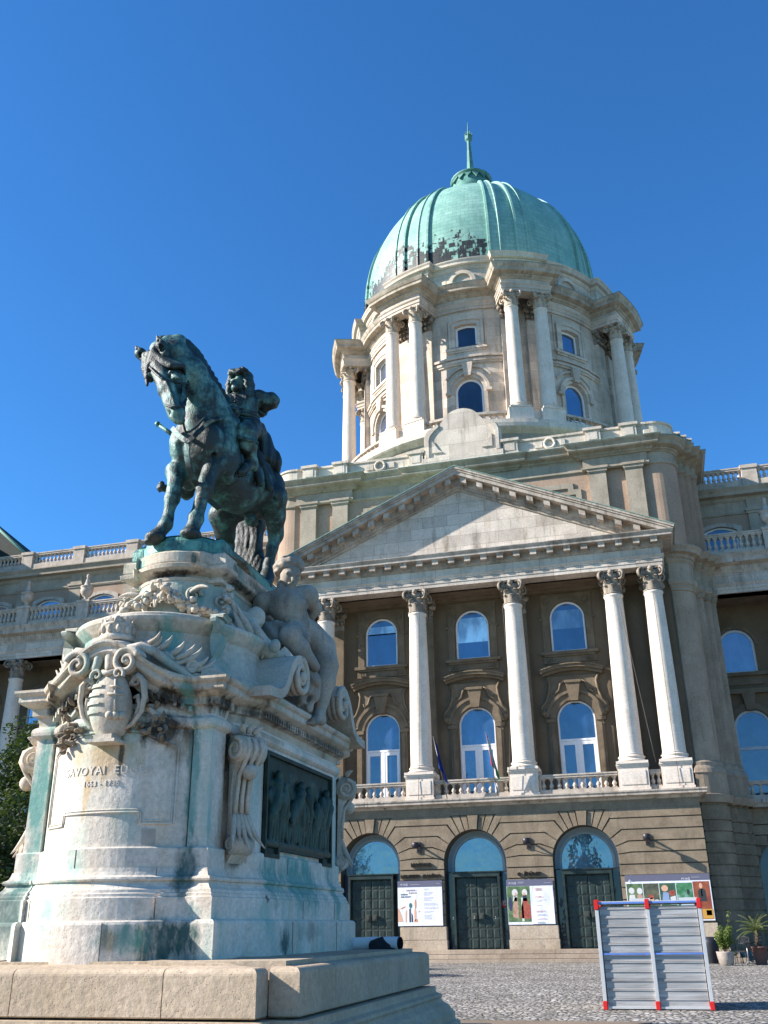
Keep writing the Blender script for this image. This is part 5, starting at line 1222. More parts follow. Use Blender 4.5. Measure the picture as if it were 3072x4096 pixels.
# incised lettering wrapped on the front
def text_mesh(txt, size, ext, align='CENTER', spacing=1.0, bold=False):
    cu = bpy.data.curves.new('t', 'FONT'); cu.body = txt; cu.size = size; cu.extrude = ext; cu.align_x = align; cu.space_character = spacing; cu.resolution_u = 3
    if bold: cu.offset = size*0.02
    o = bpy.data.objects.new('t', cu); C.objects.link(o); dg = bpy.context.evaluated_depsgraph_get(); me = bpy.data.meshes.new_from_object(o.evaluated_get(dg)); bpy.data.objects.remove(o); return me
LET = plain('worn_lettering', (0.57, 0.51, 0.44), 0.9, var=0.25)
for txt, size, z, t0 in (('SAVOYAI  EUGEN', 0.135, 3.105, 0.03), ('1663 ÷ 1736', 0.085, 2.975, 0.0)):
    me = text_mesh(txt.replace('÷', '-'), size, 0.006, spacing=1.12)
    for v in me.vertices:
        t = v.co.x/AR+t0; p = AP_(t, z+v.co.y, v.co.z+0.002); v.co = p
    me.materials.append(LET); o = bpy.data.objects.new('inscription', me); C.objects.link(o); ML(o)
# --- carved shield with crown, cushion, scrolls and leaves
def spiral(m, c, ax, ay, r, turns, rt, start=0.0, n=40, sgn=1, taper=0.55):
    """scroll of thickness rt in the plane of unit vectors ax, ay"""
    c, ax, ay = Vector(c), Vector(ax), Vector(ay); pts = []; rs = []
    for i in range(n+1):
        t = i/n; q = r*(1-t)**0.75+0.15*rt; th = start+sgn*t*turns*2*PI
        pts.append(c+ax*q*math.cos(th)+ay*q*math.sin(th)); rs.append(rt*(1-taper*t))
    m.tube(pts, rs, 8)
shd = empty_ = None
def shield_fn(u, v):
    a = (u-0.5)*PI; z = 3.50+0.74*v; wv = 0.265*(math.sin(PI*min(1, v*0.80+0.12))**0.62) if v > 0 else 0.09
    wv = max(wv, 0.075); bul = 0.16*math.sin(PI*min(1, 0.25+v*0.6))
    x = 2.285+wv*math.sin(a); y = -36.06-bul*math.cos(a)**0.8*1.3-0.10*v
    return (x, y, z)
m = MB(); m.grid(shield_fn, 24, 24)
for k in range(4):                                       # four bars on one half
    v0 = 0.34+0.135*k
    m.grid(lambda u, v: add3(shield_fn(0.10+0.36*u, v0+0.062*v), -0.008, -0.020, 0), 8, 2)
def on(u, v, d=0.02): return add3(shield_fn(u, v), 0.006, -d, 0)
m.tube([on(0.70, 0.35), on(0.70, 0.86)], 0.016, 6); m.tube([on(0.60, 0.74), on(0.80, 0.74)], 0.016, 6); m.tube([on(0.56, 0.62), on(0.84, 0.62)], 0.016, 6)   # double cross
for k in range(3): m.ball(on(0.60+0.1*k, 0.30, 0.0), 0.05, 8, 6)
m.tube([on(0.0, 0.95, 0.0), on(0.25, 1.0), on(0.5, 0.96, 0.03), on(0.75, 1.0), on(1.0, 0.95, 0.0)], 0.035, 8)
for s in (-1, 1):
    spiral(m, (2.285+s*0.14, -36.28, 4.20), (s, 0, 0), (0, 0, 1), 0.07, 1.1, 0.025, start=-0.5)
    hx = 2.285+s*0.33                                     # curling handles
    m.tube([(2.285+s*0.22, -36.12, 4.10), (hx, -36.14, 4.20), (hx+s*0.07, -36.14, 4.12), (hx+s*0.09, -36.12, 3.95), (hx+s*0.05, -36.10, 3.78), (hx-s*0.06, -36.10, 3.64), (hx-s*0.13, -36.10, 3.60)], [0.03, 0.042, 0.042, 0.036, 0.03, 0.025, 0.02], 8)
    m.tube([(2.285+s*0.27, -36.10, 3.95), (hx, -36.12, 3.97), (hx+s*0.02, -36.1, 3.85), (hx-s*0.03, -36.1, 3.73)], [0.02, 0.028, 0.025, 0.015], 7)
    spiral(m, (hx-s*0.02, -36.14, 4.13), (s, 0, 0), (0, 0, 1), 0.07, 1.2, 0.028)
m.box(2.10, 2.47, -36.30, -35.98, 3.425, 3.46); m.box(2.17, 2.40, -36.25, -35.98, 3.46, 3.52)
ML(m.build('coat_of_arms', S_CARV))
m = MB(); cxk, cyk, czk = 2.16, -35.93, 4.70
m.lathe([(0.20, czk-0.02), (0.215, czk), (0.215, czk+0.05), (0.20, czk+0.06), (0.205, czk+0.17), (0.215, czk+0.18), (0.20, czk+0.2), (0.18, czk+0.2), (0.17, czk+0.02)], (cxk, cyk), 28)
for k in range(12):
    a = 2*PI*k/12
    m.ball((cxk+0.205*math.cos(a), cyk+0.205*math.sin(a), czk+0.115), 0.035, 6, 5, (1, 1, 1.6))
    m.add([(cxk+0.2*math.cos(a-0.2), cyk+0.2*math.sin(a-0.2), czk+0.19), (cxk+0.2*math.cos(a+0.2), cyk+0.2*math.sin(a+0.2), czk+0.19), (cxk+0.2*math.cos(a), cyk+0.2*math.sin(a), czk+0.28), (cxk+0.15*math.cos(a), cyk+0.15*math.sin(a), czk+0.19)], [(0, 1, 2), (1, 3, 2), (3, 0, 2)])
for a in (0.3, 0.3+PI/2):
    m.tube([(cxk+0.20*math.cos(a)*math.cos(t), cyk+0.2*math.sin(a)*math.cos(t), czk+0.19+0.11*math.sin(t)) for t in [PI*i/10 for i in range(11)]], 0.022, 6)
m.ball((cxk, cyk, czk+0.32), 0.03, 8, 6)
ML(m.build('crown', S_CARV))
pr = [('e', (2.13, -35.98, 4.61), (0.30, 0.20, 0.085), (0, 0, 0), 0.05), ('e', (2.13, -36.02, 4.52), (0.24, 0.16, 0.10), (0, 0, 0), 0.05)]
for s in (-1, 1):
    pr += [('c', (2.16+s*0.07, -36.16, 4.48), (2.16+s*0.09, -36.20, 4.30), 0.07, 0.05, 0.03), ('c', (2.16+s*0.17, -36.12, 4.50), (2.16+s*0.16, -36.16, 4.32), 0.05, 0.04, 0.03)]
ML(sdf_obj(pr, 0.022, 'cushion', S_CARV))
m = MB()
for s in (-1, 1):
    # big scrolled ends of the broken pediment
    cxs = 2.16+s*0.32; r_ = 0.16
    for d in (-0.07, 0.0, 0.06): spiral(m, (cxs, -36.16+d, 4.36), (s*-1, 0, 0), (0, 0, 1), r_, 1.6, 0.042, start=PI*0.9, sgn=-1)
    m.ball((cxs, -36.2, 4.36), 0.045, 8, 6)
    m.tube([(cxs-s*0.10, -36.12, 4.42), (cxs-s*0.02, -36.12, 4.53), (cxs+s*0.10, -36.09, 4.56), (cxs+s*0.25, -36.0, 4.50), (cxs+s*0.42, -35.86, 4.36), (cxs+s*0.58, -35.72, 4.24), (cxs+s*0.66, -35.64, 4.22)], [0.05, 0.065, 0.065, 0.06, 0.055, 0.045, 0.03], 8)
ML(m.build('broken_pediment_scroll', S_CARV))
def frond(m, p0, dirs, L, r):
    """flame-like carved leaf: a curved tapering lobe"""
    p = Vector(p0); d = Vector(dirs[0]).normalized(); e = Vector(dirs[1]).normalized(); pts = []; rs = []
    for i in range(9):
        t = i/8; pts.append(p.copy()); rs.append(r*(0.55+1.6*t*(1-t))*(1-0.75*t*t)); dd = (d*(1-t)+e*t).normalized(); p = p+dd*L/8
    m.tube(pts, rs, 7)
rnd = random.Random(3)
for s in (-1, 1):
    m = MB()
    for k in range(9):
        t = k/8; base = AP_(s*rad(16+30*t), 4.62-0.26*t, -0.02)
        tang = Vector((math.cos(rad(16+30*t))*s, s*math.sin(rad(16+30*t))*s*1.0, 0)); out = Vector((math.sin(s*rad(20+30*t)), -math.cos(rad(20+30*t)), 0))
        up_ = rnd.uniform(-0.6, 1.0)
        frond(m, base, (tang*1.0+Vector((0, 0, up_*0.7-0.2))+out*0.2, tang*0.3+Vector((0, 0, 1.0 if up_ > 0 else -0.5))+out*0.5), rnd.uniform(0.22, 0.34), 0.05)
        if k % 2 == 0: frond(m, add3(base, 0, 0, -0.06), (tang+Vector((0, 0, -0.5)), tang*0.6+Vector((0, 0, 0.7))+out*0.4), 0.26, 0.05)
    spiral(m, AP_(s*rad(46), 4.36, 0.02), (math.cos(s*rad(46)), math.sin(s*rad(46)), 0), (0, 0, 1), 0.08, 1.4, 0.03)
    ML(m.build('acanthus_scrolls', S_CARV))
# dark weathered foliage behind the shield
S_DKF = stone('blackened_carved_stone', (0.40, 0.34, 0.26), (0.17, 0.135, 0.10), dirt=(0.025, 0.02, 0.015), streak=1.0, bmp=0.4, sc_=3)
for s in (-1, 1):
    m = MB()
    for k in range(26):
        a = s*rad(rnd.uniform(14, 34)); z = rnd.uniform(3.50, 4.02)-abs(abs(math.degrees(a))-14)*0.006
        b = AP_(a, z, rnd.uniform(0.0, 0.05)); out = Vector((math.sin(a), -math.cos(a), 0))
        frond(m, b, (Vector((rnd.uniform(-1, 1), 0, rnd.uniform(-1, 1)))+out*0.4, Vector((rnd.uniform(-1, 1), 0, rnd.uniform(-1, 1)))+out*0.8), rnd.uniform(0.10, 0.17), 0.035)
    ML(m.build('oak_leaf_carving', S_DKF))
# label moulding over the panel, dark soffit dentils
for s in (-1, 1):
    m = MB()
    pts = [AP_(s*rad(a), z, 0.02) for a, z in ((50, 3.70), (44, 3.69), (36, 3.70), (28, 3.76), (22, 3.85), (18, 3.95))]
    m.tube(pts, [0.04]*6, 8)
    for k in range(7):
        a = s*rad(20+4.2*k); p = AP_(a, 4.02-0.028*k+0.0, 0.06); m.obox(p, (0.02*math.cos(a), 0.02*math.sin(a), 0), (0.03*math.sin(a), -0.03*math.cos(a), 0), (0, 0, 0.032))
    ML(m.build('label_moulding', S_MONC))
# --- garlands on the third tier
UPt = lambda t, z, o=0.0: (XC+(URr+o)*math.sin(t), UA[1]-(URr+o)*math.cos(t), z)
m = MB()
def bunch(p, n, sp, r):
    for _ in range(n): m.ball(add3(p, rnd.gauss(0, sp), rnd.gauss(0, sp), rnd.gauss(0, sp)), r*rnd.uniform(0.6, 1.2), 6, 4, (rnd.uniform(0.7, 1.4), rnd.uniform(0.7, 1.4), rnd.uniform(0.6, 1.1)))
for s in (-1, 1):
    for k in range(26):
        t = k/25; a = s*rad(4+86*t); z = 5.62-0.42*math.sin(PI*min(1, t*1.0)*0.62)**0.9; bunch(UPt(a, z, 0.22+0.10*math.sin(PI*t)), 7, 0.045, 0.05)
        if k % 2 == 0: frond(m, UPt(a, z, 0.24+0.1*math.sin(PI*t)), (Vector((rnd.uniform(-1, 1), -0.5, rnd.uniform(-1, 1))), Vector((rnd.uniform(-1, 1), -0.4, rnd.uniform(-1, 0.6)))), 0.16, 0.04)
    for k in range(5): frond(m, UPt(s*rad(6), 5.66, 0.16), (Vector((s*(k-1.5)*0.5, -0.4, -0.5)), Vector((s*(k-1)*0.6, -0.2, -1))), 0.34, 0.045)
    spiral(m, UPt(s*rad(34), 5.60, 0.10), (math.cos(s*0.6), math.sin(s*0.6), 0), (0, 0, 1), 0.10, 1.4, 0.032); frond(m, UPt(s*rad(30), 5.62, 0.1), (Vector((s, -0.2, 0.6)), Vector((s, -0.3, -0.6))), 0.35, 0.05)
    spiral(m, UPt(s*rad(66), 5.55, 0.12), (math.cos(s*1.1), math.sin(s*1.1), 0), (0, 0, 1), 0.09, 1.3, 0.03)
    for k in range(10): bunch((XC+s*0.78, -34.55-0.02*k, 5.75-0.06*k), 4, 0.03, 0.045)
ML(m.build('flower_garland', S_CARV))
# --- scroll consoles on the corners
def console(name, cx, cy, ang, zt, zb, wd):
    m = MB(); o = Vector((math.cos(ang), math.sin(ang), 0)); t = Vector((-o.y, o.x, 0)); c = Vector((cx, cy, 0)); H_ = zt-zb
    prof = [(0.05, zt), (0.20, zt-0.02*H_), (0.27, zt-0.08*H_), (0.28, zt-0.14*H_), (0.22, zt-0.21*H_), (0.13, zt-0.30*H_), (0.09, zt-0.45*H_), (0.09, zt-0.60*H_), (0.14, zt-0.75*H_), (0.17, zt-0.85*H_), (0.13, zt-0.93*H_), (0.03, zb)]
    n = len(prof)
    def P_(d, z, s): return c+o*d+t*s+Vector((0, 0, z))
    vs = []; fs = []
    for s, k in ((-wd, 1.0), (-wd*0.72, 0.93), (-wd*0.60, 1.0), (wd*0.60, 1.0), (wd*0.72, 0.93), (wd, 1.0)):
        for d, z in prof: vs.append(P_(d*k, z, s*(0.72+0.28*min(1, abs(z-zb)/H_*1.3))))
    for j in range(5):
        for i in range(n-1): fs.append((j*n+i, j*n+i+1, (j+1)*n+i+1, (j+1)*n+i))
    fs.append(tuple(range(n))); fs.append(tuple(range(6*n-1, 5*n-1, -1))); m.add(vs, fs, False)
    for s in (-1, 1):
        q = P_(0.17, zt-0.12*H_, s*(wd*1.1)); spiral(m, q, o, (0, 0, 1), 0.13, 1.7, 0.032, start=1.6, sgn=-s*s)
        q = P_(0.09, zt-0.86*H_, s*(wd*0.8)); spiral(m, q, o, (0, 0, 1), 0.085, 1.6, 0.026, start=-1.6, sgn=1)
    m.tube([P_(0.17, zt-0.12*H_, -wd*1.08), P_(0.17, zt-0.12*H_, -wd*0.5), P_(0.17, zt-0.12*H_, wd*0.5), P_(0.17, zt-0.12*H_, wd*1.08)], [0.17, 0.15, 0.15, 0.17], 20); m.tube([P_(0.10, zt-0.86*H_, -wd*0.85), P_(0.10, zt-0.86*H_, wd*0.85)], 0.115, 16)
    for k in (-1, 0, 1): m.tube([P_(0.10, zt+0.0, k*wd*0.6), P_(0.31, zt-0.05*H_, k*wd*0.6), P_(0.335, zt-0.13*H_, k*wd*0.6), P_(0.26, zt-0.22*H_, k*wd*0.55), P_(0.15, zt-0.33*H_, k*wd*0.5), P_(0.115, zt-0.5*H_, k*wd*0.5), P_(0.115, zt-0.62*H_, k*wd*0.55)], 0.03, 6)
    m.ball(P_(0.24, zt-0.30*H_, 0), 0.095, 10, 7); 
    for k in range(5): frond(m, P_(0.10, zt-0.62*H_, (k-2)*wd*0.28), (o*0.25+t*(k-2)*0.12+Vector((0, 0, -1)), o*0.5+t*(k-2)*0.2+Vector((0, 0, -0.6))), 0.36 if k % 2 else 0.46, 0.045)
    for k in range(3): frond(m, P_(0.18, zt+0.02, (k-1)*wd*0.5), (o*0.3+t*(k-1)*0.5+Vector((0, 0, 0.9)), o+t*(k-1)*0.4), 0.16, 0.05)
    return ML(m.build(name, S_CARV))
for cx, cy, a in ((3.42, -35.02, -26), (3.42, -31.24, 26), (2*XC-3.54, -35.10, 180+26), (2*XC-3.42, -31.24, 180-26)):
    console('scroll_console', cx, cy, rad(a), 3.62, 2.16, 0.17)
# --- bronze relief on the long side
BRZ_D = plain('dark_bronze_relief', (0.016, 0.035, 0.026), 0.6, metal=0.1, spec=0.35, var=0.7, vs=5, b_=0.4)
def relief(sx):
    X = lambda o: XC+sx*(1.32+o)
    y0, y1, z0, z1 = -34.42, -31.79, 2.27, 3.56
    m = MB(); n = [(y0, z0), (y0+0.5, z0), (y0+0.5, z0+0.10), (y1-0.42, z0+0.10), (y1-0.42, z0), (y1, z0), (y1, z1), (y0, z1)]
    f = lambda a, b, d: (X(d), a, b)
    inn = [(y0+0.05, z0+0.05), (y0+0.45, z0+0.05), (y0+0.45, z0+0.15), (y1-0.37, z0+0.15), (y1-0.37, z0+0.05), (y1-0.05, z0+0.05), (y1-0.05, z1-0.05), (y0+0.05, z1-0.05)]
    ring(m, f, n, inn, 0.0, 0.06); m.prism(n, f, -0.02, 0.012); q = ML(m.build('bronze_relief', BRZ_D))
    pr = []; rr = random.Random(5)
    for k in range(15):
        y = y0+0.22+(y1-y0-0.44)*k/14+rr.uniform(-0.05, 0.05); b = z0+0.20+rr.uniform(-0.04, 0.05); h = rr.uniform(0.56, 0.86); x = X(0.035); lean = rr.uniform(-0.10, 0.10)
        if k in (0, 3, 8): h *= 0.72
        hip = (x, y, b+h*0.5); nk = (X(0.05), y+lean, b+h*0.84)
        pr += [('c', (x, y-0.05, b), add3(hip, 0, -0.03), 0.035, 0.055, 0.02), ('c', (x, y+0.07, b+0.02), add3(hip, 0, 0.03), 0.035, 0.055, 0.02), ('c', hip, nk, 0.075, 0.09, 0.03),
               ('e', (X(0.07), y+lean, b+h*0.97), (0.055, 0.055, 0.065), (0, 0, 0), 0.02), ('c', nk, (X(0.09), y+lean+rr.uniform(-0.22, 0.22), b+h*rr.uniform(0.5, 0.8)), 0.042, 0.028, 0.02)]
    pr += [('c', (X(0.02), y0+0.1, z0+0.17), (X(0.02), y1-0.1, z0+0.17), 0.05, 0.05, 0.03), ('c', (X(0.02), y0+1.9, z0+0.3), (X(0.02), y0+2.05, z1-0.25), 0.02, 0.018, 0.02), ('e', (X(0.02), y0+0.35, z0+0.75), (0.04, 0.22, 0.14), (0, 0, 0), 0.03)]
    for _ in range(16): pr.append(('e', (X(0.0), rr.uniform(y0+0.2, y1-0.2), rr.uniform(z0+0.75, z1-0.2)), (0.025, rr.uniform(0.05, 0.18), rr.uniform(0.04, 0.1)), (0, 0, 0), 0.05))
    o = sdf_obj([tuple(list(q)) for q in pr], 0.013, 'relief_figures', plain('bronze_relief_figures', (0.020, 0.050, 0.037), 0.55, metal=0.1, spec=0.4, var=0.7, vs=7, b_=0.4)); o.parent = q
relief(1)
# --- big side scrolls that carry the figure, and trophies
def side_scroll(sx, y0, y1, up):
    m = MB(); X = lambda o: XC+sx*(1.30+o)
    d = 1 if y1 > y0 else -1
    prof = []
    pts = [(0.0, 4.22), (0.30, 4.24), (0.50, 4.32), (0.62, 4.48), (0.74, 4.66), (0.92, 4.82), (1.12, 4.86), (1.30, 4.80), (1.40, 4.66)]
    pt, L = resample(pts, 26)
    for xo, wd, th in ((0.10, 0.36, 0.075),):
        vs = []; k = 4
        for i, (s, z) in enumerate(pt):
            j = min(i+1, len(pt)-1); h = max(i-1, 0); ds, dz = pt[j][0]-pt[h][0], pt[j][1]-pt[h][1]; q = math.hypot(ds, dz); ns, nz = -dz/q, ds/q
            for a, b in ((-0.55, 0), (wd, 0), (wd, -th*1.6), (-0.55, -th*1.6)): vs.append((X(a), y0+d*(s+ns*b), z+nz*b))
        fs = [(i*4+c, i*4+(c+1) % 4, (i+1)*4+(c+1) % 4, (i+1)*4+c) for i in range(len(pt)-1) for c in range(4)]
        fs += [(0, 1, 2, 3), tuple(len(vs)-1-q for q in range(4))]; m.add(vs, fs)
    yc_ = y0+d*1.13; zc_ = 4.58
    for o in (0.10, 0.18, 0.26, 0.34): spiral(m, (X(o), yc_, zc_), (0, d, 0), (0, 0, 1), 0.235, 1.9, 0.055, start=PI/2, sgn=-1, n=52)
    m.ball((X(0.36), yc_, zc_), 0.07, 10, 7)
    return ML(m.build('side_scroll', S_CARV))
side_scroll(1, -35.12, -34, 1); side_scroll(1, -31.0, -32.2, 1)
m = MB(); m.sweep([(3.45, -34.2), (3.45, -32.0)], [(-0.6, 4.2), (0.0, 4.2), (0.0, 4.5), (-0.05, 4.9), (-0.25, 5.05), (-0.6, 5.1)]); ML(m.build('scroll_block', stone('shaded_recess_stone', (0.20, 0.17, 0.13), (0.08, 0.065, 0.05), streak=0.8, bmp=0.4)))  # dark stone colour stands in for the shaded hollow under the figure
m = MB()
ros = Vector(Hp(740, 930, -34.15)); nx = Vector((0.75, -0.6, 0.2)).normalized(); t1 = nx.cross(Vector((0, 0, 1))).normalized(); t2 = t1.cross(nx)
for k in range(16):
    a = 2*PI*k/16; d = t1*math.cos(a)+t2*math.sin(a); m.tube([ros+d*0.045+nx*0.03, ros+d*0.10+nx*0.045, ros+d*0.165+nx*0.02], [0.014, 0.026, 0.022], 6)
m.ball(ros+nx*0.035, 0.05, 10, 7)
for (a, b, L, r) in (((580, 1010), (540, 900), 0.42, 0.10), ((560, 960), (520, 840), 0.40, 0.09), ((600, 840), (520, 690), 0.45, 0.07), ((560, 700), (500, 590), 0.4, 0.06), ((640, 800), (560, 660), 0.45, 0.06)):
    p = Vector(Hp(*a, -34.45)); q = Vector(Hp(*b, -34.55)); frond(m, p, (q-p, (q-p)+Vector((-0.1, 0, 0.25))), L, r)
for (x, y, r) in ((600, 1000, 0.13), (530, 850, 0.10), (640, 880, 0.09), (570, 930, 0.11), (830, 900, 0.08)): m.ball(Hp(x, y, -34.3), r, 10, 7, (1, 0.8, 1.2))
ML(m.build('trophy_carving', S_CARV))
pr = []
for k in range(7):
    pr.append(('c', Hp(560+22*k, 640+26*k, -34.30), Hp(600+30*k, 860+14*k, -34.18), 0.07, 0.10, 0.04)); pr.append(('c', Hp(600+30*k, 860+14*k, -34.18), Hp(690+30*k, 900+12*k, -34.05), 0.09, 0.06, 0.04))
pr += [('e', Hp(640, 690, -34.2), (0.16, 0.10, 0.22), (0.1, 0.7, 0.3), 0.05), ('c', Hp(500, 640, -34.4), Hp(600, 800, -34.3), 0.04, 0.07, 0.05)]
ML(sdf_obj(pr, 0.024, 'trophy_drapery', S_CARV, None, lambda X, Y, Z: 0.012*np.sin(38*X+20*Z)*np.sin(30*Y)))
# ================================================================== bronze equestrian statue
def bronze(name, dark, mid, light, sc_=1.0, bias=0.0):
    m, t, b = newmat(name); v = coords(t); vs = coords(t, 2.0, 2.0, 0.55)
    n1 = noise(t, vs, 1.5*sc_, 7, 0.68); n2 = noise(t, v, 6*sc_, 6, 0.7); n3 = noise(t, v, 0.9*sc_, 3)
    f = math_(t, 'ADD', math_(t, 'MULTIPLY', n1, 0.48), math_(t, 'ADD', math_(t, 'MULTIPLY', n2, 0.42), math_(t, 'MULTIPLY', n3, 0.28)))
    col = ramp(t, f, [(0.45-bias, dark), (0.575-bias, dark), (0.64-bias, mid), (0.74-bias, light)])
    vo = N(t, 'ShaderNodeTexVoronoi'); vo.inputs['Scale'].default_value = 5.5; t.links.new(v, vo.inputs['Vector'])
    sp_ = ramp(t, math_(t, 'ADD', vo.outputs['Distance'], math_(t, 'MULTIPLY', noise(t, v, 9, 3), 0.18)), [(0.19, BW(1)), (0.23, BW(0))])
    col = mix(t, math_(t, 'MULTIPLY', sp_, ramp(t, noise(t, v, 1.3, 2), [(0.5, BW(0)), (0.58, BW(1))])), col, (0.012, 0.016, 0.015))
    t.links.new(col, b.inputs['Base Color']); b.inputs['Roughness'].default_value = 0.50; b.inputs['Metallic'].default_value = 0.15; b.inputs['Specular IOR Level'].default_value = 0.55
    bump(t, b, math_(t, 'ADD', n2, math_(t, 'MULTIPLY', n1, 0.9)), 0.7, 0.04); return m
BRZ = bronze('patinated_bronze', (0.014, 0.024, 0.022), (0.050, 0.125, 0.11), (0.19, 0.34, 0.28))
BRZ_P = bronze('green_bronze_plinth', (0.03, 0.09, 0.075), (0.08, 0.24, 0.20), (0.14, 0.33, 0.27), 0.8, 0.045)
BRZ_H = bronze('dark_bronze_hair', (0.009, 0.015, 0.014), (0.015, 0.034, 0.030), (0.04, 0.10, 0.085), 1.2)
EQ = empty('equestrian_statue', (XC, -33.6, 6.25), 0, 'green bronze horse and rider statue standing on top of the stone pedestal', 'statue')
EL = lambda o: local(o, EQ)
ZH = 6.50
m = MB(); m.sweep([(x, y+(0.0)) for x, y in UP], [(0.05, 6.245), (0.06, 6.27), (0.06, 6.40), (0.03, 6.46), (-0.03, 6.50)], closed=True); m.add([(x, y, 6.499) for x, y in UP], [tuple(range(len(UP)))])
EL(m.build('bronze_plinth', BRZ_P))
H = []
def cap(a, b, ra, rb, k=0.08): H.append(('c', tuple(a), tuple(b), ra, rb, k))
def ell(c, r, e=(0, 0, 0), k=0.10): H.append(('e', tuple(c), r, e, k))
# trunk
chest = STp(560, 790, -34.55); 
ell((2.44, -34.42, 7.98), (0.42, 0.46, 0.56), (0.25, 0, -0.1), 0.1)
ell((2.48, -33.75, 7.88), (0.42, 0.75, 0.53), (0.05, 0, -0.08), 0.15)
ell((2.54, -33.25, 7.96), (0.45, 0.6, 0.47), (0, 0, -0.05), 0.15)
ell((2.52, -32.82, 8.08), (0.43, 0.44, 0.52), (0, 0, 0), 0.2)
cap((2.46, -34.15, 8.20), (2.55, -32.8, 8.32), 0.17, 0.20, 0.15)
for s in (-1, 1):
    ell((2.40+s*0.20, -34.72, 7.98), (0.22, 0.20, 0.34), (0.2, 0, 0), 0.08)            # breast muscles
    ell((2.44+s*0.33, -34.40, 7.92), (0.17, 0.28, 0.46), (0.3, 0, 0), 0.10)            # shoulders
# neck: thick arched crest
nk = [STp(715, 700, -34.40), STp(620, 530, -34.66), STp(540, 365, -34.92), STp(455, 245, -35.08), STp(380, 225, -35.16)]
nr = [0.34, 0.275, 0.235, 0.185, 0.16]
for i in range(4): cap(nk[i], nk[i+1], nr[i], nr[i+1], 0.14)
cap((2.36, -34.6, 8.10), nk[1], 0.34, 0.29, 0.12)
cr = [STp(715, 520, -34.25), STp(630, 385, -34.6), STp(550, 255, -34.85), STp(480, 185, -35.02), STp(410, 180, -35.1)]
for i in range(4): cap(cr[i], cr[i+1], 0.11, 0.10, 0.12)
# head
poll = STp(365, 235, -35.18); fore = STp(345, 305, -35.34); nose = STp(430, 560, -35.44); muz = STp(462, 620, -35.42); jaw = STp(505, 440, -35.16); chin = STp(480, 630, -35.34)
cap(poll, STp(370, 330, -35.26), 0.165, 0.185, 0.08)
cap(STp(365, 330, -35.30), STp(405, 470, -35.40), 0.17, 0.125, 0.10)
cap(STp(405, 470, -35.40), STp(450, 605, -35.42), 0.125, 0.105, 0.08)
ell(STp(470, 420, -35.18), (0.115, 0.20, 0.235), (0.35, 0.25, 0), 0.08)                 # cheek
cap(STp(490, 480, -35.22), STp(480, 615, -35.34), 0.085, 0.075, 0.06)                   # lower jaw
ell(STp(466, 612, -35.42), (0.115, 0.11, 0.115), (0, 0, 0), 0.05)                       # muzzle
ell(STp(478, 650, -35.40), (0.085, 0.08, 0.06), (0, 0, 0), 0.04)                        # lower lip
ell(STp(490, 603, -35.53), (0.045, 0.04, 0.05), (0, 0, 0), -0.02)                       # nostril hollow
ell(STp(416, 606, -35.52), (0.04, 0.04, 0.05), (0, 0, 0), -0.02)
for q in ((452, 392), (300, 375)):
    ell(STp(q[0], q[1], -35.42 if q[0] > 400 else -35.40), (0.055, 0.045, 0.045), (0, 0, 0), 0.03)
cap(STp(425, 360, -35.44), STp(475, 375, -35.36), 0.035, 0.03, 0.03)
# forelegs (planted in front), hooves on the plinth
def leg(pts, rs, k=0.06):
    for i in range(len(pts)-1): cap(pts[i], pts[i+1], rs[i], rs[i+1], k)
leg([(2.22, -34.45, 7.85), STp(465, 960, -34.66), STp(447, 1075, -34.80), STp(435, 1125, -34.82), STp(410, 1235, -34.84), STp(397, 1280, -34.86), STp(370, 1320, -34.88), STp(335, 1352, -34.92)], [0.24, 0.165, 0.10, 0.108, 0.075, 0.098, 0.085, 0.11])
ell(STp(338, 1362, -34.93), (0.15, 0.17, 0.085), (0, 0, 0), 0.04); ell(STp(300, 1385, -34.98), (0.085, 0.09, 0.05), (0, 0, 0), 0.04)
leg([(2.70, -34.40, 7.85), STp(690, 920, -34.58), STp(650, 1010, -34.70), STp(632, 1060, -34.72), STp(595, 1190, -34.72), STp(580, 1245, -34.74), STp(565, 1285, -34.76), STp(548, 1325, -34.80)], [0.25, 0.17, 0.11, 0.118, 0.08, 0.105, 0.09, 0.11])
ell(STp(548, 1338, -34.82), (0.15, 0.16, 0.09), (0, 0, 0), 0.04)
# hind legs
leg([(2.74, -32.88, 8.05), STp(1040, 1120, -32.98), STp(1058, 1230, -32.82), STp(1062, 1340, -32.62), STp(1040, 1420, -32.66), STp(1015, 1530, -32.68), STp(1008, 1590, -32.72), STp(995, 1640, -32.78)], [0.34, 0.24, 0.165, 0.12, 0.085, 0.08, 0.10, 0.115], 0.08)
ell((2.80, -32.82, 7.97), (0.18, 0.34, 0.46), (0, 0, 0), 0.12)
leg([(2.36, -32.8, 8.0), STp(745, 1225, -33.0), STp(752, 1330, -32.80), STp(765, 1410, -32.62), STp(775, 1470, -32.66), STp(790, 1560, -32.7), STp(795, 1640, -32.75)], [0.34, 0.23, 0.165, 0.12, 0.09, 0.085, 0.11], 0.08)
ell((2.60, -33.05, 7.42), (0.10, 0.16, 0.09), (0, 0, 0), 0.1)
def hfold(X, Y, Z): return 0.011*np.sin(9*X+2*np.sin(7*Z))*np.sin(8*Y+3)*np.sin(7*Z)+0.004*np.sin(23*X+17*Z)*np.sin(19*Y-11*Z)
for a_, b_, Y_ in (((400, 410), (455, 560), -35.52), ((500, 440), (500, 560), -35.33), ((440, 380), (490, 400), -35.44)): cap(STp(*a_, Y_), STp(*b_, Y_+0.01), 0.028, 0.016, 0.03)
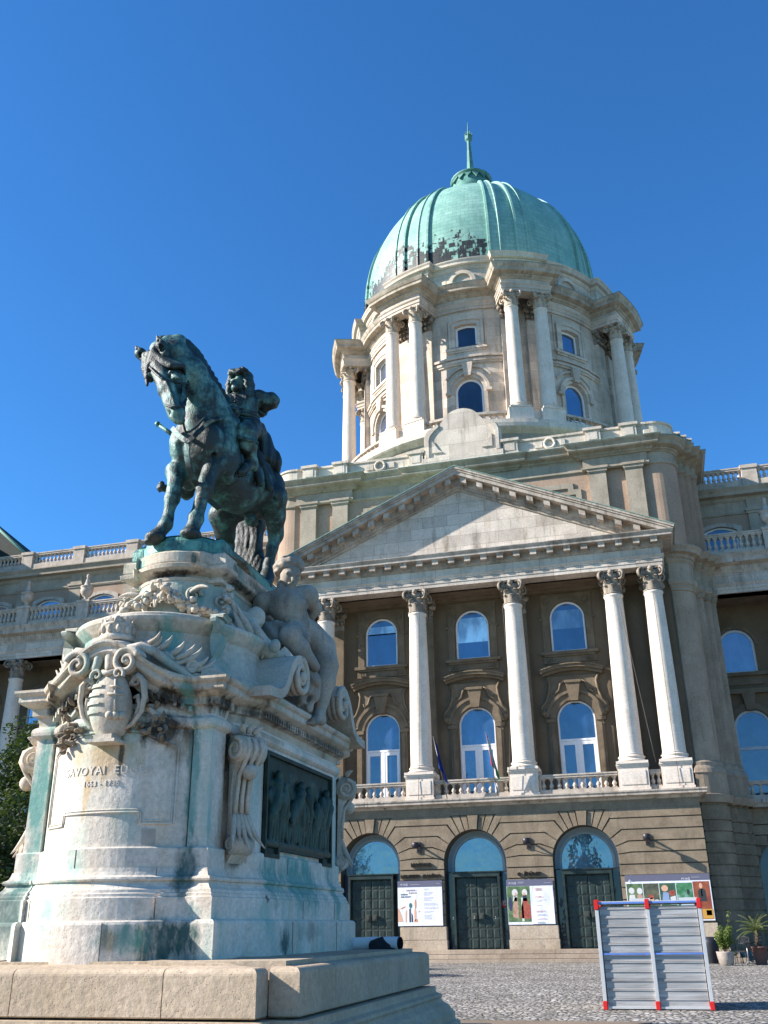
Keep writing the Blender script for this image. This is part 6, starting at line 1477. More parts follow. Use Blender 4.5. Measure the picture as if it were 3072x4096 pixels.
for a_, b_, Y_ in (((560, 860), (600, 980), -34.95), ((640, 760), (700, 900), -34.75), ((480, 800), (470, 930), -34.9), ((760, 850), (830, 1010), -34.35), ((900, 1060), (1000, 1010), -33.6), ((1010, 1020), (1060, 1150), -33.15)): cap(STp(*a_, Y_), STp(*b_, Y_), 0.03, 0.03, -0.06)
EL(sdf_obj(H, 0.022, 'horse', BRZ, None, hfold))
# mane, forelock, ears, tail
H = []
for (x, y, Y, dx, dy, l, r) in ((300, 250, -35.36, -40, 150, 5, 0.06), (290, 280, -35.38, -20, 160, 5, 0.05), (275, 260, -35.34, -10, 120, 4, 0.06)):
    pts = [STp(x+dx*t*(1-t)*1.2+6*math.sin(5*t), y+dy*t, Y-0.02) for t in (0, 0.33, 0.66, 1.0)]; leg(pts, [r, r*1.1, r*0.9, r*0.4], 0.03)
for k in range(9):                                                                       # forelock swept across the brow
    t = k/8; leg([STp(345+10*t, 200+18*k*0.3, -35.30), STp(325-20*t, 235+14*k*0.6, -35.42), STp(350+10*k, 268+7*k, -35.42), STp(430+9*k, 285+5*k, -35.34), STp(480+4*k, 300+9*k, -35.22)], [0.045, 0.05, 0.045, 0.035, 0.02], 0.02)
for k in range(9):
    t = k/8; leg([STp(370+8*k, 185-2*k, -35.18), STp(350+7*k, 205, -35.28), STp(310+6*k, 250+4*k, -35.36), STp(285+3*k, 330+10*k, -35.36), STp(272+4*k, 400+2*k, -35.33)], [0.045, 0.05, 0.045, 0.03, 0.018], 0.02)
for k in range(16):                                                                      # mane falling along the far and near side of the crest
    t = k/15; i = t*3.99; j = int(i); u = i-j; p = Vector(cr[j]).lerp(Vector(cr[j+1]), u) if j < 4 else Vector(cr[4])
    leg([p+Vector((0.02, 0, 0.07)), p+Vector((0.10, 0.02, 0.0)), p+Vector((0.15, -0.02, -0.18)), p+Vector((0.12+0.03*math.sin(k*2), -0.06, -0.36))], [0.05, 0.065, 0.05, 0.025], 0.03)
    leg([p+Vector((0.0, 0, 0.07)), p+Vector((-0.1, -0.02, 0.05)), p+Vector((-0.16, -0.05, -0.1))], [0.05, 0.06, 0.03], 0.03)
EL(sdf_obj(H, 0.017, 'mane', BRZ_H))
H = []
for tip, base, Y in (((215, 203), (268, 282), -35.30), ((343, 140), (392, 250), -35.42)):
    a, b = Vector(STp(*base, Y+0.03)), Vector(STp(*tip, Y)); leg([a, a.lerp(b, 0.45), b], [0.065, 0.085, 0.012], 0.03)
    n_ = Vector((0.2, -0.9, -0.2)).normalized()*0.05; H.append(('c', tuple(a.lerp(b, 0.15)+n_), tuple(a.lerp(b, 0.7)+n_), 0.035, 0.018, -0.02))
EL(sdf_obj(H, 0.012, 'ear', BRZ_H))
H = []
for k in range(11):
    o = (k-5)
    leg([(2.56+o*0.012, -32.42, 8.30), STp(960+6*o, 1120, -32.25), STp(905+10*o, 1290, -32.15), STp(890+12*o+9*math.sin(k*1.7), 1400, -32.15-0.05*math.sin(k*2.3)), STp(900+11*o+12*math.sin(2*k), 1500, -32.2), STp(930+8*o, 1590, -32.3)], [0.10, 0.12, 0.115, 0.10, 0.085, 0.04], 0.06)
EL(sdf_obj(H, 0.022, 'tail', BRZ_H, None, lambda X, Y, Z: 0.005*np.sin(70*X+5*np.sin(4*Z))))
# tack: breast strap, reins, girth strap, bridle, saddle cloth
def strap(pts, w_, th, name, mat=BRZ_P):
    m = MB(); pts = [Vector(p) for p in pts]; vs = []; n = len(pts); c0 = Vector((2.47, -33.9, 7.95))
    for i, p in enumerate(pts):
        t = (pts[min(n-1, i+1)]-pts[max(0, i-1)]).normalized(); o = (p-c0).normalized(); b = t.cross(o).normalized(); o = b.cross(t)
        for a, d in ((-1, 0), (-1, 1), (1, 1), (1, 0)): vs.append(p+b*a*w_+o*d*th)
    fs = [(i*4+k, i*4+(k+1) % 4, (i+1)*4+(k+1) % 4, (i+1)*4+k) for i in range(n-1) for k in range(4)]+[(0, 1, 2, 3), tuple(n*4-1-k for k in range(4))]
    m.add(vs, fs); return EL(m.build(name, mat))
def cr_path(pp, n=18):
    P_ = [Vector(p) for p in pp]; out = []
    for i in range(len(P_)-1):
        p0, p1, p2, p3 = P_[max(0, i-1)], P_[i], P_[i+1], P_[min(len(P_)-1, i+2)]
        for j in range(6):
            u = j/6; out.append(0.5*((2*p1)+(p2-p0)*u+(2*p0-5*p1+4*p2-p3)*u*u+(3*p1-p0-3*p2+p3)*u**3))
    return out+[P_[-1]]
strap(cr_path([STp(440, 700, -34.98), STp(480, 745, -35.06), STp(535, 775, -35.08), STp(600, 720, -35.02), STp(680, 655, -34.85), STp(790, 630, -34.5)]), 0.035, 0.025, 'breast_strap', BRZ)
strap(cr_path([STp(528, 775, -35.06), STp(526, 850, -35.06), STp(545, 950, -34.98), STp(590, 1040, -34.80), STp(640, 1110, -34.5), STp(720, 1180, -34.2)]), 0.04, 0.025, 'girth_strap', BRZ)
m = MB(); m.tube(cr_path([STp(500, 640, -35.36), STp(520, 720, -35.15), STp(580, 690, -35.05), STp(660, 610, -34.75), STp(760, 585, -34.25), STp(870, 580, -34.2)]), 0.018, 6); EL(m.build('reins', BRZ_H))
m = MB(); m.tube(cr_path([STp(300, 330, -35.47), STp(370, 395, -35.56), STp(450, 420, -35.42), STp(540, 430, -35.18)]), 0.018, 6); m.tube(cr_path([STp(400, 560, -35.56), STp(440, 572, -35.58), STp(500, 560, -35.44), STp(520, 520, -35.22)]), 0.018, 6); m.tube(cr_path([STp(520, 300, -35.08), STp(530, 420, -35.08), STp(512, 560, -35.30)]), 0.018, 6); EL(m.build('bridle', BRZ_H))
H = []; cap((2.52, -33.95, 8.46), (2.54, -33.3, 8.50), 0.26, 0.28, 0.1)
cap((2.80, -33.80, 8.35), (2.98, -33.65, 7.75), 0.10, 0.06, 0.1); cap((2.82, -33.45, 8.35), (3.02, -33.35, 7.80), 0.10, 0.06, 0.1); cap((2.82, -33.2, 8.35), (3.0, -33.05, 7.9), 0.10, 0.06, 0.1)
cap((2.24, -33.8, 8.35), (2.05, -33.65, 7.75), 0.10, 0.06, 0.1); cap((2.24, -33.45, 8.35), (2.02, -33.35, 7.80), 0.10, 0.06, 0.1)
cap((2.52, -34.12, 8.62), (2.52, -33.95, 8.72), 0.14, 0.10, 0.06); cap((2.3, -33.2, 8.62), (2.8, -33.2, 8.62), 0.10, 0.10, 0.08)
EL(sdf_obj(H, 0.03, 'saddle_cloth', BRZ_H))
# rider, one continuous body
H = []
hip = Vector(STp(880, 690, -33.80)); shR = Vector(STp(790, 545, -34.00)); shL = Vector(STp(945, 520, -33.70)); neck_ = Vector(STp(850, 505, -33.92)); headc = Vector(STp(843, 437, -33.98)); waist = Vector(STp(868, 640, -33.84))
cap(hip, waist, 0.24, 0.20, 0.08); cap(waist, (shR+shL)/2+Vector((0, 0, -0.10)), 0.20, 0.24, 0.08); cap(shR, shL, 0.14, 0.14, 0.08)
cap(neck_+Vector((0, 0, -0.1)), headc, 0.075, 0.08, 0.04)
ell(headc, (0.118, 0.14, 0.17), (0.15, 0, 0.25), 0.03)
fd_ = Vector((-0.30, -0.93, -0.1)).normalized(); sd_ = Vector((0.95, -0.30, 0))
ell(headc+fd_*0.11+Vector((0, 0, -0.10)), (0.065, 0.065, 0.06), (0, 0, 0), 0.03)         # chin
cap(headc+fd_*0.13+Vector((0, 0, 0.035)), headc+fd_*0.185+Vector((0, 0, -0.035)), 0.02, 0.03, 0.02)   # nose
cap(headc+fd_*0.118+sd_*0.065+Vector((0, 0, 0.05)), headc+fd_*0.118-sd_*0.065+Vector((0, 0, 0.05)), 0.026, 0.026, 0.02)  # brow
for s in (-1, 1): ell(headc+fd_*0.15+sd_*s*0.05+Vector((0, 0, 0.018)), (0.028, 0.03, 0.02), (0, 0, 0), -0.012)
cap(headc+fd_*0.15+sd_*0.035+Vector((0, 0, -0.085)), headc+fd_*0.15-sd_*0.035+Vector((0, 0, -0.085)), 0.017, 0.017, 0.012)
# left arm akimbo, hand behind the hip
eL = Vector(STp(1030, 535, -33.60)); hL = Vector(STp(935, 600, -33.50))
cap(shL, eL, 0.145, 0.135, 0.06); cap(eL, hL, 0.13, 0.085, 0.05); ell(hL, (0.07, 0.07, 0.06), (0, 0, 0), 0.04)
# right arm forward to the reins / baton
eR = Vector(STp(765, 605, -34.15)); hR = Vector(STp(815, 592, -34.38))
cap(shR, eR, 0.11, 0.10, 0.06); cap(eR, hR, 0.09, 0.06, 0.05); ell(hR, (0.07, 0.07, 0.06), (0, 0, 0), 0.04)
for s in (-1, 1):
    for k in range(4): cap(add3(hR, 0.03*(k-1.5), -0.03, 0.03), add3(hR, 0.03*(k-1.5), -0.09, -0.03), 0.016, 0.014, 0.015) if s > 0 else cap(add3(hL, -0.02, 0.03*(k-1.5), 0), add3(hL, -0.10, 0.03*(k-1.5), -0.02), 0.016, 0.014, 0.015)
# legs in high boots
kn = Vector(STp(880, 735, -34.28)); an = Vector(STp(915, 900, -34.06)); toe = Vector(STp(855, 960, -34.30)); heel = Vector(STp(935, 930, -33.98))
cap(hip+Vector((0.08, 0, -0.02)), kn, 0.19, 0.155, 0.06); cap(kn, an, 0.150, 0.095, 0.05); cap(an, toe, 0.085, 0.06, 0.04); cap(heel, an, 0.07, 0.08, 0.04)
cap(kn+Vector((0, 0, 0.02)), kn+Vector((0.0, 0.02, -0.16)), 0.175, 0.165, 0.03)
knR = Vector((2.02, -34.0, 8.12)); anR = Vector((1.88, -33.9, 7.62)); toeR = Vector(STp(362, 1055, -34.15))
cap(hip+Vector((-0.2, 0, -0.02)), knR, 0.19, 0.155, 0.06); cap(knR, anR, 0.15, 0.10, 0.05); cap(anR, toeR, 0.085, 0.06, 0.04)
def rfold(X, Y, Z): return 0.011*np.sin(30*X+18*Z+3*np.sin(9*Y))*np.sin(22*Y-9*Z)
EL(sdf_obj(H, 0.017, 'rider', BRZ, None, rfold))
m = MB()
for s in (0, 1):
    c_ = waist+Vector((0, 0, 0.02-0.05*s)); m.tube([c_+Vector((0.225*math.cos(2*PI*k/16), 0.215*math.sin(2*PI*k/16), 0.02*math.sin(2*PI*k/8))) for k in range(17)], 0.032, 6)
for q, r in ((eL.lerp(hL, 0.62), 0.125), (eR.lerp(hR, 0.6), 0.10)):
    d_ = ((hL-eL) if r > 0.11 else (hR-eR)).normalized(); a_ = d_.orthogonal().normalized(); b_ = d_.cross(a_)
    for o_ in (0, 0.05): m.tube([q+d_*o_+(a_*math.cos(2*PI*k/12)+b_*math.sin(2*PI*k/12))*r for k in range(13)], 0.028, 6)
mid_ = (shR+shL)/2+fd_*0.22; m.tube([mid_+Vector((0, 0, 0.06)), mid_+Vector((0.01, -0.03, -0.1)), waist+fd_*0.235], 0.02, 6)
for k in range(6): m.ball(mid_.lerp(waist+fd_*0.235, k/5)+fd_*0.035+sd_*0.05, 0.018, 6, 4)
m.tube([shR+Vector((0, -0.05, 0.10)), mid_+sd_*0.02+fd_*0.03, waist+sd_*0.2+fd_*0.06], 0.03, 6)
for k in range(3): m.ball(neck_+fd_*(0.10+0.02*k)+Vector((0, 0, 0.0-0.06*k)), 0.06-0.008*k, 8, 6)
m.tube([kn+Vector((0.17*math.cos(2*PI*k/14), 0.17*math.sin(2*PI*k/14), -0.15+0.03*math.sin(4*PI*k/14))) for k in range(15)], 0.028, 6)
m.tube([an+Vector((0.03, -0.03, 0.15)), toe+Vector((0.06, 0.08, 0.10)), toe+Vector((0.05, 0.05, -0.05)), toe+Vector((-0.08, 0.06, -0.05)), toe+Vector((-0.07, 0.07, 0.09)), an+Vector((0.03, -0.03, 0.15))], 0.014, 5)
EL(m.build('rider_costume_trim', BRZ))
H = []
ctop = headc+Vector((0, 0.02, 0.13)); rn = random.Random(11)
for k in range(26):                                                                      # full-bottomed wig
    a = 2*PI*k/26
    if abs((a-PI*1.47+PI) % (2*PI)-PI) < 0.98:
        o = Vector((math.cos(a), math.sin(a), 0)); leg([ctop+o*0.03+Vector((0, 0, 0.05)), ctop+o*0.14+Vector((0, 0, 0.05+0.02*math.sin(5*a))), ctop+o*0.19+Vector((0, 0, 0.035+0.03*math.sin(5*a)))], [0.06, 0.05, 0.035], 0.03); continue
    o = Vector((math.cos(a), math.sin(a), 0)); leg([ctop+o*0.02+Vector((0, 0, 0.05)), ctop+o*0.13+Vector((0, 0, 0.02)), ctop+o*0.17+Vector((0, 0, -0.14)), ctop+o*0.19+Vector((0, 0.02, -0.30-0.08*rn.random()))], [0.06, 0.065, 0.06, 0.04], 0.025)
EL(sdf_obj(H, 0.014, 'hair', BRZ_H, None, lambda X, Y, Z: 0.008*np.sin(60*Z+10*X)*np.sin(40*X)))
H = []
cap(waist+Vector((0, 0.15, 0.05)), STp(965, 740, -33.2), 0.16, 0.14, 0.08); cap(STp(965, 740, -33.2), STp(1050, 905, -33.0), 0.13, 0.14, 0.08); cap(STp(940, 700, -33.3), STp(1000, 880, -33.2), 0.12, 0.12, 0.08); cap(STp(1050, 905, -33.0), STp(1062, 945, -32.98), 0.10, 0.08, 0.05)
cap(STp(955, 715, -33.25), STp(965, 745, -33.3), 0.13, 0.12, 0.05)
EL(sdf_obj(H, 0.022, 'coat_tail', BRZ, None, lambda X, Y, Z: 0.014*np.sin(34*X+22*Y)))
m = MB(); m.tube([STp(350, 674, -34.5), STp(470, 762, -34.45)], [0.034, 0.03], 8); m.ball(STp(348, 673, -34.5), 0.045, 8, 6); EL(m.build('baton', BRZ_P))
m = MB(); m.tube([STp(355, 1078, -34.05), STp(425, 1040, -33.95), STp(520, 980, -33.8)], [0.025, 0.03, 0.035], 7); m.tube([STp(375, 1030, -34.05), STp(395, 1050, -34.0), STp(425, 1085, -33.98)], 0.02, 6); m.ball(STp(372, 1035, -34.05), 0.05, 8, 6); EL(m.build('sword', BRZ_H))

# ================================================================== seated stone captive
CP = empty('captive_figure', (3.5, -33.2, 4.25), 0, 'weathered stone seated captive with turban looking down, on the right side of the pedestal', 'statue')
FL_ = lambda o: local(o, CP)
H = []
hd = Vector(Hp(955, 320, -33.45)); nkf = Vector(Hp(895, 400, -33.40)); sR = Vector(Hp(745, 550, -33.45)); sL = Vector(Hp(1095, 490, -33.25)); ch = Vector(Hp(930, 570, -33.42)); wa = Vector(Hp(1000, 715, -33.32)); pel = Vector(Hp(1040, 800, -33.15))
cap(sR, sL, 0.175, 0.175, 0.08); cap(ch, wa, 0.27, 0.215, 0.10); cap((sR+sL)/2, ch, 0.20, 0.235, 0.08); cap(wa, pel, 0.19, 0.24, 0.08)
for s, q in ((-1, (870, 570)), (1, (1000, 550))): ell(Hp(q[0], q[1], -33.52), (0.16, 0.07, 0.10), (0, 0, 0.2), 0.10)
cap(ch.lerp(nkf, 0.55), nkf, 0.12, 0.085, 0.06); cap(nkf, hd, 0.085, 0.09, 0.05)
ell(hd, (0.145, 0.155, 0.19), (0.2, 0.2, 0.5), 0.03)
ff = Vector((0.55, -0.72, -0.42)).normalized(); fs_ = Vector((0.8, 0.6, 0)).normalized(); fu = fs_.cross(ff).normalized()
if fu.z < 0: fu = -fu
ell(hd+ff*0.10-fu*0.13, (0.07, 0.07, 0.07), (0, 0, 0), 0.03); cap(hd+ff*0.15+fu*0.035, hd+ff*0.20-fu*0.04, 0.021, 0.031, 0.02); cap(hd+ff*0.13+fs_*0.085+fu*0.055, hd+ff*0.13-fs_*0.085+fu*0.055, 0.028, 0.028, 0.02)
for s in (-1, 1): ell(hd+ff*0.165+fs_*s*0.058+fu*0.02, (0.026, 0.026, 0.016), (0, 0, 0), -0.012)
cap(hd+ff*0.16+fs_*0.035-fu*0.095, hd+ff*0.16-fs_*0.035-fu*0.095, 0.019, 0.019, 0.012); ell(hd-fs_*0.12+ff*0.0-fu*0.01, (0.03, 0.04, 0.055), (0, 0, 0.5), 0.02)
# arms bound behind the back
cap(sR, Hp(700, 640, -33.20), 0.125, 0.105, 0.06); cap(Hp(700, 640, -33.20), Hp(800, 720, -33.0), 0.10, 0.07, 0.05)
eL2 = Hp(1160, 590, -33.0); cap(sL, eL2, 0.125, 0.105, 0.06); cap(eL2, Hp(1105, 690, -32.95), 0.10, 0.07, 0.05); ell(Hp(1090, 715, -32.95), (0.07, 0.07, 0.06), (0, 0, 0), 0.03)
# legs
k1 = Vector(Hp(955, 815, -33.85)); a1 = Vector(Hp(1165, 1075, -33.55)); f1 = Vector(Hp(1185, 1120, -33.6))
cap(pel+Vector((-0.03, -0.05, 0)), k1, 0.20, 0.155, 0.06); cap(k1, k1.lerp(a1, 0.40), 0.145, 0.135, 0.05); cap(k1.lerp(a1, 0.40), a1, 0.135, 0.07, 0.05)
k2 = Vector(Hp(1268, 1060, -33.05)); a2 = Vector(Hp(1200, 1450, -33.12)); t2_ = Vector(Hp(1150, 1535, -33.34))
cap(pel+Vector((0.10, 0.02, -0.02)), Hp(1210, 920, -32.98), 0.235, 0.22, 0.06); cap(Hp(1210, 920, -32.98), k2, 0.22, 0.16, 0.05); cap(k2, k2.lerp(a2, 0.35), 0.155, 0.155, 0.04); cap(k2.lerp(a2, 0.35), a2, 0.155, 0.08, 0.04); cap(a2, t2_, 0.085, 0.06, 0.03); cap(a2, Hp(1215, 1520, -33.1), 0.07, 0.07, 0.03)
for k in range(5): cap(add3(t2_, 0.03*(k-2), 0.01*k, 0), add3(t2_, 0.03*(k-2)-0.01, -0.07+0.01*k, -0.015), 0.024, 0.018, 0.015)
for a, b in (((935, 520), (950, 640)), ((960, 660), (1000, 740)), ((860, 620), (940, 640)), ((950, 640), (1040, 610))): H.append(('c', Hp(*a, -33.72), Hp(*b, -33.66), 0.02, 0.02, -0.03))
FL_(sdf_obj(H, 0.015, 'body', S_FIG, None, lambda X, Y, Z: 0.005*np.sin(18*X+7*Z)*np.sin(15*Y+4)*np.sin(16*Z)))
H = []
tc_ = hd+Vector((-0.05, 0.07, 0.155))
for k in range(5):
    z = -0.03+0.045*k; r = (0.175, 0.19, 0.18, 0.145, 0.08)[k]; pts = [tc_+Vector((r*math.cos(2*PI*i/12+k), r*1.05*math.sin(2*PI*i/12+k), z+0.03*math.cos(2*PI*i/12+k*0.7))) for i in range(13)]
    leg(pts, [0.05]*13, 0.012)
ell(tc_+Vector((0, 0, 0.05)), (0.15, 0.16, 0.12), (0, 0, 0), 0.02)
FL_(sdf_obj(H, 0.015, 'turban', S_FIG, None, lambda X, Y, Z: 0.006*np.sin(70*Z+18*X)))
H = []
for k_ in range(5): cap(Hp(800+18*k_, 735+26*k_, -33.62-0.03*k_), Hp(1060+6*k_, 760+22*k_, -33.55-0.02*k_), 0.075, 0.06, 0.025)
cap(Hp(830, 830, -33.7), Hp(760, 930, -33.75), 0.09, 0.05, 0.04); cap(Hp(870, 850, -33.75), Hp(850, 960, -33.8), 0.07, 0.04, 0.04)
cap(Hp(770, 760, -33.5), Hp(960, 745, -33.75), 0.12, 0.08, 0.06); cap(Hp(800, 800, -33.6), Hp(900, 830, -33.75), 0.14, 0.09, 0.06); cap(Hp(960, 745, -33.75), Hp(1050, 780, -33.6), 0.07, 0.10, 0.05); cap(Hp(1030, 780, -33.3), Hp(820, 800, -33.4), 0.2, 0.18, 0.08)
cap(Hp(1060, 1010, -33.5), Hp(1150, 1180, -33.45), 0.10, 0.11, 0.06); cap(Hp(1120, 1130, -33.4), Hp(1175, 1290, -33.4), 0.10, 0.07, 0.05); cap(Hp(1175, 1290, -33.4), Hp(1105, 1430, -33.45), 0.055, 0.05, 0.04); cap(Hp(1080, 1280, -33.5), Hp(1030, 1390, -33.5), 0.08, 0.05, 0.04); cap(Hp(1150, 1180, -33.45), Hp(1080, 1280, -33.5), 0.10, 0.07, 0.05)
FL_(sdf_obj(H, 0.02, 'loincloth', S_FIG, None, lambda X, Y, Z: 0.014*np.sin(30*X+26*Z)))
# ================================================================== posters, lettering and lamps on the front
def flat(m, x0, x1, z0, z1, y, th=0.0): m.add([(x0, y, z0), (x1, y, z0), (x1, y, z1), (x0, y, z1)], [(0, 1, 2, 3)])
def solid(name, col, r=0.6, var=0.05): return plain(name, col, r, var=var, b_=0.0)
def clothy(name, col):
    m, t, b = newmat(name); v = coords(t); n = noise(t, coords(t, 2.5, 1, 0.8), 1.6, 3)
    b.inputs['Base Color'].default_value = (*col, 1); b.inputs['Roughness'].default_value = 0.45; bump(t, b, n, 0.35, 0.05); return m
PW = clothy('white_poster_sheet', (0.74, 0.74, 0.78)); PB = solid('slate_poster_band', (0.115, 0.115, 0.165)); INK = solid('grey_print', (0.42, 0.42, 0.46)); INKR = solid('red_print', (0.45, 0.12, 0.10)); LT = solid('white_print', (0.62, 0.62, 0.66))
def put_text(parent, txt, size, x, z, y, mat, name='lettering', ext=0.002, align='LEFT', bold=False, sp=1.0):
    me = text_mesh(txt, size, ext, align, sp, bold); me.transform(Matrix.Translation((x, y, z)) @ Matrix.Rotation(PI/2, 4, 'X')); me.materials.append(mat)
    o = bpy.data.objects.new(name, me); C.objects.link(o)
    if parent: local(o, parent)
    return o
def poly_part(parent, name, pts, y, mat):
    m = MB(); m.prism(pts, lambda a, b, d: (a, d, b), y, y+0.004); return local(m.build(name, mat), parent)
def ellp(cx, cz, rx, rz, n=18, a=0): return [(cx+rx*math.cos(t)*math.cos(a)-rz*math.sin(t)*math.sin(a), cz+rx*math.cos(t)*math.sin(a)+rz*math.sin(t)*math.cos(a)) for t in [2*PI*i/n for i in range(n)]]
def lines(parent, x0, x1, zt, rows, y, mat, seed, lh=0.012, gap=0.042):
    m = MB(); r = random.Random(seed); z = zt
    for k in range(rows):
        if r.random() < 0.18: z -= gap*1.4; continue
        xe = x0+(x1-x0)*r.uniform(0.45, 1.0); m.box(x0, xe, y-0.002, y, z-lh, z); z -= gap
    return local(m.build('print_lines', mat), parent)
YP = -0.075
def poster(x0, x1, z0, z1, label):
    e = empty('poster', (x0, YP, z0), 0, label, 'poster', 'museum posters on the front'); m = MB(); m.box(x0, x1, YP, YP+0.03, z0, z1); local(m.build('sheet', PW), e)
    m = MB(); m.box(x0, x1, YP-0.004, YP-0.0005, z1-0.27, z1); local(m.build('header_band', PB), e); return e
p1_ = poster(-3.66, -1.57, 1.50, 3.41, 'white exhibition poster with slate header and small orange figures between left and middle doors')
put_text(p1_, 'M', 0.12, -3.52, 3.21, YP-0.006, LT); put_text(p1_, 'N', 0.12, -3.38, 3.21, YP-0.006, LT); put_text(p1_, 'G', 0.12, -3.27, 3.21, YP-0.006, LT, bold=True)
lines(p1_, -3.05, -2.55, 3.31, 2, YP-0.005, INK, 1, 0.014, 0.04); lines(p1_, -1.85, -1.65, 3.28, 1, YP-0.005, INK, 2)
ORG = solid('orange_print', (0.55, 0.26, 0.13)); BLK = solid('black_print', (0.03, 0.035, 0.04)); TEAL = solid('teal_print', (0.04, 0.14, 0.16)); FLS = solid('flesh_print', (0.62, 0.36, 0.24))
put_text(p1_, 'SZENVEDÉLY', 0.085, -3.26, 2.97, YP-0.004, solid('brown_print', (0.32, 0.17, 0.11))); put_text(p1_, 'ÉS IRÓNIA', 0.085, -3.14, 2.86, YP-0.004, solid('brown_print_dark', (0.32, 0.17, 0.11)))
put_text(p1_, 'PASSION', 0.085, -3.52, 2.80, YP-0.004, BLK, bold=True); put_text(p1_, 'AND IRONY', 0.085, -3.52, 2.70, YP-0.004, BLK, bold=True)
for nm, pts, mt in (('figure_shape', ellp(-2.83, 2.42, 0.045, 0.20), ORG), ('figure_shape', ellp(-2.85, 1.98, 0.05, 0.28), FLS), ('figure_shape', ellp(-3.06, 2.36, 0.075, 0.11), TEAL), ('figure_shape', [(-3.13, 1.66), (-3.06, 1.66), (-3.06, 2.26), (-3.13, 2.2)], BLK), ('figure_shape', [(-3.03, 1.66), (-2.96, 1.66), (-2.97, 1.95), (-3.03, 2.05)], BLK),
                    ('figure_shape', [(-3.32, 1.66), (-3.25, 1.66), (-3.24, 2.18), (-3.31, 2.12)], FLS), ('figure_shape', [(-3.66, 1.68), (-3.42, 1.68), (-3.50, 1.95), (-3.60, 2.2), (-3.66, 2.25)], FLS), ('figure_shape', ellp(-3.42, 2.27, 0.14, 0.03, a=0.4), ORG), ('figure_shape', [(-2.92, 1.66), (-2.72, 1.66), (-2.76, 1.80), (-2.88, 1.76)], ORG), ('figure_shape', ellp(-2.66, 2.1, 0.06, 0.025, a=0.5), FLS)):
    poly_part(p1_, nm, pts, YP-0.005, mt)
lines(p1_, -2.42, -1.95, 3.06, 12, YP-0.003, INK, 4); lines(p1_, -2.42, -1.75, 2.45, 7, YP-0.003, INK, 5); lines(p1_, -2.42, -1.95, 2.1, 8, YP-0.003, INK, 6)
p2_ = poster(1.40, 3.48, 1.49, 3.35, 'poster with bonneted peasant women picture and white text sheet between middle and right doors')
put_text(p2_, 'M', 0.12, 1.50, 3.16, YP-0.006, LT); put_text(p2_, 'N', 0.12, 1.64, 3.16, YP-0.006, LT); put_text(p2_, 'G', 0.12, 1.75, 3.16, YP-0.006, LT, bold=True); lines(p2_, 1.92, 2.45, 3.25, 2, YP-0.005, INK, 7, 0.014, 0.04); lines(p2_, 3.1, 3.4, 3.2, 1, YP-0.005, INK, 8)
def paint(name, stops, s=3.0):
    m, t, b = newmat(name); t.links.new(ramp(t, noise(t, coords(t, 1, 1, 1), s, 6, 0.7), stops), b.inputs['Base Color']); b.inputs['Roughness'].default_value = 0.5; return m
GRS = paint('meadow_painting', [(0.30, (0.03, 0.06, 0.03)), (0.5, (0.09, 0.16, 0.06)), (0.7, (0.20, 0.24, 0.12))], 4)
RED = paint('red_skirt_painting', [(0.35, (0.22, 0.035, 0.025)), (0.65, (0.42, 0.10, 0.06))], 8); TANP = paint('tan_dress_painting', [(0.35, (0.30, 0.15, 0.10)), (0.65, (0.52, 0.34, 0.24))], 8); BON = solid('white_bonnet_paint', (0.60, 0.58, 0.55)); NAV = solid('navy_paint', (0.03, 0.04, 0.09))
poly_part(p2_, 'picture', [(1.41, 1.60), (2.43, 1.60), (2.43, 3.07), (1.41, 3.07)], YP-0.004, GRS)
for pts, mt in (([(1.62, 1.80), (1.86, 1.74), (1.90, 2.2), (1.84, 2.62), (1.74, 2.62), (1.66, 2.3)], TANP), ([(1.95, 1.75), (2.42, 1.72), (2.42, 2.2), (2.28, 2.58), (2.12, 2.58), (2.02, 2.2)], RED), ([(2.02, 1.62), (2.12, 1.62), (2.10, 2.6), (2.03, 2.6)], BON), (ellp(1.76, 2.80, 0.13, 0.16), BON), (ellp(2.20, 2.80, 0.12, 0.15), BON), (ellp(1.54, 2.35, 0.08, 0.3), NAV), ([(1.66, 2.45), (1.84, 2.45), (1.86, 2.68), (1.68, 2.68)], BON), ([(2.1, 2.45), (2.3, 2.45), (2.27, 2.7), (2.12, 2.7)], NAV), (ellp(1.79, 2.74, 0.05, 0.06), FLS), (ellp(2.17, 2.74, 0.05, 0.06), FLS)):
    poly_part(p2_, 'figure_shape', pts, YP-0.006 if mt is not FLS else YP-0.009, mt)
m = MB(); m.grid(lambda u, v: (2.46+1.0*u, YP-0.012-0.012*math.sin(9*u+4*v)*math.sin(3+7*v), 1.51+1.56*v), 12, 16); local(m.build('text_sheet', PW), p2_)
for z, n, mt in ((2.98, 3, INKR), (2.65, 2, INKR), (2.5, 2, INK), (2.28, 2, INK), (2.1, 3, INKR), (1.9, 2, INK), (1.72, 1, INKR), (1.6, 2, INK)): lines(p2_, 2.66, 3.15, z, n, YP-0.026, mt, int(z*10), 0.014)
p3_ = poster(6.63, 10.17, 1.55, 3.42, 'wide poster of five pictures with arrow and slate header right of the right door')
m = MB(); m.tube([(6.78, YP-0.006, 3.17), (6.97, YP-0.006, 3.17)], 0.012, 5); m.tube([(6.86, YP-0.006, 3.25), (6.78, YP-0.006, 3.17), (6.86, YP-0.006, 3.09)], 0.012, 5); local(m.build('arrow', LT), p3_)
put_text(p3_, 'M', 0.13, 9.0, 3.17, YP-0.006, LT); put_text(p3_, 'N', 0.13, 9.14, 3.17, YP-0.006, LT); put_text(p3_, 'G', 0.13, 9.26, 3.17, YP-0.006, LT, bold=True); lines(p3_, 9.42, 9.95, 3.28, 2, YP-0.005, INK, 9, 0.014, 0.04)
xs = [6.66, 7.36, 8.04, 8.74, 9.44, 10.15]
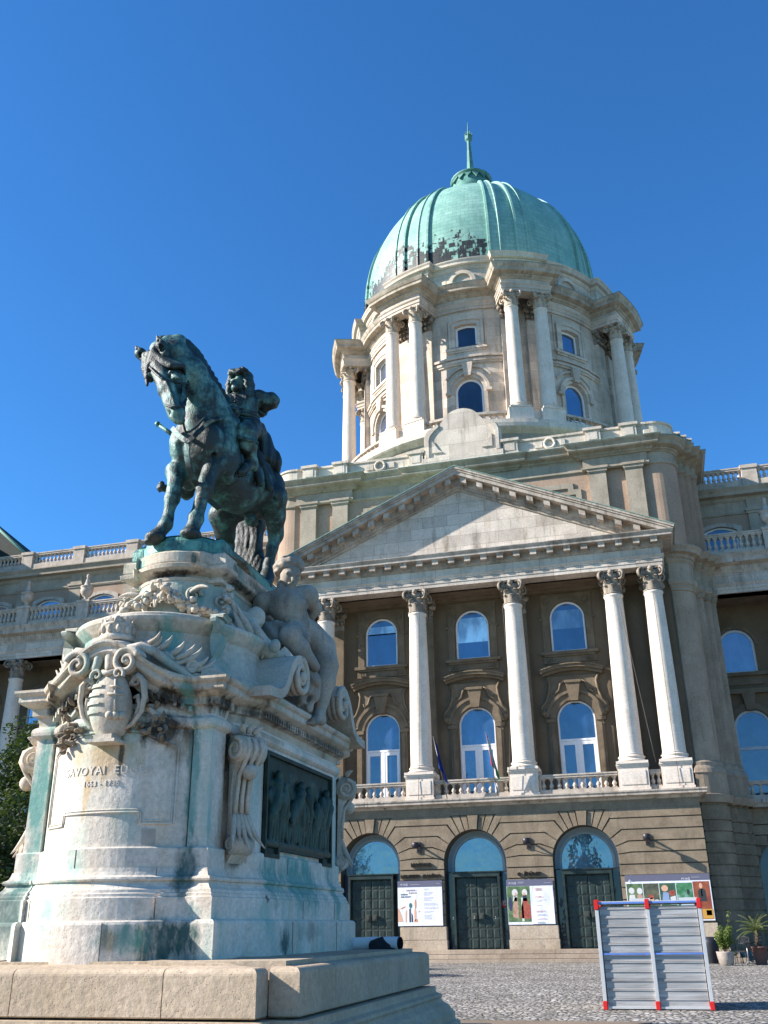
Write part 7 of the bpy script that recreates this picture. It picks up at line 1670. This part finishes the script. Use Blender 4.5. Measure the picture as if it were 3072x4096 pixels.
mats = [GRS, paint('dusk_painting', [(0.3, (0.03, 0.04, 0.03)), (0.6, (0.12, 0.12, 0.07)), (0.75, (0.24, 0.17, 0.08))], 5), paint('dark_green_painting', [(0.35, (0.02, 0.06, 0.04)), (0.65, (0.06, 0.13, 0.06))], 4), paint('pond_painting', [(0.3, (0.02, 0.09, 0.04)), (0.55, (0.05, 0.20, 0.08)), (0.75, (0.35, 0.45, 0.48))], 3), paint('russet_painting', [(0.3, (0.16, 0.03, 0.015)), (0.7, (0.34, 0.10, 0.04))], 3)]
for k in range(5):
    xe = xs[k+1]-0.03
    poly_part(p3_, 'picture', [(xs[k], 1.60 if k == 4 else 2.05), (xe, 1.60 if k == 4 else 2.05), (xe, 3.06 if k < 4 else 3.10), (xs[k], 3.06 if k < 4 else 3.10)], YP-0.004, mats[k])
for pts, mt in ((ellp(6.86, 2.78, 0.12, 0.13), BON), (ellp(7.20, 2.76, 0.12, 0.13), BON), ([(6.7, 2.3), (7.0, 2.3), (6.98, 2.62), (6.76, 2.62)], BON), ([(7.05, 2.25), (7.33, 2.25), (7.3, 2.62), (7.08, 2.62)], TANP), (ellp(7.66, 2.52, 0.11, 0.10), RED), (ellp(7.68, 2.42, 0.09, 0.07), FLS), (ellp(7.88, 2.32, 0.12, 0.09), BON),
                (ellp(8.26, 2.85, 0.14, 0.13), FLS), ([(8.1, 2.3), (8.42, 2.3), (8.40, 2.68), (8.18, 2.7)], solid('blue_dress_paint', (0.22, 0.30, 0.48))), (ellp(8.55, 2.66, 0.14, 0.11), RED), ([(8.45, 2.2), (8.70, 2.2), (8.68, 2.55), (8.46, 2.5)], BON), ([(8.85, 2.15), (9.4, 2.15), (9.3, 2.4), (9.05, 2.5)], solid('pale_water_paint', (0.40, 0.48, 0.52))), (ellp(9.22, 2.68, 0.06, 0.12), BLK),
                ([(9.62, 2.3), (9.95, 2.3), (9.93, 2.74), (9.82, 2.82), (9.7, 2.8), (9.62, 2.7)], BLK), (ellp(9.76, 2.92, 0.07, 0.11), FLS), ([(9.74, 2.5), (9.80, 2.5), (9.79, 2.8), (9.75, 2.8)], BON), ([(9.7, 1.62), (10.14, 1.62), (10.14, 2.0), (9.7, 2.0)], solid('ochre_paint', (0.50, 0.28, 0.05))), ([(9.86, 1.75), (10.08, 1.75), (10.08, 1.95), (9.86, 1.95)], BON)):
    poly_part(p3_, 'figure_shape', pts, YP-0.006, mt)
# raised letters of the gallery name
BRL = plain('dark_bronze_letters', (0.018, 0.014, 0.010), 0.5, metal=0.2)
def sign(rows, label, loc):
    e = empty('wall_lettering', loc, 0, label, 'lettering', 'raised letters on the wall')
    for txt, size, x, z in rows: put_text(e, txt, size, x, z, -0.06, BRL, 'word', 0.045, 'CENTER', True, 1.05)
sign((('MAGYAR', 0.235, -2.52, 4.02), ('NEMZETI  GALÉRIA', 0.215, -2.56, 3.53)), 'dark raised gallery name in two lines on the stone beside the left door', (-2.6, -0.02, 3.5))
sign((('C  ÉPÜLET', 0.225, 2.46, 3.50),), 'short dark raised lettering on the stone pier left of the right door', (2.46, -0.02, 3.5))
LAMPM = plain('dark_lamp_metal', (0.045, 0.04, 0.045), 0.45, metal=0.5)
for x, z, lb in ((-2.62, 4.90, 'dark bracket lamp above the two line gallery name'), (2.52, 4.92, 'dark bracket lamp above the short lettering on the middle pier'), (7.78, 4.92, 'dark bracket lamp on the wide wall above the five picture poster')):
    e = empty('wall_lamp', (x, -0.03, z), 0, lb, 'lamp', 'wall lamps'); m = MB(); m.box(x-0.09, x+0.09, -0.07, 0.0, z-0.28, z+0.20); m.box(x-0.035, x+0.035, -0.45, -0.05, z+0.04, z+0.11); m.tube([(x, -0.06, z-0.2), (x, -0.2, z-0.12), (x, -0.38, z+0.05)], 0.02, 6)
    local(m.build('bracket', LAMPM), e); m = MB(); m.lathe([(0.11, z-0.11), (0.16, z-0.10), (0.165, z+0.12), (0.13, z+0.15), (0.02, z+0.16)], (x-0.02, -0.62), 18); local(m.build('lamp_head', LAMPM), e)
    m = MB(); m.lathe([(0.0, z-0.105), (0.10, z-0.108)], (x-0.02, -0.62), 18, cap=False); local(m.build('lens', plain('frosted_lens', (0.4, 0.4, 0.38), 0.3)), e)
e = empty('no_smoking_sign', (1.14, 0.48, 2.2), 0, 'small red and white prohibition sign beside the middle door', 'sign')
m = MB(); m.box(1.02, 1.26, 0.49, 0.505, 2.22, 2.50); local(m.build('panel', solid('white_sign', (0.7, 0.7, 0.7))), e); m = MB(); m.box(1.02, 1.26, 0.482, 0.489, 2.22, 2.30); m.tube([(1.14+0.075*math.cos(2*PI*k/16), 0.485, 2.40+0.075*math.sin(2*PI*k/16)) for k in range(17)], 0.012, 5); m.tube([(1.09, 0.485, 2.45), (1.19, 0.485, 2.35)], 0.012, 5); local(m.build('red_mark', solid('sign_red', (0.55, 0.03, 0.03))), e)

# ================================================================== flags on the balcony
POLE = plain('flag_pole_metal', (0.16, 0.15, 0.14), 0.4, metal=0.5)
def flag(base, top, cols, label, stars=False):
    e = empty('flag', base, 0, label, 'flag', 'flags on the balcony'); b, t = Vector(base), Vector(top); m = MB(); m.tube([b, t], [0.022, 0.015], 8); m.ball(t, 0.035, 8, 6); local(m.build('pole', POLE), e)
    n = len(cols)
    for k, mt in enumerate(cols):
        def fn(u, v, k=k):
            w_ = (k+u)/n; L = 1.75*(1-0.0*w_); p = t.lerp(b, 0.02+0.30*w_*0.35); hang = v*L*(0.72+0.28*w_)
            q = p.lerp(b, 0.0)+(b-t).normalized()*hang*0.62+Vector((0, 0, -hang*0.40))
            fold = 0.07*math.sin(11*w_+3*v)*(0.3+0.7*v); return (q.x+0.04+0.30*w_*(0.35+0.65*v)+fold*0.5, q.y+fold+0.05*math.sin(17*w_), q.z-0.12*w_)
        m = MB(); m.grid(fn, 8, 24); local(m.build('cloth', mt), e)
    return e
flag((-1.10, -0.36, 6.97), (-1.58, -0.80, 9.78), [solid('flag_blue', (0.015, 0.035, 0.19), 0.7)], 'dark blue flag hanging furled on its leaning pole')
flag((1.31, -0.36, 6.97), (0.96, -0.80, 9.83), [solid('flag_red', (0.42, 0.02, 0.03), 0.7), solid('flag_white', (0.66, 0.66, 0.64), 0.7), solid('flag_green', (0.02, 0.20, 0.07), 0.7)], 'red white and green flag hanging furled on its leaning pole')
WIRE = plain('thin_cable', (0.10, 0.09, 0.08), 0.6, b_=0)
for pts, lb in (([(-2.29, 0.08, 16.3), (-2.45, -0.02, 10), (-2.55, -0.12, 7.0)], 'thin cable hanging down the second column from the left'), ([(2.05, -0.1, 16.3), (2.12, -0.25, 11.4), (1.80, -0.25, 7.0)], 'thin cable hanging beside the column right of the middle window'), ([(9.40, 0.05, 16.3), (9.43, -0.05, 10.0), (9.46, -0.12, 7.1)], 'thin cable hanging down the outermost right column'), ([(7.7, 0.1, 16.3), (8.55, 0.2, 8.2)], 'thin cable hanging between the two right columns')):
    m = MB(); m.tube(cr_path(pts), 0.012, 5); tag(m.build('hanging_cable', WIRE), lb, 'cable', 'cables hanging on the columns')

# ================================================================== aluminium crate on the cobbles
ALU, alt_, alb = newmat('ribbed_aluminium'); av = coords(alt_); an_ = noise(alt_, coords(alt_, 0.6, 1, 6), 2.0, 4)
alt_.links.new(ramp(alt_, an_, [(0.3, (0.28, 0.275, 0.27)), (0.55, (0.41, 0.405, 0.395)), (0.7, (0.49, 0.48, 0.47))]), alb.inputs['Base Color']); alb.inputs['Metallic'].default_value = 0.3; alb.inputs['Roughness'].default_value = 0.5; bump(alt_, alb, math_(alt_, 'ADD', an_, noise(alt_, av, 1.7, 2)), 0.35, 0.03)
ALUP = plain('aluminium_post', (0.58, 0.57, 0.56), 0.42, metal=0.35, var=0.06); REDC = plain('red_corner_plastic', (0.55, 0.018, 0.015), 0.4, var=0.1); BLU = plain('blue_edge_strip', (0.10, 0.20, 0.55), 0.4)
CR = empty('aluminium_crate', (7.9, -25.0, 0), 0, 'ribbed aluminium transport crate with red corner fittings standing on the cobbles', 'crate')
cx0, cx1, cy0, cy1, cz1 = 6.95, 8.85, -25.7, -24.45, 1.86
def ribs(name, f, a0, a1, zs, mat):
    m = MB(); pr = []; k = 0
    for z in zs:
        pr += [(0.0, z), (0.0, z+0.100), (0.014, z+0.106), (0.014, z+0.118), (0.003, z+0.124), (0.010, z+0.130), (0.010, z+0.140), (-0.006, z+0.148)]
    pr = [p for p in pr if p[1] < cz1-0.06]
    n = len(pr); vs = [f(a, d, z) for a in (a0, a1) for d, z in pr]; m.add(vs, [(i, n+i, n+i+1, i+1) for i in range(n-1)]); return local(m.build(name, mat), CR)
zs = [0.06+0.155*k for k in range(12)]; xm = (cx0+cx1)/2+0.0
for a, b in ((cx0+0.05, xm-0.02), (xm+0.02, cx1-0.05)): ribs('ribbed_panel', lambda s, d, z: (s, cy0+0.02-d, z), a, b, zs, ALU)
for a, b in ((cx0+0.05, cx1-0.05),): ribs('ribbed_panel', lambda s, d, z: (s, cy1-0.02+d, z), a, b, zs, ALU)
ribs('ribbed_panel', lambda s, d, z: (cx0+0.02-d, s, z), cy0+0.05, cy1-0.05, zs, ALU); ribs('ribbed_panel', lambda s, d, z: (cx1-0.02+d, s, z), cy0+0.05, cy1-0.05, zs, ALU)
for x, y in ((cx0, cy0), (xm, cy0), (cx1, cy0), (cx0, cy1), (xm, cy1), (cx1, cy1)):
    m = MB(); m.box(x-0.035, x+0.035, y-0.035, y+0.035, 0.10, cz1-0.12); local(m.build('post', ALUP, None, 0.006), CR)
    for z0, z1 in ((0.0, 0.15), (cz1-0.15, cz1+0.035)):
        m = MB(); m.box(x-0.043, x+0.043, y-0.050, y+0.050, z0, z1); q = local(m.build('corner_fitting', REDC, None, 0.012), CR)
        b = MB(); 
        for zz in (z0+0.045, z0+0.11): b.tube([(x, y-0.06, zz), (x, y-0.045, zz)], 0.014, 8)
        o = b.build('bolt', ALUP); o.parent = q; o.matrix_parent_inverse = Matrix.Translation(CR.location).inverted()
m = MB(); m.box(cx0, cx1, cy0-0.02, cy0+0.03, cz1-0.05, cz1+0.0); m.box(cx0, cx1, cy1-0.03, cy1+0.02, cz1-0.05, cz1); m.box(cx0-0.02, cx0+0.03, cy0+0.05, cy1-0.05, cz1-0.05, cz1); m.box(cx1-0.03, cx1+0.02, cy0+0.05, cy1-0.05, cz1-0.05, cz1); m.box(cx0, cx1, cy0-0.02, cy0+0.03, 0.02, 0.06); local(m.build('rail', ALUP), CR)
m = MB(); m.box(cx0+0.04, cx1-0.04, cy0-0.024, cy0-0.004, 0.925, 0.955); m.box(cx0+0.04, cx1-0.04, cy0-0.026, cy0-0.018, cz1-0.045, cz1-0.015); local(m.build('blue_strip', BLU), CR)
m = MB(); m.box(cx0+0.03, cx1-0.03, cy0+0.03, cy1-0.03, cz1-0.04, cz1-0.015); local(m.build('lid', ALU), CR)
m = MB(); m.box(cx0+0.05, cx1-0.05, cy0+0.06, cy1-0.06, 0.02, 0.06); local(m.build('floor', ALU), CR)
for x in (7.85, 8.75):
    m = MB(); m.box(x-0.25, x+0.10, cy1-0.5, cy1-0.42, cz1+0.0, cz1+0.06); local(m.build('loose_batten', ALUP), CR)

# ================================================================== rolled sheet and dark bag on the seat slab
RL = empty('rolled_paper', (4.2, -31.4, 1.16), 0, 'long white roll of paper with dark open end lying on the seat slab', 'paper roll')
a, b = Vector((3.6, -31.28, 1.235)), Vector((4.50, -31.46, 1.245)); d = (b-a).normalized()
m = MB(); s_ = []; o1 = d.orthogonal().normalized(); o2 = d.cross(o1)
for r0 in (0.088,): m.tube([a, a.lerp(b, 0.5)+Vector((0, 0, 0.006)), b], r0, 18, cap=False)
m.tube([a, b], 0.078, 18, cap=False); local(m.build('outer_sheet', solid('white_paper', (0.74, 0.73, 0.74))), RL)
m = MB(); m.tube([a.lerp(b, 0.92), b+d*0.02], 0.086, 16, cap=False); m.tube([a.lerp(b, 0.9), b+d*0.02], 0.075, 16, cap=False); m.tube([a.lerp(b, 0.9), a.lerp(b, 0.91)], 0.074, 16); local(m.build('inner_sheet', solid('dark_paper', (0.02, 0.018, 0.025))), RL)
BGm = plain('black_bag_cloth', (0.012, 0.011, 0.014), 0.75, var=0.3, vs=9)
pr = [('e', (4.20, -31.42, 1.215), (0.17, 0.14, 0.105), (0, 0, 0.2), 0.04), ('c', (4.16, -31.50, 1.18), (4.24, -31.45, 1.315), 0.05, 0.02, 0.05), ('c', (4.10, -31.55, 1.165), (4.36, -31.58, 1.165), 0.035, 0.04, 0.04), ('c', (4.24, -31.45, 1.30), (4.35, -31.5, 1.21), 0.025, 0.04, 0.04), ('c', (4.36, -31.58, 1.165), (4.47, -31.60, 1.15), 0.04, 0.03, 0.04)]
tag(sdf_obj(pr, 0.012, 'dark_bag', BGm, None, lambda X, Y, Z: 0.004*np.sin(45*X+30*Z)*np.sin(38*Y)), 'crumpled black cloth bag lying across the white paper roll', 'bag')

# ================================================================== planting, chairs and trees
def leafmat(name, c1, c2, c3):
    m, t, b = newmat(name); v = coords(t); n = noise(t, v, 2.2, 4); n2 = noise(t, v, 23, 2)
    c = ramp(t, math_(t, 'ADD', math_(t, 'MULTIPLY', n, 0.6), math_(t, 'MULTIPLY', n2, 0.4)), [(0.35, c1), (0.5, c2), (0.66, c3)])
    t.links.new(c, b.inputs['Base Color']); b.inputs['Roughness'].default_value = 0.5; b.inputs['Specular IOR Level'].default_value = 0.35
    tr = N(t, 'ShaderNodeBsdfTranslucent'); t.links.new(mix(t, 1.0, c, (1.0, 1.15, 0.55), 'MULTIPLY'), tr.inputs[0]); mx = N(t, 'ShaderNodeMixShader'); mx.inputs[0].default_value = 0.3
    t.links.new(b.outputs[0], mx.inputs[1]); t.links.new(tr.outputs[0], mx.inputs[2]); t.links.new(mx.outputs[0], t.nodes['Material Output'].inputs[0]); return m
LF = leafmat('dark_leaf', (0.010, 0.020, 0.007), (0.026, 0.045, 0.012), (0.085, 0.10, 0.022)); LFL = leafmat('bright_shrub_leaf', (0.05, 0.09, 0.02), (0.11, 0.16, 0.03), (0.22, 0.22, 0.05)); LFP = leafmat('palm_leaf', (0.06, 0.09, 0.025), (0.13, 0.16, 0.05), (0.26, 0.24, 0.09))
BARK = plain('bark', (0.075, 0.055, 0.04), 0.9, var=0.4, vs=8, b_=0.5)
def leaves(m, p, n, r, size, rn, flat=0.8):
    for _ in range(n):
        v = Vector((rn.gauss(0, 1), rn.gauss(0, 1), rn.gauss(0, 1))); v.normalize(); q = Vector(p)+Vector((v.x*r, v.y*r, v.z*r*flat))*rn.uniform(0.35, 1.0)**0.5
        u = Vector((rn.gauss(0, 1), rn.gauss(0, 1), rn.gauss(0, 0.7))).normalized(); w_ = u.orthogonal().normalized(); s = size*rn.uniform(0.6, 1.3)
        m.add([q-u*s, q+w_*s*0.45+u*s*0.1, q+u*s, q-w_*s*0.45+u*s*0.1], [(0, 1, 2, 3)])
def tree(x, y, h, rad_, label, seed, lo=1.2):
    rn = random.Random(seed); e = empty('tree', (x, y, 0), 0, label, 'tree', 'trees beside the left wing'); m = MB(); m.tube([(x, y, 0), (x+0.1, y, h*0.3), (x-0.1, y+0.1, h*0.6), (x, y, h*0.85)], [0.24, 0.19, 0.12, 0.05], 10)
    lm = MB()
    for k in range(64):
        a = rn.uniform(0, 2*PI); t = rn.random(); z = lo+(h-lo)*t; rr = rad_*(0.55+0.45*math.sin(PI*min(1, 0.18+0.72*t)))*(1.15-0.75*t)*rn.uniform(0.45, 1.0); c = (x+rr*math.cos(a), y+rr*math.sin(a), z)
        m.tube([(x, y, max(0.8, z-0.9)), ((x+c[0])/2, (y+c[1])/2, z-0.35), c], [0.06, 0.04, 0.015], 5); leaves(lm, c, 230, rad_*0.32*rn.uniform(0.7, 1.2), 0.10, rn)
    local(m.build('trunk', BARK), e); local(lm.build('crown', LF, None, 0, False), e)
tree(-12.2, -16.5, 7.6, 2.3, 'dark leafy tree at the far left behind the monument, its edge lit yellow green', 4)
tree(-15.4, -12.0, 9.0, 2.6, 'taller dark tree further back at the far left edge', 9)
SPK = stone('speckled_terrazzo', (0.50, 0.46, 0.42), (0.30, 0.27, 0.25), streak=0.1, pits=0.9, bmp=0.3, sc_=3)
e = empty('potted_shrub', (10.16, -4.95, 0), 0, 'yellow green leafy shrub in a round speckled stone pot at lower right', 'potted plant', 'potted plants on the terrace'); m = MB(); m.lathe([(0.20, 0), (0.24, 0.03), (0.30, 0.25), (0.325, 0.44), (0.33, 0.47), (0.29, 0.47), (0.27, 0.40), (0.0, 0.40)], (10.16, -4.95), 24, cap=False); local(m.build('pot', SPK), e)
rn = random.Random(21); m = MB(); sm_ = MB()
for k in range(15):
    a = rn.uniform(0, 2*PI); r = rn.uniform(0.05, 0.42); h = rn.uniform(0.75, 1.28) if k else 1.8
    if k == 0: a, r = 0.2, 0.34
    tp = (10.16+r*math.cos(a), -4.95+r*math.sin(a), h); sm_.tube([(10.16, -4.95, 0.4), (10.16+r*0.4*math.cos(a), -4.95+r*0.4*math.sin(a), h*0.6), tp], 0.009, 4)
    for t in (0.5, 0.65, 0.8, 0.92, 1.0): leaves(m, (10.16+r*t*math.cos(a), -4.95+r*t*math.sin(a), 0.42+(h-0.42)*t), 26 if k else 9, 0.14 if k else 0.07, 0.045, rn)
leaves(m, (10.5, -5.0, 0.42), 40, 0.12, 0.04, rn)
local(sm_.build('stem', BARK), e); local(m.build('foliage', LFL, None, 0, False), e)
e = empty('potted_palm', (11.42, -4.4, 0), 0, 'small palm with arching fronds in a dark pot at the right edge', 'potted plant', 'potted plants on the terrace'); m = MB(); m.lathe([(0.20, 0), (0.25, 0.3), (0.27, 0.55), (0.30, 0.57), (0.30, 0.62), (0.24, 0.62), (0.22, 0.5), (0, 0.5)], (11.42, -4.4), 20, cap=False); local(m.build('pot', plain('dark_clay_pot', (0.13, 0.06, 0.045), 0.7)), e)
m = MB(); m.tube([(11.42, -4.4, 0.5), (11.40, -4.4, 0.8), (11.38, -4.4, 1.15)], [0.10, 0.09, 0.06], 8)
for k in range(40): a = 2.4*k; z = 0.55+0.015*k; frond(m, (11.41+0.08*math.cos(a), -4.4+0.08*math.sin(a), z), ((math.cos(a), math.sin(a), 0.9), (math.cos(a), math.sin(a), 0.4)), 0.09, 0.015)
local(m.build('trunk', BARK), e); m = MB()
for k in range(26):
    a = 2.4*k+rn.uniform(-0.2, 0.2); el_ = rn.uniform(0.25, 1.25); L = rn.uniform(0.65, 0.95); pts = []; p = Vector((11.38, -4.4, 1.12)); d = Vector((math.cos(a)*math.cos(el_), math.sin(a)*math.cos(el_), math.sin(el_)))
    for i in range(10): pts.append(p.copy()); p = p+d*L/9; d = (d+Vector((0, 0, -0.16))).normalized()
    m.tube(pts, [0.010*(1-0.08*i) for i in range(10)], 4)
    for i in range(2, 10):
        t = (pts[i]-pts[i-1]).normalized(); sd = t.cross(Vector((0, 0, 1))).normalized()
        for s in (-1, 1):
            for o in (0, 0.5): q = pts[i-1].lerp(pts[i], o); l = 0.20*(1.1-i/11); tipp = q+sd*s*l*0.8+t*l*0.7+Vector((0, 0, -0.05)); m.add([q, q+t*0.02, tipp], [(0, 1, 2)])
local(m.build('frond', LFP, None, 0, False), e)
tag_ = empty('round_dark_planter', (9.72, -3.0, 0), 0, 'dark glazed planter half hidden behind the speckled pot', 'planter'); m = MB(); m.lathe([(0.22, 0), (0.30, 0.3), (0.33, 0.7), (0.30, 0.95), (0.26, 0.95), (0.25, 0.7), (0, 0.6)], (9.72, -3.0), 20, cap=False); local(m.build('pot', BLACKM), tag_)
def chair(x, y, rz, label):
    e = empty('cafe_chair', (x, y, 0), rz, label, 'chair', 'dark cafe chairs by the palm'); m = MB(); m.box(-0.21, 0.21, -0.21, 0.21, 0.43, 0.46); m.build('seat', BLACKM, e, 0.01)
    m = MB(); m.tube([(-0.20, 0.2, 0.45), (-0.20, 0.26, 0.92), (0, 0.28, 0.96), (0.20, 0.26, 0.92), (0.20, 0.2, 0.45)], 0.016, 6)
    for k in range(5): m.tube([(-0.13+0.065*k, 0.21, 0.46), (-0.13+0.065*k, 0.27, 0.94)], 0.008, 4)
    m.build('backrest', BLACKM, e)
    for a, b in ((-1, -1), (1, -1), (1, 1), (-1, 1)): m = MB(); m.tube([(0.19*a, 0.19*b, 0.44), (0.23*a, 0.24*b, 0.0)], 0.014, 6); m.build('leg', BLACKM, e)
for x, y, rz, lb in ((10.55, -3.3, 0.4, 'dark metal chair just behind the speckled pot'), (10.85, -3.7, -0.5, 'dark metal chair between the shrub and the palm'), (11.15, -3.1, 2.6, 'dark metal chair turned away, behind the palm')): chair(x, y, rz, lb)
tb = empty('cafe_table', (11.0, -4.1, 0), 0, 'small dark round table on a thin metal foot in front of chairs', 'table'); m = MB(); m.lathe([(0.0, 0.72), (0.30, 0.72), (0.30, 0.745), (0, 0.75)], (11.0, -4.1), 20); local(m.build('tabletop', BLACKM), tb); m = MB(); m.tube([(11.0, -4.1, 0.72), (11.0, -4.1, 0.04)], 0.022, 8)
for k in range(3): m.tube([(11.0, -4.1, 0.1), (11.0+0.25*math.cos(2.1*k), -4.1+0.25*math.sin(2.1*k), 0.01)], 0.016, 6)
local(m.build('foot', plain('pale_metal_foot', (0.3, 0.3, 0.3), 0.4, metal=0.6)), tb)

# ================================================================== neighbouring pavilion (left, mostly outside the view; it shades the left wing)
PV = empty('corner_pavilion', (-55, 5, 0), 0, 'tall side pavilion with dark green roof whose edge shows at the far left', 'building')
m = MB(); m.box(-75, -41, -3.0, 22, 0, 29.2); local(m.build('wall', P_PINK), PV); m = MB(); m.box(-75.4, -40.5, -3.5, 22.4, 29.2, 30.0); local(m.build('cornice', S_TRIM), PV)
